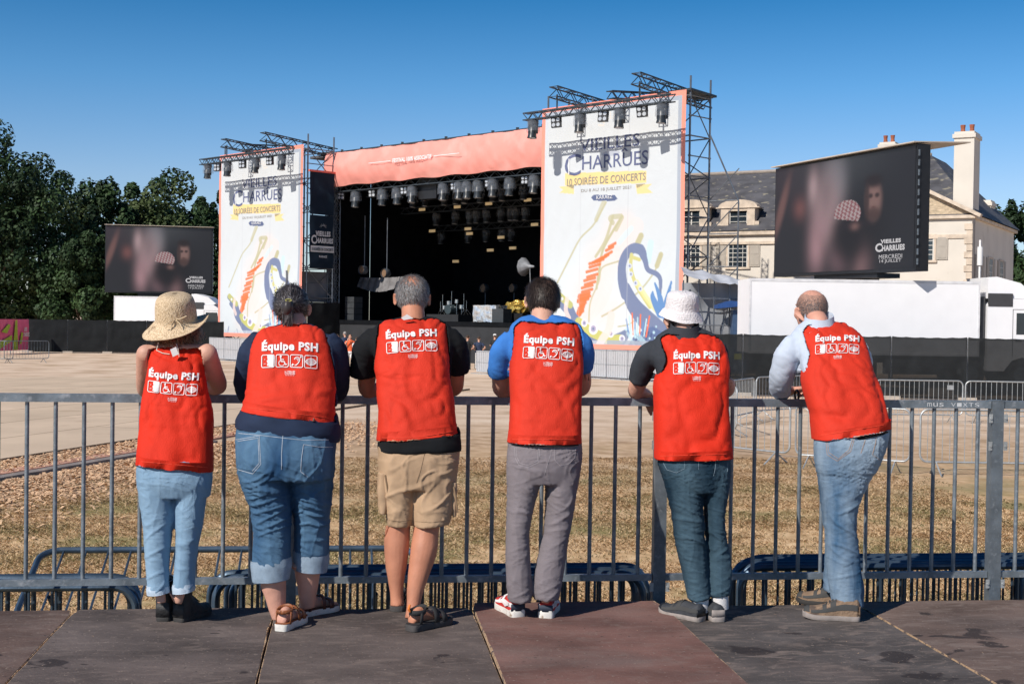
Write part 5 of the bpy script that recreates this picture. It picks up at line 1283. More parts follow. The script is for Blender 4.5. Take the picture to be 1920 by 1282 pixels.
def head_geo(mb, c, w_, h_, yaw, pitch=0, roll=0):
    """c: centre of skull; w_: skull width; h_: head height (chin to crown)"""
    M = (Matrix.Rotation(yaw, 3, 'Z') @ Matrix.Rotation(pitch, 3, 'X') @ Matrix.Rotation(roll, 3, 'Y')); T = lambda x, y, z: c+M @ Vector((x, y, z))
    a = w_/2; hh = h_/2
    def ball(p, r): mb.ball(T(*p), r, 22, 14, M)
    ball((0, -.004, hh*.30), (a, a*1.24, hh*.72)); ball((0, -.02, hh*.05), (a*.94, a*1.10, hh*.62)); ball((0, .03, -hh*.42), (a*.76, a*.88, hh*.52)); ball((0, .055, -hh*.72), (a*.45, a*.50, hh*.26))
    ball((0, a*1.14, -hh*.12), (.013, .020, .028)); ball((0, a*1.26, -hh*.24), (.017, .014, .012))         # nose
    ball((0, a*1.08, -hh*.50), (.026, .012, .007)); ball((0, a*1.07, -hh*.56), (.022, .012, .008))         # lips
    for sg in (-1, 1):
        ball((sg*a*.42, a*1.02, .010), (.016, .012, .011)); ball((sg*a*.45, a*1.06, .030), (.024, .012, .007))      # eye, brow
        ball((sg*a*.62, a*.78, -hh*.22), (.024, .022, .026))                                                       # cheek
        Me = M @ Matrix.Rotation(sg*R(-24), 3, 'Z') @ Matrix.Rotation(R(-10), 3, 'X')
        e = T(sg*(a+.006), .004, -.010)
        for k in range(11):                                                                                        # ear rim
            t = R(-100+250*k/10); p = e+Me @ Vector((sg*.010, -math.cos(t)*-.0165+.0, math.sin(t)*.029)); mb.ball(p, (.0052, .0058, .0062), 8, 6)
        mb.ball(e+Me @ Vector((0, 0, .002)), (.006, .017, .027), 12, 8, Me); mb.ball(e+Me @ Vector((sg*.004, .004, -.027)), (.006, .010, .010), 10, 6, Me)
    return T, M
def hair_strands(name, parent, c, M, rad, n, region, L, wd, flow, mats, lift=.2, seed=1, curl=0, segs=4):
    """short ribbons lying over the ellipsoid rad around c"""
    rs = np.random.RandomState(seed); V = []; F = []; MI = []
    cnt = 0
    while cnt < n:
        d = rs.normal(0, 1, 3); d /= np.linalg.norm(d); dv = Vector(d)
        if not region(dv, rs): continue
        cnt += 1; fl = Vector(flow(dv)); fl = fl-dv*fl.dot(dv)
        if fl.length < 1e-4: continue
        fl.normalize(); fl = (fl+Vector(rs.normal(0, .22, 3))).normalized(); p = Vector((dv.x*rad[0], dv.y*rad[1], dv.z*rad[2])); nn = Vector((dv.x/rad[0], dv.y/rad[1], dv.z/rad[2])).normalized()
        l = L*rs.uniform(.6, 1.3); sd_ = fl.cross(nn).normalized()*wd*rs.uniform(.6, 1.3); b = len(V); ph = rs.uniform(0, 6.28); cf = rs.uniform(.8, 1.3)
        for k in range(segs+1):
            t = k/segs; q = p+fl*l*t+nn*(.002+lift*l*math.sin(t*1.8)) - nn*(l*l*t*t/(2*rad[0]))*.8
            if curl: q = q+(sd_.normalized()*math.cos(ph+t*7*cf)+nn*math.sin(ph+t*7*cf))*curl*min(1, t*2)
            ww = sd_*(1-t*.75); V += [c+M @ (q-ww), c+M @ (q+ww)]
        for k in range(segs): F.append((b+2*k, b+2*k+1, b+2*k+3, b+2*k+2)); MI.append(rs.randint(0, len(mats)))
    o = np_mesh(name, [tuple(v) for v in V], F, mats, parent, True); o.data.polygons.foreach_set('material_index', MI); return o

# vest print in design units: x 0..1 along the word, y up
def print_parts():
    P = {}
    vs, fs = [], []
    a, f, sz = text2d('Équipe PSH', .042); vs += [(p[0]/sz[0], (p[1]-sz[1]*.21)/sz[0]) for p in a]; fs += list(f)
    P['word'] = (vs, fs)
    VS, FS = [], []
    def add(v, f):
        b = len(VS); VS.extend([tuple(q) for q in v]); FS.extend([tuple(b+i for i in g_) for g_ in f])
    def poly(pts): 
        from mathutils.geometry import tessellate_polygon
        add(pts, tessellate_polygon([[Vector((p[0], p[1], 0)) for p in pts]]))
    def st(pts, w_, closed=False): add(*stroke2d(pts, w_, closed))
    def disc(x, y, r, n=12): poly([(x+r*math.cos(2*math.pi*i/n), y+r*math.sin(2*math.pi*i/n)) for i in range(n)])
    S = .235; G = .020; top = -.075
    for k in range(4):
        x0 = -.005+k*(S+G); y0 = top-S; g = lambda x, y: (x0+x*S, y0+y*S)
        st([g(*p) for p in rrect2d(.03, .03, .97, .97, .12)], S*.055, True)
        if k == 0:      # two profiles: white half face
            poly([g(*p) for p in ((.44,.93),(.93,.93),(.90,.08),(.62,.10),(.46,.16),(.44,.26),(.52,.30),(.50,.36),(.42,.38),(.48,.44),(.40,.52),(.50,.60),(.46,.74))])
            disc(*g(.26,.64), S*.03); disc(*g(.72,.66), S*.001)
            st([g(.20,.30), g(.34,.32)], S*.03)
        if k == 1:      # wheelchair
            disc(*g(.38,.84), S*.075); st([g(.38,.74), g(.41,.46), g(.66,.44), g(.76,.22), g(.84,.25)], S*.075); st([g(.40,.62), g(.62,.60)], S*.06)
            st([g(*p) for p in circ2d(.46, .34, .22, 14, 105, 350)], S*.06)
        if k == 2:      # ear with a bar
            st([g(*p) for p in circ2d(.54, .60, .20, 10, 170, -20)], S*.065); st([g(.73,.54), g(.64,.36), g(.56,.28), g(.50,.20), g(.38,.20)], S*.065); st([g(*p) for p in circ2d(.54, .60, .09, 8, 160, -60)], S*.05)
            poly([g(.10,.16), g(.22,.12), g(.30,.26), g(.20,.32)]); poly([g(.74,.80), g(.84,.74), g(.90,.88), g(.80,.92)])
        if k == 3:      # striped eye
            for i in range(8):
                x = .16+i*.097; h = .24*math.sqrt(max(0, 1-((x-.5)/.42)**2)); st([g(x, .5-h), g(x, .5+h)], S*.05)
            st([g(.08,.50), g(.28,.70), g(.5,.77), g(.72,.70), g(.92,.50), g(.72,.30), g(.5,.23), g(.28,.30), g(.08,.50)], S*.045)
            st([g(.5,.12), g(.5,.88)], S*.04)
    P['icons'] = (VS, FS)
    vs, fs = [], []
    y = top-S-.085
    for s, x0, x1, dy, h in (('les', .415, .445, 0, .022), ('VIEILLES', .455, .60, 0, .026), ('CHARRUES', .415, .60, -.036, .028), ('DU 8 AU 18', .43, .585, -.06, .012)):
        a, f, sz = text2d(s, .02); b = len(vs); vs += [(x0+(x1-x0)*p[0]/sz[0], y+dy+h*p[1]/sz[1]) for p in a]; fs += [tuple(b+i for i in g_) for g_ in f]
    P['small'] = (vs, fs); return P
PRT = print_parts()
PMAT = [M_PRINT]
def project_print(bvh, name, parent, vf, fn, mat, off=.0035):
    """conform a flat print to the cloth: fn(x, y) -> photo pixel, looked up on the cloth"""
    bm = bmesh.new(); vv = [bm.verts.new((p[0], p[1], 0)) for p in vf[0]]
    for f in vf[1]:
        try: bm.faces.new([vv[i] for i in f])
        except ValueError: pass
    for _ in range(2):
        es = [e for e in bm.edges if e.calc_length() > .035]
        if es: bmesh.ops.subdivide_edges(bm, edges=es, cuts=1)
    bmesh.ops.triangulate(bm, faces=bm.faces)
    dead = []
    for v in bm.verts:
        px, py = fn(v.co.x, v.co.y); d = ray(px, py).normalized(); h = bvh.ray_cast(CAM, d)
        if h[0] is None: dead.append(v); continue
        n = h[1] if h[1].dot(d) < 0 else -h[1]; v.co = h[0]-d*off+n*.0015
    bmesh.ops.delete(bm, geom=dead, context='VERTS')
    me = bpy.data.meshes.new(name); bm.to_mesh(me); bm.free()
    return link_mesh(name, me, mat, parent, False)
def stitched(bvh, name, parent, lines, mat, r=.0016, dens=7):
    mb = MB()
    for L in lines:
        P = [np.array(L[i])*(1-t/8)+np.array(L[i+1])*(t/8) for i in range(len(L)-1) for t in range(8)]+[np.array(L[-1])] if len(L) > 2 else [np.array(L[0])+(np.array(L[1])-np.array(L[0]))*t/12 for t in range(13)]
        pts = []
        for px, py in P:
            d = ray(px, py).normalized(); h = bvh.ray_cast(CAM, d)
            if h[0] is not None: pts.append(h[0]-d*.001)
        if len(pts) > 2: mb.tube(pts, r, 5)
    return mb.build(name, mat, parent, True)

def shoe(parent, heel, ang, L, kind, mats, H=.10, wd=1.0, name='shoe'):
    """heel: ground point under the heel; ang: direction of the toe (0 = away from the camera, + = to the right)"""
    f = Vector((math.sin(ang), math.cos(ang), 0)); s = Vector((f.y, -f.x, 0)); z = Vector((0,0,1)); P = lambda a, b, c: heel+f*a*L+s*b+z*c
    prof = [(0,.022,.028),(.04,.033,.036),(.15,.036,.038),(.38,.035,.036),(.6,.043,.042),(.78,.045,.044),(.9,.038,.038),(.98,.022,.022),(1.0,.008,.008)]
    n = 20
    def sole_ring(a, wl, wr, z0): return None
    # sole: stacked outlines
    out = []
    for a, wl, wr in catmull(prof, 4): out.append((a, wl*wd, wr*wd))
    loop = [(a, -wl) for a, wl, wr in out]+[(a, wr) for a, wl, wr in out[::-1]]
    th = {'trainer': .042, 'hiker': .026, 'boot': .022, 'walker': .024}[kind]
    def lift(a): return .014*max(0, (a-.72)/.28)**2
    mb = MB(); rg = []
    for zz, k in ((.0, .94), (.006, 1.0), (th*.6, 1.03), (th, 1.0), (th+.002, .9)): rg.append([P(.5+(a-.5)*(.985+.02*(k-1)), b*k, zz+lift(a)+(.006 if kind == 'trainer' and a < .1 else 0)*(zz > .02)) for a, b in loop])
    mb.rings(rg); sh = None
    up = MB(); hs = {'trainer': [(0,.052),(.05,.068),(.16,.066),(.3,.070),(.45,.070),(.62,.052),(.8,.034),(.93,.026),(1.0,.008)], 'walker': [(0,.056),(.05,.070),(.16,.066),(.3,.072),(.45,.070),(.62,.052),(.8,.038),(.93,.030),(1.0,.008)],
          'hiker': [(0,.075),(.05,.095),(.16,.100),(.3,.098),(.45,.080),(.62,.058),(.8,.044),(.93,.034),(1.0,.010)], 'boot': [(0,.115),(.05,.135),(.16,.14),(.3,.135),(.42,.10),(.62,.060),(.8,.046),(.93,.036),(1.0,.010)]}[kind]
    R_ = []
    for i, (a, h) in enumerate(catmull(hs, 5)):
        w_ = np.interp(a, [p[0] for p in prof], [p[1] for p in prof])*wd*.97; wr = np.interp(a, [p[0] for p in prof], [p[2] for p in prof])*wd*.97
        ring = []
        for k in range(n):
            t = math.pi*k/(n-1); b = -math.cos(t); ring.append(P(.02+a*.965 + (.0 if a > .1 else -.02*0), (b*(wr if b > 0 else w_)), th-.004+lift(a)+h*(math.sin(t)**.55)))
        for k in range(1, 5): ring.append(P(.02+a*.965, (1-2*k/5)*wr*.9, th-.006+lift(a)))
        R_.append(ring)
    up.rings(R_); u = up.build(name, mats[0], parent, True)
    mb.build('sole', mats[1], u, True)
    if kind in ('hiker', 'walker', 'trainer'):
        m_ = len(R_[0]); cs = lambda r_: sum(r_, Vector())/len(r_)
        def patch(i0, i1, k0, k1, mat, nm, o_=.0022):
            V = []; 
            for i in range(i0, i1+1):
                c = cs(R_[i]); V += [R_[i][k]+(R_[i][k]-c).normalized()*o_ for k in range(k0, k1+1)]
            n2 = k1-k0+1; F = [(i*n2+k, i*n2+k+1, (i+1)*n2+k+1, (i+1)*n2+k) for i in range(i1-i0) for k in range(n2-1)]
            q = MB(); q.add(V, F); w = q.build(nm, mat, u, True); return w
        L_ = len(R_)-1
        patch(int(L_*.84), L_-1, 1, 18, mats[3] if kind != 'hiker' else mats[2], 'toe_cap'); 
        for a_, b_ in ((1, 5), (14, 18)): patch(3, int(L_*.80), *((a_, a_+2) if a_ == 1 else (16, 18)), mats[2], 'side_panel')
        for a_, b_ in ((3, 8), (11, 16)): patch(int(L_*.48), int(L_*.56), a_, b_, mats[2], 'lace_strap'); patch(int(L_*.62), int(L_*.67), a_, b_, mats[2], 'lace_strap')
    mb = MB()
    for i in range(4):        # laces over the instep
        a = .42+i*.055; h = np.interp(a, [p[0] for p in hs], [p[1] for p in hs]); mb.tube([P(a, -.022, th+h*.90), P(a, 0, th+h*1.0+.003), P(a, .022, th+h*.90)], .0028, 6)
    mb.build('laces', mats[2], u, True)
    mb = MB(); h0 = hs[1][1]          # heel panel and collar
    R2 = []
    for zz, g_ in ((th+.002, 1.05), (th+h0*.3, 1.04), (th+h0*.55, 1.02)):
        R2.append([P(.02-.016*1.0*math.cos(R(q))*1.0+.02*(1-math.cos(R(q))), .036*wd*g_*math.sin(R(q)), zz) for q in range(-70, 71, 14)])
    V = sum(R2, []); m_ = len(R2[0]); F = [(i*m_+k, i*m_+k+1, (i+1)*m_+k+1, (i+1)*m_+k) for i in range(2) for k in range(m_-1)]
    mb.add(V, F); hp = mb.build('heel_panel', mats[3], u, True)
    sm = hp.modifiers.new('thick', 'SOLIDIFY'); sm.thickness = .003; sm.offset = 1
    return P, u, th
def foot_geo(mb, heel, ang, L, sole=.022):
    f = Vector((math.sin(ang), math.cos(ang), 0)); s = Vector((f.y, -f.x, 0)); z = Vector((0,0,1)); P = lambda a, b, c: heel+f*a*L+s*b+z*(c+sole)
    rg = []
    for a, w_, h in catmull([(.02,.018,.030),(.06,.029,.055),(.16,.031,.080),(.3,.031,.085),(.48,.036,.062),(.66,.043,.042),(.78,.043,.030),(.84,.036,.024)], 3):
        rg.append([P(a, -math.cos(t)*w_, max(.002, h*.5+math.sin(t)*h*.5)) for t in [2*math.pi*k/18 for k in range(18)]])
    mb.rings(rg)
    return P
def toes(mb, P, L, inner):
    for i, (o, l, r_) in enumerate(((-.030,.17,.0125),(-.011,.165,.009),(.004,.15,.0085),(.018,.13,.008),(.031,.11,.0075))):
        b = o*inner; mb.tube([P(.78, b, .014), P(.78+l*.5, b, .014), P(.78+l, b, .008)], [r_, r_, r_*.7], 9)

def torso(parent, spec, key):
    return
def build_person(s):
    root = empty('person', gat(*s['feet'], ZD), s['label'], 'person', 'festival volunteers in red vests leaning on the railing')
    Yof = lambda py: float(np.interp(py, s['Y'][0], s['Y'][1]))
    sk = skin_mat('skin_'+s['key'], s['skin'])
    # ---- body: head, neck, trunk core, arms, hands, legs, feet in one surface
    mb = MB(); hx, hy, hw, hh, hY, yaw, pit = s['head']
    hc = at(hx, hy, hY); T, M = head_geo(mb, hc, hw, hh, yaw, pit)
    ny = s['neck']; nb = at(ny[0], ny[1], Yof(ny[1])); path_tube(mb, [hc+Vector((0,-.018,-.02)), hc*.5+nb*.5, nb, nb+Vector((0,-.03,-.08))], [ny[2]*.95, ny[2], ny[2]*1.08, ny[2]*1.3], 4, 20)
    V = s['vest']; core = [(r[0]+6, r[1]+(r[3]-r[1])*.16, r[2]+6, r[3]-(r[3]-r[1])*.16, r[4]*.78) for r in V[1:]]
    mb.rings(lr_rings(core, Yof, 4, 24))
    wrists = []
    for A in s['arms']:
        (sp, el, wr, rr, fdir) = A; pts = [at(*sp), at(*el), Vector(wr) if not isinstance(wr[0], str) else at(*wr[1:])]
        e2 = pts[1]; up_ = pts[0].lerp(e2, .5)+Vector((0,-.01,0)); lo = e2.lerp(pts[2], .5)
        if 'shirt' not in s: mb.ball(pts[0], rr[0]*1.06, 18, 12)
        inn_ = pts[0].lerp(nb, .55)+Vector((0,0,-.005))
        if 'shirt' not in s: path_tube(mb, [nb+Vector((0,-.01,-.01)), inn_, pts[0]], [.045, .046, rr[0]], 4, 16)
        else: pts[0] = pts[0]+Vector((0,.05,-.035))
        path_tube(mb, [pts[0], up_, e2+Vector((0,-.006,.012)), lo, pts[2]], [rr[0]*1.05, rr[0], rr[1], rr[2], rr[3]], 6, 18)
        fd = Vector(fdir[0]); hand(mb, pts[2], fd, fdir[1], fdir[2], 1.0, fdir[3] if len(fdir) > 3 else .9)
    for Lg in s['legs']:
        P = [at(px, py, Yof(py)+dy) for px, py, r_, dy in Lg]; path_tube(mb, P, [q[2]*(1 if 'feet_bare' in s else .62) for q in Lg], 5, 18)
    for ft in s.get('feet_bare', []):
        hl = gat(*ft[0], ZD); Pf = foot_geo(mb, hl, ft[1], ft[2]); toes(mb, Pf, ft[2], ft[3])
    me = remesh(mb, .0065, 3, .5)
    displace(me, lambda c, n: .0012*N3(c.x*22, c.y*22, c.z*22))
    body = link_mesh('body', me, sk, root)
    eg = MB()
    for sg in (-1, 1): eg.ball(T(sg*hw*.21, hw*.5*1.09+.004, .010), .0085, 12, 8)
    eg.build('eye', pm('eye_'+s['key'], (.25,.2,.18), .2), root, True)
    # ---- shirt
    if 'shirt' in s:
        mb = MB(); mb.rings(lr_rings([tuple(q_[:4])+(q_[4]*.84,) for q_ in s['shirt']], Yof, 6, 48)); 
        for sl in s['sleeves']: path_tube(mb, [at(*q[:3])+Vector((0,.045 if q[2] < 7.25 else .01,0)) for q in sl], [q[3] for q in sl], 6, 22)
        me = remesh(mb, .008, 8, .5); fo = s.get('shirtfold', .008)
        displace(me, lambda c, n: fo*(N3(c.x*9+c.z*5, c.y*9, c.z*11)+.6*abs(N3(c.x*22, c.y*20, c.z*26+c.x*8)))-fo*.2)
        shirt = link_mesh('shirt', me, s['shirtmat'], root)
        if 'collar' in s:
            cx_, cy_, cw, dY, tilt, ch = s['collar']; c = at(cx_, cy_, Yof(cy_)+dY); rg = []
            for r_, z in ((1.0, ch*.5), (1.04, 0), (1.12, -ch*.55), (1.18, -ch*.9), (1.08, -ch*.8), (1.0, -ch*.3), (.93, ch*.3), (.96, ch*.5)):
                rg.append([c+Vector((math.cos(t)*cw*r_, math.sin(t)*cw*1.05*r_, z+tilt*math.cos(t)+.025*math.sin(t)+.002*math.sin(5*t))) for t in [2*math.pi*k/36 for k in range(36)]])
            mb = MB(); mb.rings(rg+[rg[0]], cap=False); mb.build('collar', s['shirtmat'], shirt, True)
    # ---- vest
    mb = MB(); rg = lr_rings(V, Yof, 9, 92, 2.6)
    last = rg[-1]; cen = sum(last, Vector())/len(last)
    inn = [p+(cen-p)*.035 for p in last]; inn2 = [p+(cen-p)*.04+Vector((0,0,.05)) for p in last]
    mb.rings(rg+[inn, inn2], cap=False); me = mb.mesh('vest'); zt_, zb_ = rg[0][0].z, last[0].z; xc = cen.x; k0 = s.get('seed', 1)*7.3; F0 = s.get('vfold', .007); FD = s.get('vdir', (2.0, 5.0))
    def vf(c, n):
        h = ss(zt_-.05, zb_, c.z) if False else min(1, max(0, (zt_-c.z)/(zt_-zb_)))
        w_ = .35+1.0*h; a = N3(c.x*7+k0, c.y*3, c.z*FD[0]+c.x*FD[1]*.6)*1.0
        b = abs(N3(c.x*13+c.z*FD[1]+k0, c.y*6, c.z*7-c.x*4))-.2
        d = abs(N3(c.x*6-c.z*9, c.y*5+k0, c.z*13+c.x*10))-.2
        e = N3(c.x*30+k0, c.y*20, c.z*24)*.08
        rd = lambda v, q: max(0, 1-abs(v)*q)**1.5
        r1 = rd(N3(c.x*5+c.z*FD[1]*.5+k0, c.y*2, c.z*2.6-c.x*3), 4.5)*(.4+.6*h); r2 = rd(N3(c.x*7-c.z*5, k0, c.z*8+c.x*5), 6)*.55; r3 = rd(N3(c.x*9+c.z*8+k0, 3, c.z*12-c.x*9), 7)*.4
        r = (a*w_*1.1+(r1+r2+r3)*1.25-b*.5*w_-d*.3+e)*F0*1.95
        r *= 1-.8*ss(.45, .9, abs(n.x))
        r *= 1-.5*math.exp(-((c.z-zb_)/.035)**2)
        for q in s.get('creases', []):            # (zc, width, amp, slope) horizontal creases
            r -= q[2]*math.exp(-((c.z-q[0]-q[3]*(c.x-xc)-.02*N3(c.x*6, 0, q[0]*9))/q[1])**2)*(.6+.8*N3(c.x*4+q[0]*30, 0, 1))
        return r
    displace(me, vf)
    s['vbw'] = bvh_of(me); vest = link_mesh('vest', me, M_VEST[s.get('vm', 0)], root); vb = bvh_of(me)
    # me was moved into the parent's frame: rebuild world bvh
    g = orgof(root); vb = BVHTree.FromPolygons([v.co+g for v in me.vertices], [tuple(p.vertices) for p in me.polygons])
    # seams: hem line
    hemL = [(V[-1][1]+(V[-1][3]-V[-1][1])*t, V[-1][0]+(V[-1][2]-V[-1][0])*t-6-s.get('hemsag', 0)*math.sin(math.pi*t)) for t in [i/14 for i in range(1, 14)]]
    stitched(vb, 'hem_seam', vest, [hemL], M_SEAM, .0014, 2)
    # print
    x0, y0, x1, y1, cur = s['print']; ex = Vector((x1-x0, y1-y0)); Lx = ex.length; ey = Vector((ex.y, -ex.x)) * s.get('pv', 1.0); shx = s.get('pshear', 0)
    def fn(x, y):
        c = cur*(4*(x-.5)**2-1)*-1
        return x0+ex.x*x+ey.x*y+shx*y*Lx, y0+ex.y*x+ey.y*y-c
    for kk, nmn in (('word', 'lettering'), ('icons', 'pictograms'), ('small', 'small_print')): project_print(vb, nmn, vest, PRT[kk], fn, M_PRINT)
    # ---- trousers
    mb = MB()
    if s.get('hips'): mb.rings(lr_rings(s['hips'], Yof, 6, 40, 2.3))
    for lg in s['trousers']: mb.rings(lr_rings(lg, Yof, 5, 30, 2.1))
    me = remesh(mb, .0062, 6, .5); tf = s['tfold']
    def tfn(c, n): return tf(c, n)*(1-.55*ss(.5, .95, abs(n.x)))
    displace(me, tfn); tr = link_mesh('trousers' if not s.get('shorts') else 'shorts', me, s['trmat'], root)
    tb = BVHTree.FromPolygons([v.co+g for v in me.vertices], [tuple(p.vertices) for p in me.polygons])
    if s.get('stitch'): 
        for i, L in enumerate(s['stitch']): stitched(tb, ['pocket', 'pocket', 'centre_seam', 'yoke_seam', 'yoke_seam'][min(i, 4)], tr, L, s['stitchmat'], .0017 if s['key'] == 'bunwoman' else .0012)
    for cf in s.get('cuffs', []):
        mb = MB(); rg = lr_rings(cf, Yof, 4, 34, 2.1); cn = lambda r_: sum(r_, Vector())/len(r_)
        rg = rg+[[p+(cn(rg[-1])-p)*.10 for p in rg[-1]], [p+(cn(rg[0])-p)*.12 for p in rg[0]]]
        mb.rings(rg, cap=False); me = mb.mesh('cuff'); displace(me, lambda c, n: .004+.004*N3(c.x*20, c.y*20, c.z*14)); link_mesh('cuff', me, s['cuffmat'], tr)
    if 'under' in s:      # hem of the shirt showing below the vest
        mb = MB(); rg = lr_rings(s['under'], Yof, 6, 60, 2.3); mb.rings(rg, cap=False); me = mb.mesh('shirt_hem'); displace(me, lambda c, n: .006*N3(c.x*10, c.y*10, c.z*18+c.x*6)+.004*N3(c.x*24, c.y*20, c.z*40)); link_mesh('shirt_hem', me, s['undermat'], root)
    # keep each layer inside the one worn over it
    vbw = s['vbw']; tbw = tb
    def under_vest(o_, gap):
        m2 = o_.data
        for v in m2.vertices:
            c = v.co+g
            for sg in (-1, 1):
                h_ = vbw.ray_cast(Vector((c.x, c.y+sg*.45, c.z)), Vector((0, -sg, 0)), .45+.08)
                if h_[0] is not None and (c.y-h_[0].y)*sg > -gap: c.y = h_[0].y-sg*gap; v.co = c-g
    def tuck(o_, bv, gap, lim, nz):
        for v in o_.data.vertices:
            c = v.co+g; h_ = bv.find_nearest(c, lim)
            if h_[0] is not None and abs(h_[1].z) < nz and (c-h_[0]).dot(h_[1]) > -gap: v.co = h_[0]-h_[1]*gap-g
    tuck(body, tbw, .007, .06, .8)
    if 'shirt' in s:
        sbw = BVHTree.FromPolygons([v.co+g for v in shirt.data.vertices], [tuple(p.vertices) for p in shirt.data.polygons]); tuck(body, sbw, .008, .07, .75)
        under_vest(shirt, .005)
    under_vest(body, .016)
    for ch in root.children:
        if ch.name.startswith('shirt_hem'): under_vest(ch, .006)
    under_vest(tr, .012)
    s['root'] = root; s['hc'] = hc; s['M'] = M; s['T'] = T; s['vb'] = vb; s['vestobj'] = vest; s['tb'] = tb; s['tr'] = tr
    return s
def jeanfold(amp, zk, zh, freq=1.0, knee=1.0, seed=0, zone=.16):
    """wrinkles: fine horizontal ones round the back of the knee, slanted ones below the seat"""
    def f(c, n):
        k = math.exp(-((c.z-zk)/zone)**2)*knee; h = math.exp(-((c.z-zh)/.10)**2)*.6; b = math.exp(-((c.z-ZD-.10)/.09)**2)*.9
        w1 = (abs(N3(c.x*5+seed, c.y*5, c.z*30*freq+c.x*9))-.22)*2.2; G = math.sin(c.z*7+seed)*1.1+.5*N3(c.x*3, seed, c.z*3); w2 = (abs(N3(c.x*9+seed, c.y*6, c.z*15+c.x*14*G))-.2)*1.6
        soft = N3(c.x*5, c.y*5+seed, c.z*4)*.9
        rd = lambda v, q: max(0, 1-abs(v)*q)**1.6
        r1 = rd(N3(c.x*4+seed, c.y*4, c.z*17*freq+c.x*(7 if N3(c.x*2, seed, c.z*2) > 0 else -7)), 5); r2 = rd(N3(c.x*7, c.y*5+seed, c.z*9+c.x*12*G), 6); r3 = rd(N3(c.x*14+seed, c.y*10, c.z*3.5), 6)
        return amp*.85*(-w1*(k+b*.8)*.8-w2*(h+.3)*.6+(r1*(k+b+.25)*1.3+r2*(.5+h)*1.1+r3*.45)+soft*.9+.2*N3(c.x*30, c.y*30, c.z*40))
    return f
MDB = ZD
def headm(key, cols, rough=.5): return [pm('hair_%s_%d' % (key, i), c, rough, .2, 30, spec=.35) for i, c in enumerate(cols)]
M_SOLEW = pm('white_sole', (.70,.68,.64), .6, .1, 30, c2=((.35,.28,.22), 25, .62)); M_SOLED = pm('dark_sole', (.035,.033,.032), .8, .2, 20); M_SOLEG = pm('grey_sole', (.30,.26,.24), .8, .2, 25)
M_LACE = pm('dark_lace', (.05,.05,.05), .8); M_LABEL = pm('white_label', (.75,.72,.72), .6)
# ============ 1: straw hat woman
s1 = dict(key='hatwoman', feet=(335,1165), label='woman in wide straw hat, red vest and light blue jeans, leaning on the railing', skin=(.62,.34,.25),
 Y=([560,640,700,760,880,1000,1165],[7.22,7.14,7.07,7.0,6.90,6.86,6.78]), head=(331,612,.150,.215,7.20,R(-18),R(8)), neck=(330,655,.050),
 vest=[(650,300,652,372,.040),(652,286,656,379,.062),(664,280,668,381,.085),(692,277,695,383,.105),(718,272,718,387,.115),(746,267,742,392,.125),(775,263,765,398,.130),(819,259,800,400.5,.135),(870,255,883,400,.150)],
 arms=[((274,664,7.10),(272,735,7.33),(rail_x(300),7.42,ZT+.03),(.048,.040,.034,.026),((1,.12,-.1),(0,0,-1),-1)),
       ((388,664,7.08),(410,727,7.30),(rail_x(372),7.43,ZT+.035),(.053,.044,.038,.027),((-1,.1,-.1),(0,0,-1),1))],
 legs=[[(300,900,.07,0),(298,1000,.055,0),(298,1080,.045,0),(303,1130,.036,0)],[(350,900,.07,0),(350,1000,.055,0),(345,1080,.045,0),(333,1130,.036,.02)]],
 print_=None, vfold=.0062, seed=1, vdir=(1.5, 6))
s1['print'] = (279,705.5,372,713,-1.5)
s1['hips'] = [(862,258,862,398,.12),(882,256,880,399,.135),(905,257,905,398,.135),(930,262,930,394,.11)]
s1['trousers'] = [[(870,257,870,326,.115),(930,261,935,327,.11),(978,268,978,325,.10),(1025,271,1025,320,.085),(1070,274,1070,317,.07),(1108,277,1108,318,.06)],
 [(870,324,870,398,.115),(930,328,930,388,.11),(984,329,984,380,.10),(1027,330,1027,371,.085),(1070,326,1070,366,.07),(1102,324,1102,365,.06)]]
s1['tfold'] = jeanfold(.006, 1.35, 1.75, .55, .7, 3, .25)
s1['trmat'] = denim('light_denim', (.20,.34,.50), (.31,.46,.61), .5, 3); s1['cuffmat'] = pm('pale_denim_inside', (.45,.55,.66), .85, .1, 30, .3, 300)
s1['cuffs'] = [[(1096,274,1098,319,.063),(1105,273,1107,320,.066),(1116,275,1110,319,.064)],[(1094,322,1092,366,.062),(1102,321,1101,367,.065),(1113,323,1107,366,.063)]]
build_person(s1); r = s1['root']
M_BOOT = pm('black_boot', (.022,.022,.024), .6, .3, 12, .3, 60)
for hx, hy, an in ((304,1166,R(8)),(332,1167,R(32))):
    fo_ = Vector((math.sin(an), math.cos(an), 0))*.045; mb = MB(); mb.tube([gat(hx,hy,ZD)+fo_+Vector((0,0,z)) for z in (.05,.12,.19,.215,.212)], [.043,.046,.047,.044,.038], 20); shaft_ = mb
    P, u, th = shoe(r, gat(hx, hy, ZD), an, .255, 'boot', [M_BOOT, M_SOLED, M_LACE, M_BOOT]); shaft_.build('shaft', M_BOOT, u, True)
    mb = MB(); c = P(.17, 0, .212); mb.rings([[c+Vector((math.cos(t)*.042*k, math.sin(t)*.050*k, z+.012*math.sin(t))) for t in [2*math.pi*i/24 for i in range(24)]] for k, z in ((.95,-.05),(1.04,-.02),(1.05,.0),(.95,.0),(.9,-.03))], cap=False); mb.build('boot_cuff', M_BOOT, u, True)
    mb = MB(); mb.tube([c+Vector((math.cos(t)*.044, math.sin(t)*.052, .003+.012*math.sin(t))) for t in [2*math.pi*i/30 for i in range(31)]], .0022, 6); mb.build('edge_piping', M_LABEL, u, True)
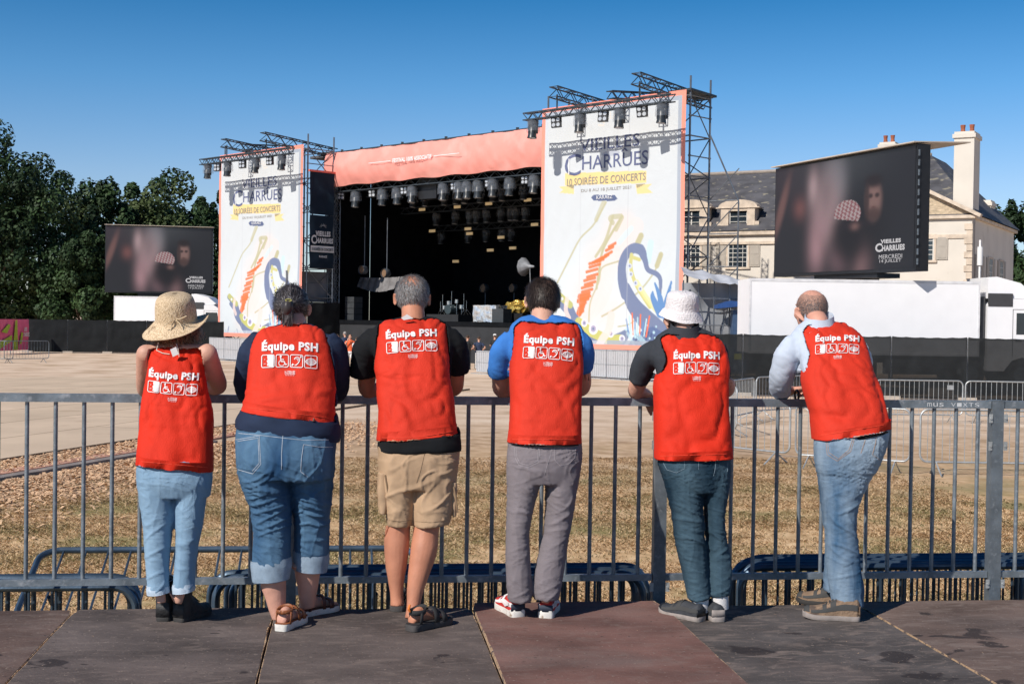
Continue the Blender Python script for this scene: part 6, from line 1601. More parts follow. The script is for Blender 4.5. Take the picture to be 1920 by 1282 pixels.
# curly hair
HM = headm('curly', [(.14,.055,.028),(.25,.11,.055),(.08,.035,.02),(.42,.30,.20)])
hair_strands('hair', r, s1['hc']+Vector((0,-.005,-.015)), s1['M'], (.098,.108,.088), 3000, lambda d, rs: d.z < .45 and (d.y < .55), .085, .0022, lambda d: (d.x*.5, d.y*.4, -1), HM, .35, 4, .010, 10)
# straw hat (crown, brim with a dipped left and raised right side)
def straw():
    m = bpy.data.materials.new('straw'); m.use_nodes = True; nt = m.node_tree; b = nt.nodes['Principled BSDF']; b.inputs['Roughness'].default_value = .8
    g = nt.nodes.new('ShaderNodeUVMap'); vo = nt.nodes.new('ShaderNodeTexVoronoi'); vo.inputs['Scale'].default_value = 1.0
    mp = nt.nodes.new('ShaderNodeMapping'); nt.links.new(g.outputs[0], mp.inputs[0]); nt.links.new(mp.outputs[0], vo.inputs['Vector'])
    r_ = nt.nodes.new('ShaderNodeValToRGB'); r_.color_ramp.elements[0].color = (.80,.63,.43,1); r_.color_ramp.elements[1].color = (.45,.32,.19,1); r_.color_ramp.elements[0].position = .25; r_.color_ramp.elements[1].position = .75
    nt.links.new(vo.outputs['Distance'], r_.inputs[0]); nt.links.new(r_.outputs[0], b.inputs['Base Color'])
    bu = nt.nodes.new('ShaderNodeBump'); bu.inputs['Strength'].default_value = .8; bu.inputs['Distance'].default_value = .004; bu.invert = True; nt.links.new(vo.outputs['Distance'], bu.inputs['Height']); nt.links.new(bu.outputs[0], b.inputs['Normal']); return m
M_STRAW = straw()
def lathe_hat(parent, name, prof, base, Mx, mat, seg=96, brimfn=None, per=6, uvs=(80, 34)):
    P = catmull(prof, per); V = []; F = []; n = len(P)
    for i, (r_, z, br) in enumerate(P):
        for k in range(seg):
            t = 2*math.pi*k/seg; v = Vector((math.cos(t)*r_, math.sin(t)*r_*1.12, z))
            if brimfn: v = brimfn(v, t, br)
            V.append(base+Mx @ v)
    for i in range(n-1):
        for k in range(seg): k2 = (k+1) % seg; F.append((i*seg+k, i*seg+k2, (i+1)*seg+k2, (i+1)*seg+k))
    V.append(base+Mx @ Vector((0, 0, P[0][1]+.001))); F += [(len(V)-1, k, (k+1) % seg) for k in range(seg)]
    me = bpy.data.meshes.new(name); me.from_pydata([tuple(v) for v in V], [], F); uv = me.uv_layers.new(name='UVMap')
    for p in me.polygons:
        for li in p.loop_indices:
            vi = me.loops[li].vertex_index; i, k = divmod(vi, seg); kk = k
            if p.index < (n-1)*seg and k == 0 and (p.index % seg) == seg-1: kk = seg
            uv.data[li].uv = (kk/seg*uvs[0]*(1 if i < n else 0), i/n*uvs[1])
    o = link_mesh(name, me, mat, parent, True); so_ = o.modifiers.new('t', 'SOLIDIFY'); so_.thickness = .003; so_.offset = -1; return o
hb_ = at(331, 612, 7.17)
def brim(v, t, br):
    c = math.cos(t-R(-15)); s_ = math.sin(t)
    v = v.copy(); v.z += br*(.050*max(0, c)**1.2 - .030*max(0, -c) - .022*max(0, -s_)+ .006*math.sin(3*t+1)); v.x += br*(-.012*max(0, c)); return v
hat = lathe_hat(r, 'straw_hat', [(.012,.155,0),(.055,.152,0),(.088,.132,0),(.100,.095,0),(.104,.045,0),(.106,.018,0),(.122,.002,.15),(.150,-.014,.55),(.172,-.022,.95),(.178,-.024,1.0)], hb_+Vector((0,0,.020)), Matrix.Rotation(R(-3), 3, 'Y') @ Matrix.Rotation(R(15), 3, 'X'), M_STRAW, brimfn=brim, uvs=(150, 46))
mb = MB(); mb.tube([hb_+Vector((math.cos(t)*.1085, math.sin(t)*.121, .036+.004*math.sin(2*t))) for t in [2*math.pi*i/40 for i in range(41)]], .0035, 6)
q = hb_+Vector((.01,-.122,.036)); 
for dx, dz, e_ in ((-.055,-.035,.02), (.06,.02,.02), (-.03,-.085,.01), (.05,-.07,.01)): mb.tube([q, q+Vector((dx*.5, -e_*1.2, dz*.3)), q+Vector((dx, -e_-.012, dz))], .0026, 6)
mb.build('hat_cord', pm('raffia_cord', (.66,.52,.34), .8), hat, True)
mb = MB(); a = at(297, 642, 7.06); b = at(336, 668, 7.03); c = at(331, 645, 7.05); mb.tube([a, a+Vector((-.008,-.01,-.04)), at(305,662,7.03), at(318,664,7.02)], .0022, 6); mb.tube([c, at(334,655,7.02), b, b+Vector((.004,0,-.03))], .0022, 6); mb.build('chin_cord', pm('chin_cord', (.72,.66,.56), .8), hat, True)
mb = MB(); mb.hexa([at(px, py, y) for y in (6.985, 6.988) for px, py in ((319,655),(330,650),(335,664),(324,669))]); mb.build('size_label', M_LABEL, r)

# ============ 2: woman in dark shirt, rolled up jeans
NAVY = fabric('navy_linen', (.018,.030,.065), .2, .8, 260, .3)
s2 = dict(key='bunwoman', feet=(560,1170), label='woman with grey bun, navy shirt, rolled up blue jeans and brown sandals, leaning on railing', skin=(.60,.32,.24),
 Y=([540,610,690,780,860,960,1180],[7.24,7.15,7.05,6.93,6.86,6.84,6.80]), head=(549,577,.158,.225,7.24,R(-22),R(10)), neck=(552,609,.056),
 vest=[(607,534,607,577,.045),(611,512,611,592,.070),(618,490,620,606,.095),(632,478,634,614,.125),(655,470,656,621,.150),(692,465,692,627,.165),(732,461,730,630,.175),(758,457,765,629,.185),(768,452,791,629,.19)],
 arms=[((474,650,7.08),(466,735,7.34),(rail_x(505),7.44,ZT+.035),(.060,.048,.040,.028),((1,.12,-.1),(0,0,-1),-1)),
       ((622,650,7.06),(632,728,7.32),(rail_x(588),7.44,ZT+.035),(.062,.050,.042,.028),((-1,.1,-.1),(0,0,-1),1))],
 shirt=[(606,532,606,578,.06),(614,500,614,598,.09),(630,476,632,620,.12),(660,468,660,630,.14),(700,466,700,632,.15),(760,462,760,632,.16)],
 sleeves=[[(492,634,7.10,.062),(472,664,7.12,.074),(464,700,7.19,.073),(466,736,7.31,.062),(492,738,7.40,.050)],[(606,634,7.08,.066),(622,664,7.09,.086),(627,700,7.16,.084),(627,733,7.29,.070),(600,738,7.40,.050)]],
 shirtmat=NAVY, shirtfold=.007, under=[(760,455,775,632,.190),(775,447,796,637,.198),(788,441,812,640,.20),(800,440,828,637,.188)], undermat=NAVY,
 legs=[[(500,900,.10,0),(508,1000,.075,0),(512,1085,.066,0),(516,1112,.056,0),(520,1140,.044,0),(524,1160,.036,.0)],[(590,880,.10,.03),(585,980,.075,.05),(577,1065,.068,.09),(577,1095,.055,.10),(576,1120,.044,.11),(578,1138,.036,.12)]],
 feet_bare=[((525,1181),R(24),.245,-1),((562,1154),R(48),.245,-1)], vfold=.0045, seed=2, hemsag=0, vm=1, vdir=(4, 3),
 creases=[(2.16,.010,.006,.25),(2.10,.012,.007,.15),(2.03,.012,.008,-.1),(1.975,.010,.006,-.25),(2.24,.009,.004,-.4)])
s2['print'] = (491,657.5,596,659.5,2)
s2['hips'] = [(784,450,794,630,.17),(800,444,806,631,.19),(830,441,834,630,.20),(862,442,866,627,.195),(895,447,895,625,.17)]
s2['trousers'] = [[(840,442,840,541,.17),(900,449,900,543,.15),(930,461,930,546,.13),(965,472,965,546,.11),(1010,475,1010,545,.095),(1060,471,1060,545,.09)],
 [(840,536,840,629,.17,.03),(890,540,890,626,.15,.04),(955,550,955,620,.12,.06),(1000,552,1000,618,.10,.07),(1040,550,1040,617,.09,.08)]]
s2['tfold'] = jeanfold(.0085, 1.52, 1.68, 1.1, 1.1, 5, .17)
s2['trmat'] = denim('mid_denim', (.020,.075,.18), (.13,.25,.38), .40, 3.5); s2['cuffmat'] = pm('cuff_denim', (.25,.33,.42), .85, .15, 25, .35, 300)
s2['cuffs'] = [[(1050,469,1042,547,.095),(1062,468,1056,548,.098),(1078,470,1070,547,.095),(1091,473,1084,545,.092)],[(1028,548,1026,618,.092,.08),(1045,547,1045,619,.095,.08),(1060,549,1060,617,.092,.08),(1068,551,1072,614,.09,.08)]]
GOLDT = pm('pale_thread', (.40,.45,.52), .8, .2, 60)
s2['stitch'] = [[[(443,824),(486,817),(489,870),(474,888),(446,880)],[(446,827),(484,821),(486,868),(473,883)]], [[(569,833),(600,838),(624,838)],[(569,833),(565,862),(564,884),(577,894)]], [[(533,792),(530,820),(528,850),(528,880)]], [[(447,812),(490,816),(532,821),(570,825),(622,824)]]]
s2['stitchmat'] = GOLDT
build_person(s2); r = s2['root']
HM = headm('bun', [(.030,.026,.030),(.075,.066,.07),(.20,.19,.20),(.045,.038,.040)], .42)
cap = MB(); cap.ball(s2['hc']+s2['M'] @ Vector((0,-.010,.020)), (.088,.104,.104), 32, 20, s2['M']); me = remesh(cap, .006, 1)
bm = bmesh.new(); bm.from_mesh(me); Mi = s2['M'].inverted()
bmesh.ops.delete(bm, geom=[v for v in bm.verts if (Mi @ (v.co-s2['hc'])).y > .055 or ((Mi @ (v.co-s2['hc'])).z < -.045 and (Mi @ (v.co-s2['hc'])).y > -.0)], context='VERTS'); bm.to_mesh(me); bm.free()
hair = link_mesh('hair', me, HM[0], r)
bun0 = s2['hc']+Vector((-.012,-.118,.012))
hair_strands('hair_strands', hair, s2['hc']+s2['M'] @ Vector((0,-.010,.020)), s2['M'], (.0885,.1045,.1045), 2600, lambda d, rs: d.y < .5 and not (d.z < -.6 and d.y > 0), .075, .0016, lambda d: tuple(s2['M'].inverted() @ (bun0-(s2['hc']+s2['M'] @ Vector((d.x*.088, d.y*.104, d.z*.104+.02))))), HM, .015, 8)
mb = MB(); path_tube(mb, [at(541,562,7.09), at(539,574,7.07), at(538,588,7.085), at(541,600,7.11)], [.018,.030,.026,.008], 5, 16); bn = remesh(mb, .005, 1); displace(bn, lambda c, n: .003*N3(c.x*60, c.y*60, c.z*12)); bo = link_mesh('bun', bn, HM[3], hair)
V = []; F = []; rs = np.random.RandomState(5)
for i in range(260):
    a0 = rs.uniform(2.6, 6.8); p = at(541+rs.uniform(-7, 7), 560+rs.uniform(-5, 3), 7.075); q = at(539+rs.uniform(-10, 10), 604+rs.uniform(-14, 9), 7.07+rs.uniform(-.01, .03)); mdp = (p+q)/2+Vector((rs.uniform(-.022, .022), -.022, 0)); b = len(V); w_ = Vector((.0011, 0, 0))
    for t in (0, .25, .5, .75, 1): c = p*(1-t)**2+mdp*2*t*(1-t)+q*t*t; V += [c-w_, c+w_]
    F += [(b+2*k, b+2*k+1, b+2*k+3, b+2*k+2) for k in range(4)]
o = np_mesh('loose_hair', [tuple(v) for v in V], F, HM, hair, True); o.data.polygons.foreach_set('material_index', rs.randint(0, 4, len(F)))
mb = MB(); mb.tube([at(541,563,7.055)+Vector((math.cos(t)*.016, 0, math.sin(t)*.006)) for t in [i*.63 for i in range(11)]], .003, 6); mb.build('hair_tie', pm('olive_tie', (.35,.33,.10), .7), hair, True)
T = s2['T']; mb = MB(); mb.tube([T(.083,.0,.010), T(.085,.05,.014), T(.080,.10,.012)], .0022, 6); mb.tube([T(-.083,.0,.010), T(-.085,.05,.014), T(-.080,.10,.012)], .0022, 6)
for sg in (-1, 1): mb.tube([T(sg*.042+math.cos(t)*.026, .104, .006+math.sin(t)*.020) for t in [i*.3927 for i in range(17)]], .002, 6)
mb.tube([T(-.016,.106,.010), T(.016,.106,.010)], .002, 6); mb.build('glasses', M_BLK, r, True)
def sandal(r, px, py, ang, L, solem, strapm, th=.024, acc=None, big=False, name='sandal'):
    heel = gat(px, py, ZD); f = Vector((math.sin(ang), math.cos(ang), 0)); s = Vector((f.y, -f.x, 0)); P = lambda a, b, c: heel+f*a*L+s*b+Vector((0,0,c)); ex = 1.12 if big else 1.0
    prof = catmull([(0,.022,.024),(.05,.034,.036),(.2,.037,.038),(.42,.036,.036),(.66,.047,.046),(.85,.045,.044),(.97,.028,.028),(1.02,.010,.010)], 4)
    loop = [(a, -wl*ex) for a, wl, wr in prof]+[(a, wr*ex) for a, wl, wr in prof[::-1]]; mb = MB()
    mb.rings([[P(a*1.02-.012, b*k, zz) for a, b in loop] for zz, k in ((0,.95),(.004,1.0),(th*.6,.99),(th,1.03),(th+.004,.99))]); o = mb.build(name, solem, r, True)
    def strap(pts, w_):
        V = []; F = []
        for a, b, c, (ux, uy, uz) in pts:
            u = (f*ux+s*uy+Vector((0,0,1))*uz).normalized()*w_/2; p = P(a, b, c); V += [p-u, p+u]
        F = [(2*i, 2*i+1, 2*i+3, 2*i+2) for i in range(len(pts)-1)]; m2 = MB(); m2.add(V, F); q = m2.build('strap', strapm, o, True); md = q.modifiers.new('t', 'SOLIDIFY'); md.thickness = .004; return q
    arc = lambda a, w_, h, n=9: [(a, -math.cos(math.pi*i/n)*w_, th+math.sin(math.pi*i/n)**.6*h, (1,0,0)) for i in range(n+1)]
    strap(arc(.70, .049*ex, .050), .030*ex); strap(arc(.52, .044*ex, .074), .020*ex if not big else .034)
    anc = [(.20-.175*math.cos(t)*1.0 if math.cos(t) > 0 else .20-.16*math.cos(t), math.sin(t)*.041, th+.062+.018*(math.cos(t) < 0)*abs(math.cos(t)), (0,0,1)) for t in [2*math.pi*i/22 for i in range(23)]]
    strap(anc, .020 if not big else .026)
    for sg in (-1, 1): strap([(.14, sg*.036, th+.001, (1,0,0)), (.15, sg*.040, th+.03, (1,0,0)), (.16, sg*.040, th+.062, (1,0,0))], .018)
    if acc:
        m2 = MB(); m2.tube([P(-.0, 0, th+.070), P(-.03, 0, th+.085), P(.0, 0, th+.105)], [.0055,.007,.0055], 8); m2.build('pull_tab', acc, o, True)
    mb = MB(); mb.rings([[P(a*1.0-.006, b*.97, zz) for a, b in loop] for zz in (th+.0045, th+.007)]); mb.build('footbed', strapm, o, True)
M_BRL = pm('brown_leather', (.26,.085,.03), .5, .2, 20, .2, 80)
sandal(r, 525, 1183, R(24), .255, M_SOLEW, M_BRL, .030); sandal(r, 562, 1156, R(48), .255, M_SOLEW, pm('dark_leather', (.10,.035,.025), .5, .2, 20), .026)

# ============ 3: grey haired man, cargo shorts
BLKT = fabric('black_cotton', (.010,.011,.013), .3, .9, 400, .2)
s3 = dict(key='greyman', feet=(765,1170), label='man with short grey hair in black T-shirt and beige cargo shorts, leaning on railing', skin=(.50,.215,.13),
 Y=([520,600,690,780,860,960,1182],[7.26,7.16,7.06,6.96,6.90,6.88,6.82]), head=(773,558,.160,.235,7.24,R(0),R(10)), neck=(775,597,.060),
 vest=[(597,748,596,812,.045),(600,728,599,824,.070),(607,712,606,835,.095),(620,708,620,837.5,.115),(644,704.5,644,840,.135),(688,701.5,679,843,.140),(711,705,705,844,.140),(745,706,745,851,.142),(774,709,789,855,.145),(826,705,812,859,.155)],
 arms=[((695,630,7.12),(688,733,7.34),(rail_x(735),7.45,ZT+.04),(.052,.046,.040,.030),((1,.12,-.1),(0,0,-1),-1)),
       ((850,630,7.10),(853,730,7.33),(rail_x(800),7.45,ZT+.04),(.050,.044,.038,.028),((-1,.1,-.1),(0,0,-1),1))],
 shirt=[(594,750,594,804,.06),(600,724,600,826,.09),(614,702,614,846,.11),(640,696,640,852,.125),(690,704,690,846,.13),(760,712,760,846,.13)],
 sleeves=[[(708,628,7.12,.058),(690,648,7.12,.072),(685,672,7.15,.077),(682,697,7.19,.078),(682,704,7.20,.070)],[(838,626,7.10,.058),(851,645,7.10,.068),(856,668,7.13,.074),(858,689,7.17,.074),(858,694,7.18,.066)]],
 shirtmat=BLKT, under=[(806,708,800,861,.152),(822,708,812,863,.158),(840,708,836,865,.160),(846,709,844,864,.150)], undermat=BLKT,
 legs=[[(745,900,.09,0),(745,975,.070,0),(744,1020,.066,0),(743,1058,.056,0),(743,1090,.042,0),(744,1115,.034,0),(745,1135,.036,0)],[(805,900,.09,-.02),(800,980,.068,-.03),(795,1030,.069,-.05),(786,1070,.057,-.06),(778,1110,.042,-.07),(775,1138,.034,-.08),(772,1160,.036,-.09)]],
 feet_bare=[((744,1143),R(8),.255,-1),((768,1180),R(48),.265,-1)], vfold=.0055, seed=3, hemsag=-6, vm=1, vdir=(2, 4.5))
s3['print'] = (724,635.5,819,630.5,2); s3['pv'] = .95
s3['hips'] = [(820,708,812,862,.13),(850,709,850,862,.145),(885,710,885,856,.145),(915,712,915,854,.13)]
s3['trousers'] = [[(860,708,860,782,.125),(910,712,910,780,.12),(950,720,950,778,.11),(985,727,985,772,.10)],[(860,776,860,861,.125,-.01),(910,774,910,854,.12,-.01),(945,773,945,852,.115,-.02),(987,775,980,843,.105,-.03)]]
s3['shorts'] = True; s3['tfold'] = jeanfold(.007, 1.55, 1.70, .5, .9, 9, .2)
s3['trmat'] = fabric('beige_cotton', (.44,.30,.19), .12, .85, 300, .2, 8); s3['cuffs'] = []
s3['stitchmat'] = pm('tan_thread', (.26,.17,.10), .8)
s3['stitch'] = [[[(733,846),(775,835)],[(735,851),(776,841)]], [[(826,826),(838,852)],[(845,829),(856,850)]], [[(800,824),(796,850),(789,880),(781,905)]], [[(729,975),(750,977),(770,975)],[(778,977),(810,979),(840,974)]]]
build_person(s3); r = s3['root']
def flap(tb, r, name, outline, Yd, mat, th=.02):     # puffy cargo pocket on the side of the leg
    P = [at(px, py, Yd) for px, py in outline]; c = sum(P, Vector())/len(P); mb = MB()
    mb.rings([[p+Vector((0,-th*.2,0)) for p in P], [c+(p-c)*1.02+Vector((0,-th,0)) for p in P], [c+(p-c)*.9+Vector((0,-th*1.5,0)) for p in P], [c+(p-c)*.5+Vector((0,-th*1.6,0)) for p in P]]); me = remesh(mb, .006, 3); displace(me, lambda c, n: .004*N3(c.x*25, c.y*25, c.z*18)); return link_mesh(name, me, mat, r)
def pocket_bag(r, px, py0, py1, Y, w_, d, mat, name='cargo_pocket'):
    a = at(px, py0, Y); b = at(px, py1, Y); mb = MB(); rg = []
    for t in range(9):
        u = t/8; c = a.lerp(b, u); k = .6+.4*math.sin(math.pi*min(1, .15+u*.85)); rg.append([c+Vector((math.copysign(abs(math.cos(q))**.7, math.cos(q))*w_*k, math.copysign(abs(math.sin(q))**.6, math.sin(q))*d*(.9+.1*k), 0)) for q in [2*math.pi*i/20 for i in range(20)]])
    mb.rings(rg); me = remesh(mb, .006, 2); displace(me, lambda c, n: .005*N3(c.x*20, c.y*20, c.z*16)); return link_mesh(name, me, mat, r)
pocket_bag(s3['tr'], 718, 884, 962, 6.87, .030, .065, s3['trmat']); pocket_bag(s3['tr'], 850, 902, 966, 6.86, .018, .060, s3['trmat'])
mb = MB(); 
for px, py0, py1 in ((722,890,935), (727,892,940), (851,912,960)): mb.tube([at(px, py0, 6.795), at(px+4, (py0+py1)/2, 6.79), at(px+7, py1, 6.80)], .0045, 6)
mb.build('drawstring', s3['stitchmat'], s3['tr'], True)
HM = headm('grey', [(.22,.215,.22),(.40,.39,.39),(.11,.10,.10),(.30,.29,.285)], .5)
hair_strands('hair', r, s3['hc']+Vector((0,-.004,.020)), s3['M'], (.0855,.104,.100), 7500, lambda d, rs: (d.y < .45 and not (d.z < -.55 and d.y > -.2)) and d.z > -.88 and not (abs(d.x) > .82 and d.z < -.2 and d.y > -.05) and rs.rand() > .93*math.exp(-(((d.x)/.42)**2+((d.z-.80)/.30)**2+((d.y+.40)/.45)**2)*1.1), .021, .0011, lambda d: (0.15, -.2, -1), HM, .28, 6, 0, 3)
mb = MB(); mb.hexa([at(px, py, y) for y in (7.045, 7.048) for px, py in ((752,596),(763,589),(775,597),(757,600))]); mb.build('size_label', M_LABEL, s3['vestobj'])
M_SAN = pm('charcoal_rubber', (.06,.055,.055), .8, .2, 20, .2, 60); M_OR = pm('orange_webbing', (.75,.20,.03), .7); M_BS = pm('black_webbing', (.02,.02,.022), .8)
sandal(r, 744, 1146, R(8), .275, M_SAN, M_BS, .026, M_OR, True); sandal(r, 768, 1183, R(48), .285, M_SAN, M_BS, .028, M_OR, True)

# ============ 4: blue T-shirt man
BLUE = fabric('blue_cotton', (.045,.19,.56), .12, .85, 350, .25)
s4 = dict(key='blueman', feet=(995,1160), label='man with dark hair in bright blue T-shirt, grey jeans and red trainers, leaning on railing', skin=(.60,.33,.24),
 Y=([520,600,690,780,860,960,1160],[7.27,7.17,7.07,6.97,6.91,6.88,6.80]), head=(1018,563,.160,.235,7.24,R(4),R(10)), neck=(1017,597,.058),
 vest=[(602,978,602,1062,.055),(604,970,604,1073,.075),(612,963,613,1084,.100),(628,961,630,1088.5,.118),(650,959.5,650,1090,.135),(696,955,690,1093,.142),(745,956,735,1090,.142),(789,955,789,1089,.146),(829,951,830,1090,.155)],
 arms=[((950,640,7.12),(939,732,7.34),(rail_x(985),7.45,ZT+.04),(.052,.047,.040,.030),((1,.12,-.1),(0,0,-1),-1)),
       ((1088,640,7.10),(1092,730,7.34),(rail_x(1050),7.45,ZT+.04),(.048,.043,.038,.028),((-1,.1,-.1),(0,0,-1),1))],
 shirt=[(590,994,590,1040,.06),(598,972,598,1066,.09),(612,956,612,1090,.115),(640,954,640,1096,.125),(690,958,690,1092,.13),(760,962,760,1086,.13)],
 sleeves=[[(962,632,7.12,.055),(948,652,7.12,.066),(942,674,7.15,.070),(939,697,7.19,.068),(939,702,7.20,.060)],[(1084,632,7.10,.054),(1092,650,7.10,.064),(1096,670,7.13,.066),(1096,686,7.16,.062),(1096,690,7.17,.054)]],
 shirtmat=BLUE, under=[(815,955,815,1086,.150),(832,953,832,1088,.152)], undermat=BLKT,
 legs=[[(990,900,.08,0),(975,1000,.06,0),(973,1080,.046,0),(972,1130,.036,0)],[(1050,900,.08,0),(1042,1000,.06,0),(1028,1080,.046,0),(1022,1130,.036,0)]],
 vfold=.006, seed=4, vm=1, vdir=(1.2, 3.5))
s4['print'] = (982,642.5,1076,648.5,1.5)
s4['hips'] = [(815,954,815,1089,.13),(850,951,850,1091,.14),(880,950,880,1088,.14),(905,950,905,1084,.12)]
s4['trousers'] = [[(860,950,860,1022,.12),(888,950,888,1018,.118),(930,951,930,1006,.11),(965,950,965,997,.10),(1000,949,1000,992,.09),(1045,948,1045,994,.08),(1090,950,1090,996,.072),(1126,953,1126,996,.068)],
 [(860,1018,860,1091,.12),(890,1021,890,1086,.118),(940,1023,940,1077,.11),(990,1021,990,1069,.095),(1030,1012,1030,1063,.085),(1080,1001,1080,1056,.075),(1122,1001,1122,1048,.068)]]
s4['tfold'] = jeanfold(.0058, 1.50, 1.78, .8, 1.0, 15, .16)
s4['trmat'] = pm('grey_denim', (.21,.185,.20), .85, .14, 4, .4, 350, world=True, spec=.2, det=8); s4['stitchmat'] = pm('grey_thread', (.34,.31,.33), .8)
s4['stitch'] = [[[(965,838),(966,858),(973,872),(990,876),(1010,867),(1013,834)],[(968,838),(969,857),(975,868),(990,872),(1008,864),(1010,836)]], [[(1040,835),(1040,862),(1050,873),(1066,870),(1078,858),(1080,836)]], [[(1036,832),(1033,850),(1026,872),(1021,890)]]]
build_person(s4); r = s4['root']
HM = headm('brown', [(.020,.013,.011),(.045,.030,.024),(.012,.009,.009),(.09,.065,.055)], .42)
hair_strands('hair', r, s4['hc']+Vector((0,-.004,.018)), s4['M'], (.087,.106,.106), 9000, lambda d, rs: (d.y < .5 and not (d.z < -.6 and d.y > -.2)) and d.z > -.93 and not (abs(d.x) > .84 and d.z < -.2 and d.y > -.05) and rs.rand() > .72*math.exp(-(((d.x-.15)/.28)**2+((d.z-.86)/.14)**2)), .030, .0013, lambda d: (0.12, -.25, -1), HM, .22, 16, 0, 3)
mb = MB(); mb.ball(s4['hc']+Vector((0,-.004,.016)), (.086,.104,.104), 24, 16)
me = mb.mesh('scalp'); bm = bmesh.new(); bm.from_mesh(me); bmesh.ops.delete(bm, geom=[v for v in bm.verts if v.co.y > s4['hc'].y+.045 or (v.co.z < s4['hc'].z-.03 and v.co.y > s4['hc'].y-.02) or v.co.z < s4['hc'].z-.062], context='VERTS'); bm.to_mesh(me); bm.free(); link_mesh('hair_base', me, HM[1], bpy.data.objects[[o.name for o in r.children if o.name.startswith('hair')][0]])
M_RED = pm('red_shoe_mesh', (.52,.028,.022), .75, .15, 20, .3, 200); M_NV = pm('navy_shoe_panel', (.02,.03,.055), .7)
for hx, hy, an in ((972,1161,R(-13)),(1022,1163,R(16))):
    P, u, th = shoe(r, gat(hx, hy, ZD), an, .285, 'trainer', [M_RED, M_SOLEW, M_LABEL, M_NV], wd=1.12)
    mb = MB(); sg = 1 if an < 0 else 1
    for sg in (-1, 1): mb.add([P(.10, sg*.044, th+.030), P(.30, sg*.0455, th+.012), P(.58, sg*.050, th+.040), P(.28, sg*.046, th+.026), P(.16, sg*.0445, th+.045)], [(0,1,2,3,4)])
    mb.build('side_mark', M_LABEL, u)

# ============ 5: white bucket hat man
GREYP = fabric('charcoal_polo', (.040,.045,.055), .15, .85, 320, .3)
s5 = dict(key='bucketman', feet=(1325,1163), label='man in white bucket hat, charcoal polo shirt and dark jeans, leaning on the railing', skin=(.62,.34,.25),
 Y=([540,610,700,790,870,960,1163],[7.26,7.17,7.07,6.98,6.92,6.88,6.80]), head=(1277,597,.156,.230,7.22,R(22),R(8)), neck=(1283,622,.056),
 vest=[(625,1252,625,1324,.050),(628,1240,629,1340,.072),(637,1235,637,1350,.098),(652,1238,652,1358,.115),(668,1243,670,1363,.125),(690,1240,690,1366,.130),(713,1227,713,1365,.135),(759,1227,759,1365,.140),(816,1227,816,1369,.148),(861,1228,857,1372,.158)],
 arms=[((1222,655,7.12),(1192,735,7.34),(rail_x(1216),7.46,ZT+.02),(.048,.046,.040,.030),((.5,.45,-.75),(0,-1,-.3),-1,.8)),
       ((1355,660,7.10),(1362,735,7.34),(rail_x(1310),7.46,ZT+.04),(.045,.042,.038,.028),((-1,.1,-.1),(0,0,-1),1))],
 shirt=[(612,1258,612,1308,.06),(624,1238,622,1330,.09),(640,1224,640,1352,.115),(670,1222,668,1360,.125),(710,1232,710,1362,.13),(770,1234,770,1360,.13)],
 sleeves=[[(1236,650,7.12,.055),(1218,668,7.12,.066),(1208,690,7.15,.066),(1201,710,7.19,.062),(1199,716,7.20,.055)],[(1346,650,7.10,.052),(1354,670,7.10,.056),(1356,690,7.14,.054),(1356,712,7.18,.05)]],
 shirtmat=GREYP, collar=(1284,616,.078,-.018,.004,.056),
 legs=[[(1280,900,.08,0),(1292,1000,.06,0),(1305,1080,.046,0),(1312,1130,.036,0)],[(1345,900,.08,0),(1343,1000,.06,0),(1348,1080,.046,0),(1349,1130,.036,0)]],
 vfold=.0065, seed=5, vm=0, vdir=(2.2, 5.5))
s5['print'] = (1263,673,1349,674,2); s5['pv'] = 1.08
s5['hips'] = [(845,1234,845,1369,.13),(870,1235,870,1368,.14),(895,1243,895,1366,.135),(920,1250,920,1364,.115)]
s5['trousers'] = [[(880,1238,880,1313,.12),(910,1248,910,1316,.115),(958,1259,958,1318,.10),(1008,1266,1008,1321,.09),(1040,1272,1040,1325,.082),(1072,1280,1072,1326,.075),(1104,1286,1104,1330,.068),(1122,1290,1122,1330,.064)],
 [(880,1309,880,1368,.12),(915,1314,915,1365,.115),(958,1323,958,1357,.10),(1000,1325,1000,1359,.09),(1037,1327,1037,1367,.08),(1073,1326,1073,1371,.075),(1102,1329,1102,1369,.068),(1116,1330,1114,1367,.064)]]
s5['tfold'] = jeanfold(.0068, 1.42, 1.75, 1.1, 1.3, 25, .18)
s5['trmat'] = denim('dark_denim', (.008,.030,.055), (.10,.17,.22), .30, 2.2); s5['cuffmat'] = pm('pale_cuff', (.40,.45,.50), .85, .1, 25, .3, 300)
s5['stitchmat'] = pm('blue_thread', (.20,.27,.33), .8)
s5['stitch'] = [[[(1243,866),(1250,880),(1268,886),(1284,878),(1283,862)]], [[(1342,858),(1341,878),(1338,892)],[(1365,866),(1364,884)]], [[(1310,862),(1310,880)]]]
build_person(s5); r = s5['root']
link = None
mb = MB(); M_SOCK = pm('white_sock', (.68,.66,.66), .9, .08, 60, .3, 200)
for px, py, Y in ((1313,1130,6.81), (1350,1124,6.81)): m2 = MB(); m2.tube([at(px, py-22, Y), at(px, py-6, Y), at(px, py+16, Y)], [.043, .044, .045], 18); m2.build('sock', M_SOCK, r, True)
cb = s5['hc']+Vector((0,0,-.004))
def bbrim(v, t, br): v = v.copy(); v.z += br*(.008*math.sin(2*t+2)-.006*math.cos(t))+.004*N3(v.x*30, v.y*30, v.z*30); v.x += .004*N3(v.x*20+5, v.y*20, v.z*18); return v
M_HATW = pm('white_hat_cotton', (.74,.70,.71), .9, .05, 20, .5, 90, spec=.1)
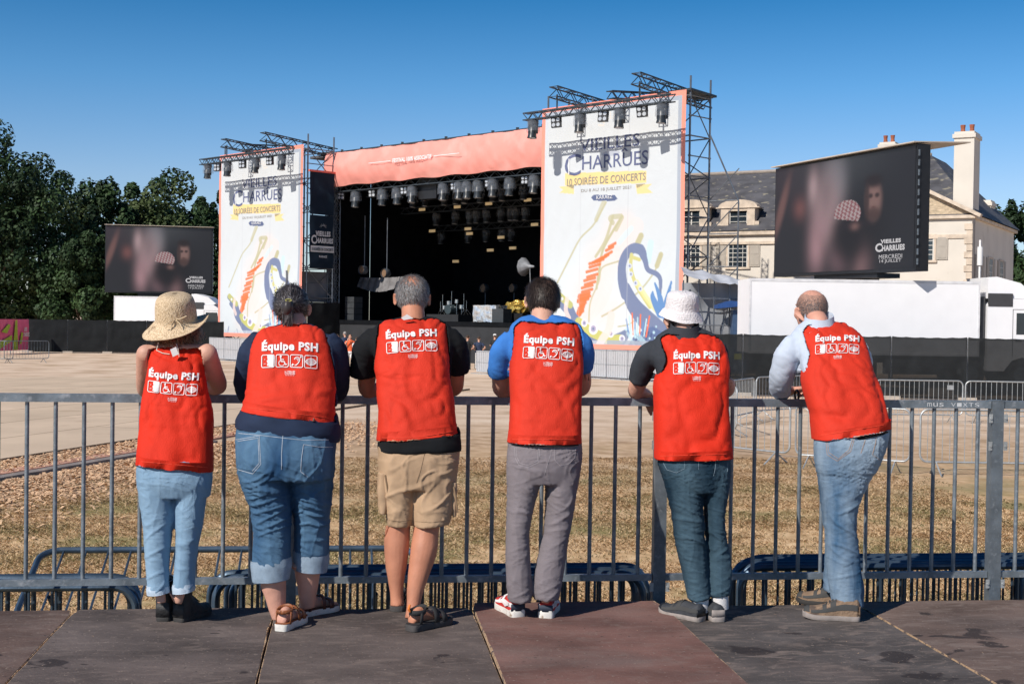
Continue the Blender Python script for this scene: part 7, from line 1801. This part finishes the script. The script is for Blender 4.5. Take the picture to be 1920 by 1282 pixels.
hat = lathe_hat(r, 'bucket_hat', [(.010,.128,0),(.05,.126,0),(.078,.112,0),(.087,.085,0),(.089,.05,0),(.091,.028,0),(.099,.016,.3),(.108,.0,.7),(.119,-.020,1),(.121,-.024,1)], cb+Vector((0,0,.025)), Matrix.Rotation(R(3), 3, 'Y') @ Matrix.Rotation(R(8), 3, 'X'), M_HATW, brimfn=bbrim)
mb = MB()
for rr, z in ((.103,.010),(.109,-.002),(.114,-.011),(.0895,.082)): mb.tube([cb+Vector((0,0,.025))+Matrix.Rotation(R(3), 3, 'Y') @ Matrix.Rotation(R(8), 3, 'X') @ Vector((math.cos(t)*rr, math.sin(t)*rr*1.12, z)) for t in [2*math.pi*i/48 for i in range(49)]], .0012, 5)
mb.build('hat_stitching', pm('hat_thread', (.60,.56,.57), .8), hat, True)
hair_strands('hair', r, s5['hc']+Vector((0,-.004,.018)), s5['M'], (.083,.100,.098), 1500, lambda d, rs: d.z < .1 and d.z > -.6 and d.y < .35, .022, .0014, lambda d: (.1, -.2, -1), headm('greybrown', [(.06,.05,.045),(.16,.14,.13)]), .2, 12, 0, 3)
M_GS = pm('grey_shoe', (.035,.038,.045), .75, .25, 14, .3, 80)
shoe(r, gat(1317,1165,ZD), R(-38), .28, 'walker', [M_GS, M_SOLEG, M_LACE, M_BLK], wd=1.08); shoe(r, gat(1348,1166,ZD), R(-4), .28, 'walker', [M_GS, M_SOLEG, M_LACE, M_SOLEG], wd=1.05)

# ============ 6: bald man, pale blue shirt
PALE = fabric('pale_blue_cotton', (.50,.57,.68), .06, .8, 420, .2)
s6 = dict(key='baldman', feet=(1590,1160), label='man with shaved head, pale blue shirt, faded jeans and tan hiking shoes, bent over railing', skin=(.60,.30,.22),
 Y=([540,600,680,760,820,900,1160],[7.42,7.27,7.10,6.95,6.88,6.85,6.76]), head=(1521,583,.156,.235,7.36,R(13),R(4)), neck=(1534,604,.054),
 vest=[(602,1526,604,1582,.050),(607,1512,614,1598,.078),(620,1501,630,1614,.105),(636,1503,648,1621,.122),(656,1509,668,1626.5,.135),(680,1510,696,1634,.142),(706,1505,716,1643,.145),(731,1508,735,1650,.145),(776,1520,765,1658,.148),(805,1524,790,1663,.152),(824,1526,801,1666.5,.155)],
 arms=[((1485,645,7.18),(1460,730,7.35),(rail_x(1492),7.50,ZT+.045),(.055,.046,.042,.030),((.9,-.15,.1),(0,-.2,-1),1,1.0)),
       ((1622,660,7.12),(1600,730,7.38),(rail_x(1535),7.52,ZT+.04),(.050,.046,.042,.028),((-1,.1,-.05),(0,0,-1),1))],
 shirt=[(600,1512,600,1560,.065),(612,1496,616,1592,.095),(630,1484,636,1614,.115),(660,1496,664,1620,.125),(700,1506,706,1632,.13),(770,1524,766,1650,.13)],
 sleeves=[[(1500,640,7.165,.062),(1484,664,7.165,.076),(1475,692,7.195,.074),(1465,716,7.28,.066),(1462,728,7.34,.056),(1474,734,7.39,.048)],[(1612,650,7.12,.06),(1622,680,7.14,.058),(1616,706,7.22,.055),(1600,730,7.36,.052)]],
 shirtmat=PALE, shirtfold=.009, collar=(1536,601,.080,-.020,.010,.058), under=[(805,1530,790,1660,.145),(832,1536,806,1663,.147)], undermat=BLKT,
 legs=[[(1590,900,.085,0),(1580,1000,.060,0),(1578,1080,.05,0),(1590,1125,.040,-.02)],[(1575,900,.08,.12),(1565,1000,.06,.16),(1557,1080,.046,.18),(1560,1105,.038,.2)]],
 vfold=.0065, seed=6, vm=1, vdir=(3, 4))
s6['print'] = (1529,641,1611,641,2.5); s6['pshear'] = .0; s6['pv'] = .92
s6['hips'] = [(812,1532,790,1664,.135),(830,1529,820,1663,.145),(860,1530,850,1654,.145),(885,1534,885,1638,.13)]
s6['trousers'] = [[(840,1528,836,1660,.14),(864,1531,864,1646,.135),(906,1539,900,1628,.12),(950,1545,945,1608,.105),(985,1549,985,1603,.095),(1020,1551,1020,1607,.088),(1060,1552,1060,1611,.085),(1100,1556,1100,1617,.08),(1134,1562,1136,1617,.075)],
 [(860,1532,860,1610,.11,.06),(940,1541,940,1592,.10,.11),(1000,1549,1000,1590,.085,.15),(1060,1548,1060,1584,.075,.18),(1106,1545,1112,1578,.068,.20)]]
s6['tfold'] = jeanfold(.0065, 1.42, 1.72, .8, 1.1, 35, .2)
s6['trmat'] = denim('faded_denim', (.035,.11,.22), (.40,.50,.60), .26, 2.6); s6['stitchmat'] = pm('orange_thread', (.42,.26,.16), .8)
s6['stitch'] = [[[(1548,822),(1551,852),(1570,864),(1595,846),(1607,806)],[(1551,822),(1554,848),(1572,860),(1592,843),(1604,808)]], [[(1644,806),(1642,830),(1636,852),(1650,862)],[(1644,810),(1663,812)]], [[(1620,804),(1622,826),(1614,850)]], [[(1540,824),(1560,812),(1608,806)]]]
build_person(s6); r = s6['root']
mb = MB(); mb.ball(s6['hc']+s6['M'] @ Vector((0,-.006,.024)), (.0822,.1025,.0985), 32, 22, s6['M']); me = mb.mesh('stub'); bm = bmesh.new(); bm.from_mesh(me); Mi = s6['M'].inverted()
def stubm():
    m = pm('stubble', (.42,.235,.175), .75, .22, 260, .3, 400, world=True); return m
hcv = s6['hc']
bmesh.ops.subdivide_edges(bm, edges=bm.edges, cuts=1, use_grid_fill=True)
def rg6(v): q = Mi @ (v.co-hcv); return q.y > .05+.012*N3(v.co.x*40, 0, v.co.z*40) or (q.z < -.025 and q.y > -.012) or q.z < -.055 or (q.z > .099+.008*N3(v.co.x*50, v.co.y*50, 0))
bmesh.ops.delete(bm, geom=[v for v in bm.verts if rg6(v)], context='VERTS'); bm.to_mesh(me); bm.free()
hr = link_mesh('hair', me, stubm(), r)
hair_strands('stubble', hr, s6['hc']+s6['M'] @ Vector((0,-.006,.024)), s6['M'], (.0822,.1025,.0985), 5200, lambda d, rs: d.y < .5 and d.z > -.75 and rs.rand() > .97*ss(.1, .85, d.z) and not (abs(d.x) > .8 and d.z < -.25 and d.y > -.1), .006, .0008, lambda d: (.1,-.2,-1), headm('stub', [(.10,.09,.09),(.26,.24,.24),(.05,.045,.045)]), .3, 22, 0, 2)
mb = MB(); w1 = at(1494, 741, 7.45); mb.tube([w1+Vector((0, math.cos(t)*.034, math.sin(t)*.030)) for t in [2*math.pi*i/20 for i in range(21)]], .007, 8); mb.build('watch', M_BLK, r, True)
M_HK = pm('tan_suede', (.24,.16,.105), .85, .25, 12, .4, 90, c2=((.10,.07,.055), 14, .56))
shoe(r, gat(1613,1163,ZD), R(-72), .30, 'hiker', [M_HK, M_SOLEG, M_LACE, M_HK], wd=1.15); shoe(r, gat(1592,1138,ZD), R(-62), .29, 'hiker', [M_HK, M_SOLED, M_LACE, M_HK], wd=1.1)
# ------------------------------------------------------------------ small figures in front of the stage
def mcol(n, c): return bpy.data.materials.get(n) or pm(n, c, .8, .15, 8)
def crowd(px, py, h, face, top, bottom, hairc, label, legs='long', arms='down', stride=.1, hat=None, bag=None, long_hair=False):
    g0 = gat(px, py); r_ = empty('person', g0, label, 'person', 'people standing on the field in front of the stage')
    a = face; k = h/1.72; Z = lambda z: z*k
    fx = Vector((math.sin(a), math.cos(a), 0)); sx = Vector((fx.y, -fx.x, 0)); P = lambda s, f, z: g0+sx*s*k+fx*f*k+Vector((0,0,z*k))
    sk = mcol('crowd_skin', (.55,.31,.22)); mb = MB()
    M = Matrix.Rotation(-a, 3, 'Z'); hc = P(0, .02, 1.60); head_geo(mb, hc, .15*k, .225*k, -a); path_tube(mb, [P(0,0,1.60), P(0,-.01,1.50), P(0,-.02,1.38)], [.05,.052,.07], 3, 12)
    mb.rings([[P(math.cos(t)*w_, math.sin(t)*d_, z) for t in [2*math.pi*i/16 for i in range(16)]] for z, w_, d_ in ((.90,.14,.09),(1.05,.12,.085),(1.25,.15,.09),(1.38,.13,.07),(1.42,.06,.05))])
    AR = {'down': ((.24,.02,1.12),(.25,.08,.88)), 'hip': ((.33,-.04,1.14),(.17,.06,1.0)), 'up': ((.28,.18,1.12),(.10,.25,1.42)), 'fold': ((.25,.10,1.12),(.02,.22,1.15))}
    for sg in (-1, 1):
        ar = arms if isinstance(arms, str) else arms[0 if sg < 0 else 1]; e_, w_ = AR[ar]
        S = P(sg*.175, 0, 1.36); E = P(sg*e_[0], e_[1], e_[2]); W = P(sg*w_[0], w_[1], w_[2]); path_tube(mb, [S, S.lerp(E, .5), E, E.lerp(W, .5), W], [.048,.044,.037,.034,.024], 3, 12); hand(mb, W, (W-E), -fx, sg, k*.95)
        f_ = stride*sg; path_tube(mb, [P(sg*.085, 0, .88), P(sg*.095, f_*.4, .50), P(sg*.095, f_*.6-.01, .36), P(sg*.09, f_, .09)], [.082,.055,.052,.034], 4, 12)
        path_tube(mb, [P(sg*.09, f_-.04, .05), P(sg*.095, f_+.08, .04), P(sg*.10, f_+.17, .03)], [.034,.038,.025], 3, 10)
    me = remesh(mb, .013, 2); link_mesh('body', me, sk, r_)
    mb = MB()
    mb.rings([[P(math.cos(t)*w_, math.sin(t)*d_, z) for t in [2*math.pi*i/20 for i in range(20)]] for z, w_, d_ in ((.88,.175,.125),(1.0,.165,.115),(1.15,.160,.115),(1.3,.18,.12),(1.38,.175,.10),(1.44,.10,.075))])
    for sg in (-1, 1):
        ar = arms if isinstance(arms, str) else arms[0 if sg < 0 else 1]; E = P(sg*AR[ar][0][0], AR[ar][0][1], AR[ar][0][2]); S = P(sg*.165, 0, 1.37); path_tube(mb, [S, S.lerp(E, .35), S.lerp(E, .7)], [.058,.064,.062], 3, 14)
    me = remesh(mb, .013, 4); displace(me, lambda c, n: .012*N3(c.x*6, c.y*6, c.z*7)); link_mesh('top', me, mcol(*top), r_)
    mb = MB(); mb.rings([[P(math.cos(t)*w_, math.sin(t)*d_, z) for t in [2*math.pi*i/20 for i in range(20)]] for z, w_, d_ in ((.78,.175,.12),(.85,.178,.125),(.95,.165,.115),(1.0,.15,.10))])
    zl = {'long': .07, 'short': .55, 'wide': .05}[legs]; 
    for sg in (-1, 1):
        f_ = stride*sg; wv = {'long': (.098,.070,.055), 'short': (.105,.098,.098), 'wide': (.11,.10,.105)}[legs]; zz = [.86, (.86+zl)/2, zl]
        path_tube(mb, [P(sg*.088, 0, zz[0]), P(sg*.095, f_*.5*(.86-zz[1])/.4, zz[1]), P(sg*.095, f_*(.86-zl)/.8, zz[2])], wv, 4, 14)
    me = remesh(mb, .013, 3); displace(me, lambda c, n: .010*N3(c.x*7, c.y*7, c.z*9)); lo = link_mesh('trousers' if legs != 'short' else 'shorts', me, mcol(*bottom), r_)
    for sg in (-1, 1):
        f_ = stride*sg; mb = MB(); mb.rings([[P(sg*.093+math.cos(t)*w_, f_-.06+u*.27, .045+math.sin(t)*.045*hh) for t in [2*math.pi*i/14 for i in range(14)]] for u, w_, hh in ((0,.03,.9),(.1,.042,1.1),(.5,.045,1.0),(.85,.045,.6),(1,.02,.4))]); mb.build('shoe', mcol('crowd_shoe_'+('w' if legs == 'short' else 'd'), (.6,.6,.6) if legs == 'short' else (.04,.04,.045)), r_, True)
    mb = MB(); mb.ball(hc+M @ Vector((0,-.014*k,.032*k)), (.084*k,.100*k,.090*k), 18, 12, M)
    if long_hair: mb.ball(hc+M @ Vector((0,-.065*k,-.06*k)), (.075*k,.05*k,.13*k), 16, 10, M)
    me = remesh(mb, .012, 1); displace(me, lambda c, n: .006*N3(c.x*40, c.y*40, c.z*30)); link_mesh('hair', me, mcol(*hairc), r_)
    if hat:
        mb = MB(); c = hc+Vector((0,0,.05*k)); mb.rings([[c+M @ Vector((math.cos(t)*w_*k, math.sin(t)*w_*1.15*k, z*k)) for t in [2*math.pi*i/20 for i in range(20)]] for w_, z in ((.092,-.01),(.093,.03),(.085,.06),(.05,.085),(.01,.09))]); mb.add([c+M @ Vector((x*k, y*k, -.008*k)) for x, y in ((-.06,.09),(.06,.09),(.05,.17),(-.05,.17))], [(0,1,2,3)]); mb.build('cap', mcol(*hat), r_, True)
    if bag:
        mb = MB(); c = P(0, -.20, 1.18); mb.ball(c, (.15*k,.09*k,.21*k), 16, 12, M); me = remesh(mb, .015, 2); o = link_mesh('backpack', me, mcol(*bag), None); o.name = 'backpack'; tag(o, 'grey backpack on the back of the girl in white shorts', 'backpack')
        for sg in (-1, 1):
            m2 = MB(); m2.tube([P(sg*.09,-.13,1.34), P(sg*.10,.0,1.45), P(sg*.11,.12,1.3), P(sg*.12,.05,1.1)], .014, 6); q = m2.build('strap', mcol(*bag), o)
BR, BLN, GRY = ('hair_brown', (.05,.03,.02)), ('hair_blond', (.35,.22,.11)), ('hair_greyish', (.3,.28,.27))
DK, NVY, WT, ORG_, JN = ('cloth_black', (.012,.013,.015)), ('cloth_navy', (.02,.035,.08)), ('cloth_white', (.70,.68,.68)), ('cloth_orange', (.75,.13,.04)), ('cloth_jeans', (.06,.12,.20))
stp = bpy.data.materials.new('striped_cloth'); stp.use_nodes = True; _n = stp.node_tree; _g = _n.nodes.new('ShaderNodeTexWave'); _g.inputs['Scale'].default_value = 5; _g.bands_direction = 'X'; _c = _n.nodes.new('ShaderNodeTexCoord'); _r = _n.nodes.new('ShaderNodeValToRGB')
_r.color_ramp.elements[0].position = .45; _r.color_ramp.elements[1].position = .55; _r.color_ramp.elements[0].color = (.02,.03,.04,1); _r.color_ramp.elements[1].color = (.6,.58,.56,1)
_n.links.new(_c.outputs['Object'], _g.inputs['Vector']); _n.links.new(_g.outputs['Fac'], _r.inputs[0]); _n.links.new(_r.outputs[0], _n.nodes['Principled BSDF'].inputs['Base Color'])
F_AWAY, F_CAM = R(10), R(185)
crowd(632, 684, 1.62, R(60), ('cloth_grey', (.2,.2,.22)), JN, BR, 'person in grey top near the stage, leftmost of the group right of the navy shirt', 'long', 'down', .08, long_hair=True)
crowd(646, 688, 1.80, R(-20), NVY, DK, GRY, 'tall man in navy top standing in the group left of the grey haired man', 'long', 'fold')
crowd(656, 692, 1.70, F_CAM, ORG_, ('cloth_white', (.70,.68,.68)), BR, 'woman in orange top and white shorts facing the camera near the stage', 'short', ('down', 'up'), .06, long_hair=True)
crowd(668, 693, 1.58, R(25), WT, ('cloth_white', (.70,.68,.68)), BR, 'girl in white shorts carrying a grey backpack near the stage', 'short', 'fold', .1, bag=('bag_grey', (.14,.15,.17)))
crowd(678, 689, 1.60, R(-100), WT, JN, BLN, 'person in white top, rightmost of the group left of the grey haired man', 'long', 'down')
crowd(876, 693, 1.72, R(15), DK, ('cloth_dark', (.03,.04,.05)), BR, 'person in black T-shirt with hands on hips, left of the striped trousers', 'long', 'hip')
crowd(897, 693, 1.66, R(5), NVY, ('striped_cloth', (0,0,0)), BR, 'woman in navy top and wide striped trousers in front of the stage', 'wide', 'hip', .05)
crowd(927, 690, 1.76, R(20), DK, JN, BR, 'person in black top, jeans and pale cap in front of the stage', 'long', 'fold', .08, hat=('cap_pale', (.6,.6,.6)))
crowd(384, 652, 1.70, R(-30), ('cloth_teal', (.10,.22,.22)), DK, BR, 'person in teal top with a bag, just right of the straw hat', 'long', ('down', 'fold'))
crowd(372, 640, 1.65, R(40), DK, DK, BR, 'person all in black standing behind the one in teal, beside the truck', 'long', 'fold')
# camera crane and flags are too small to show; loose blocks at fence feet
mb = MB(); q = gat(1762, 742); mb.box((q.x, q.y, .14), (.75, .4, .28), .1); mb.box((q.x+.05, q.y-.21, .14), (.2,.02,.14), .1); tag(mb.build('concrete_block', pm('pale_concrete', (.45,.38,.32), .9, .15, 6)), 'pale concrete block at the foot of the scrim fence', 'block')
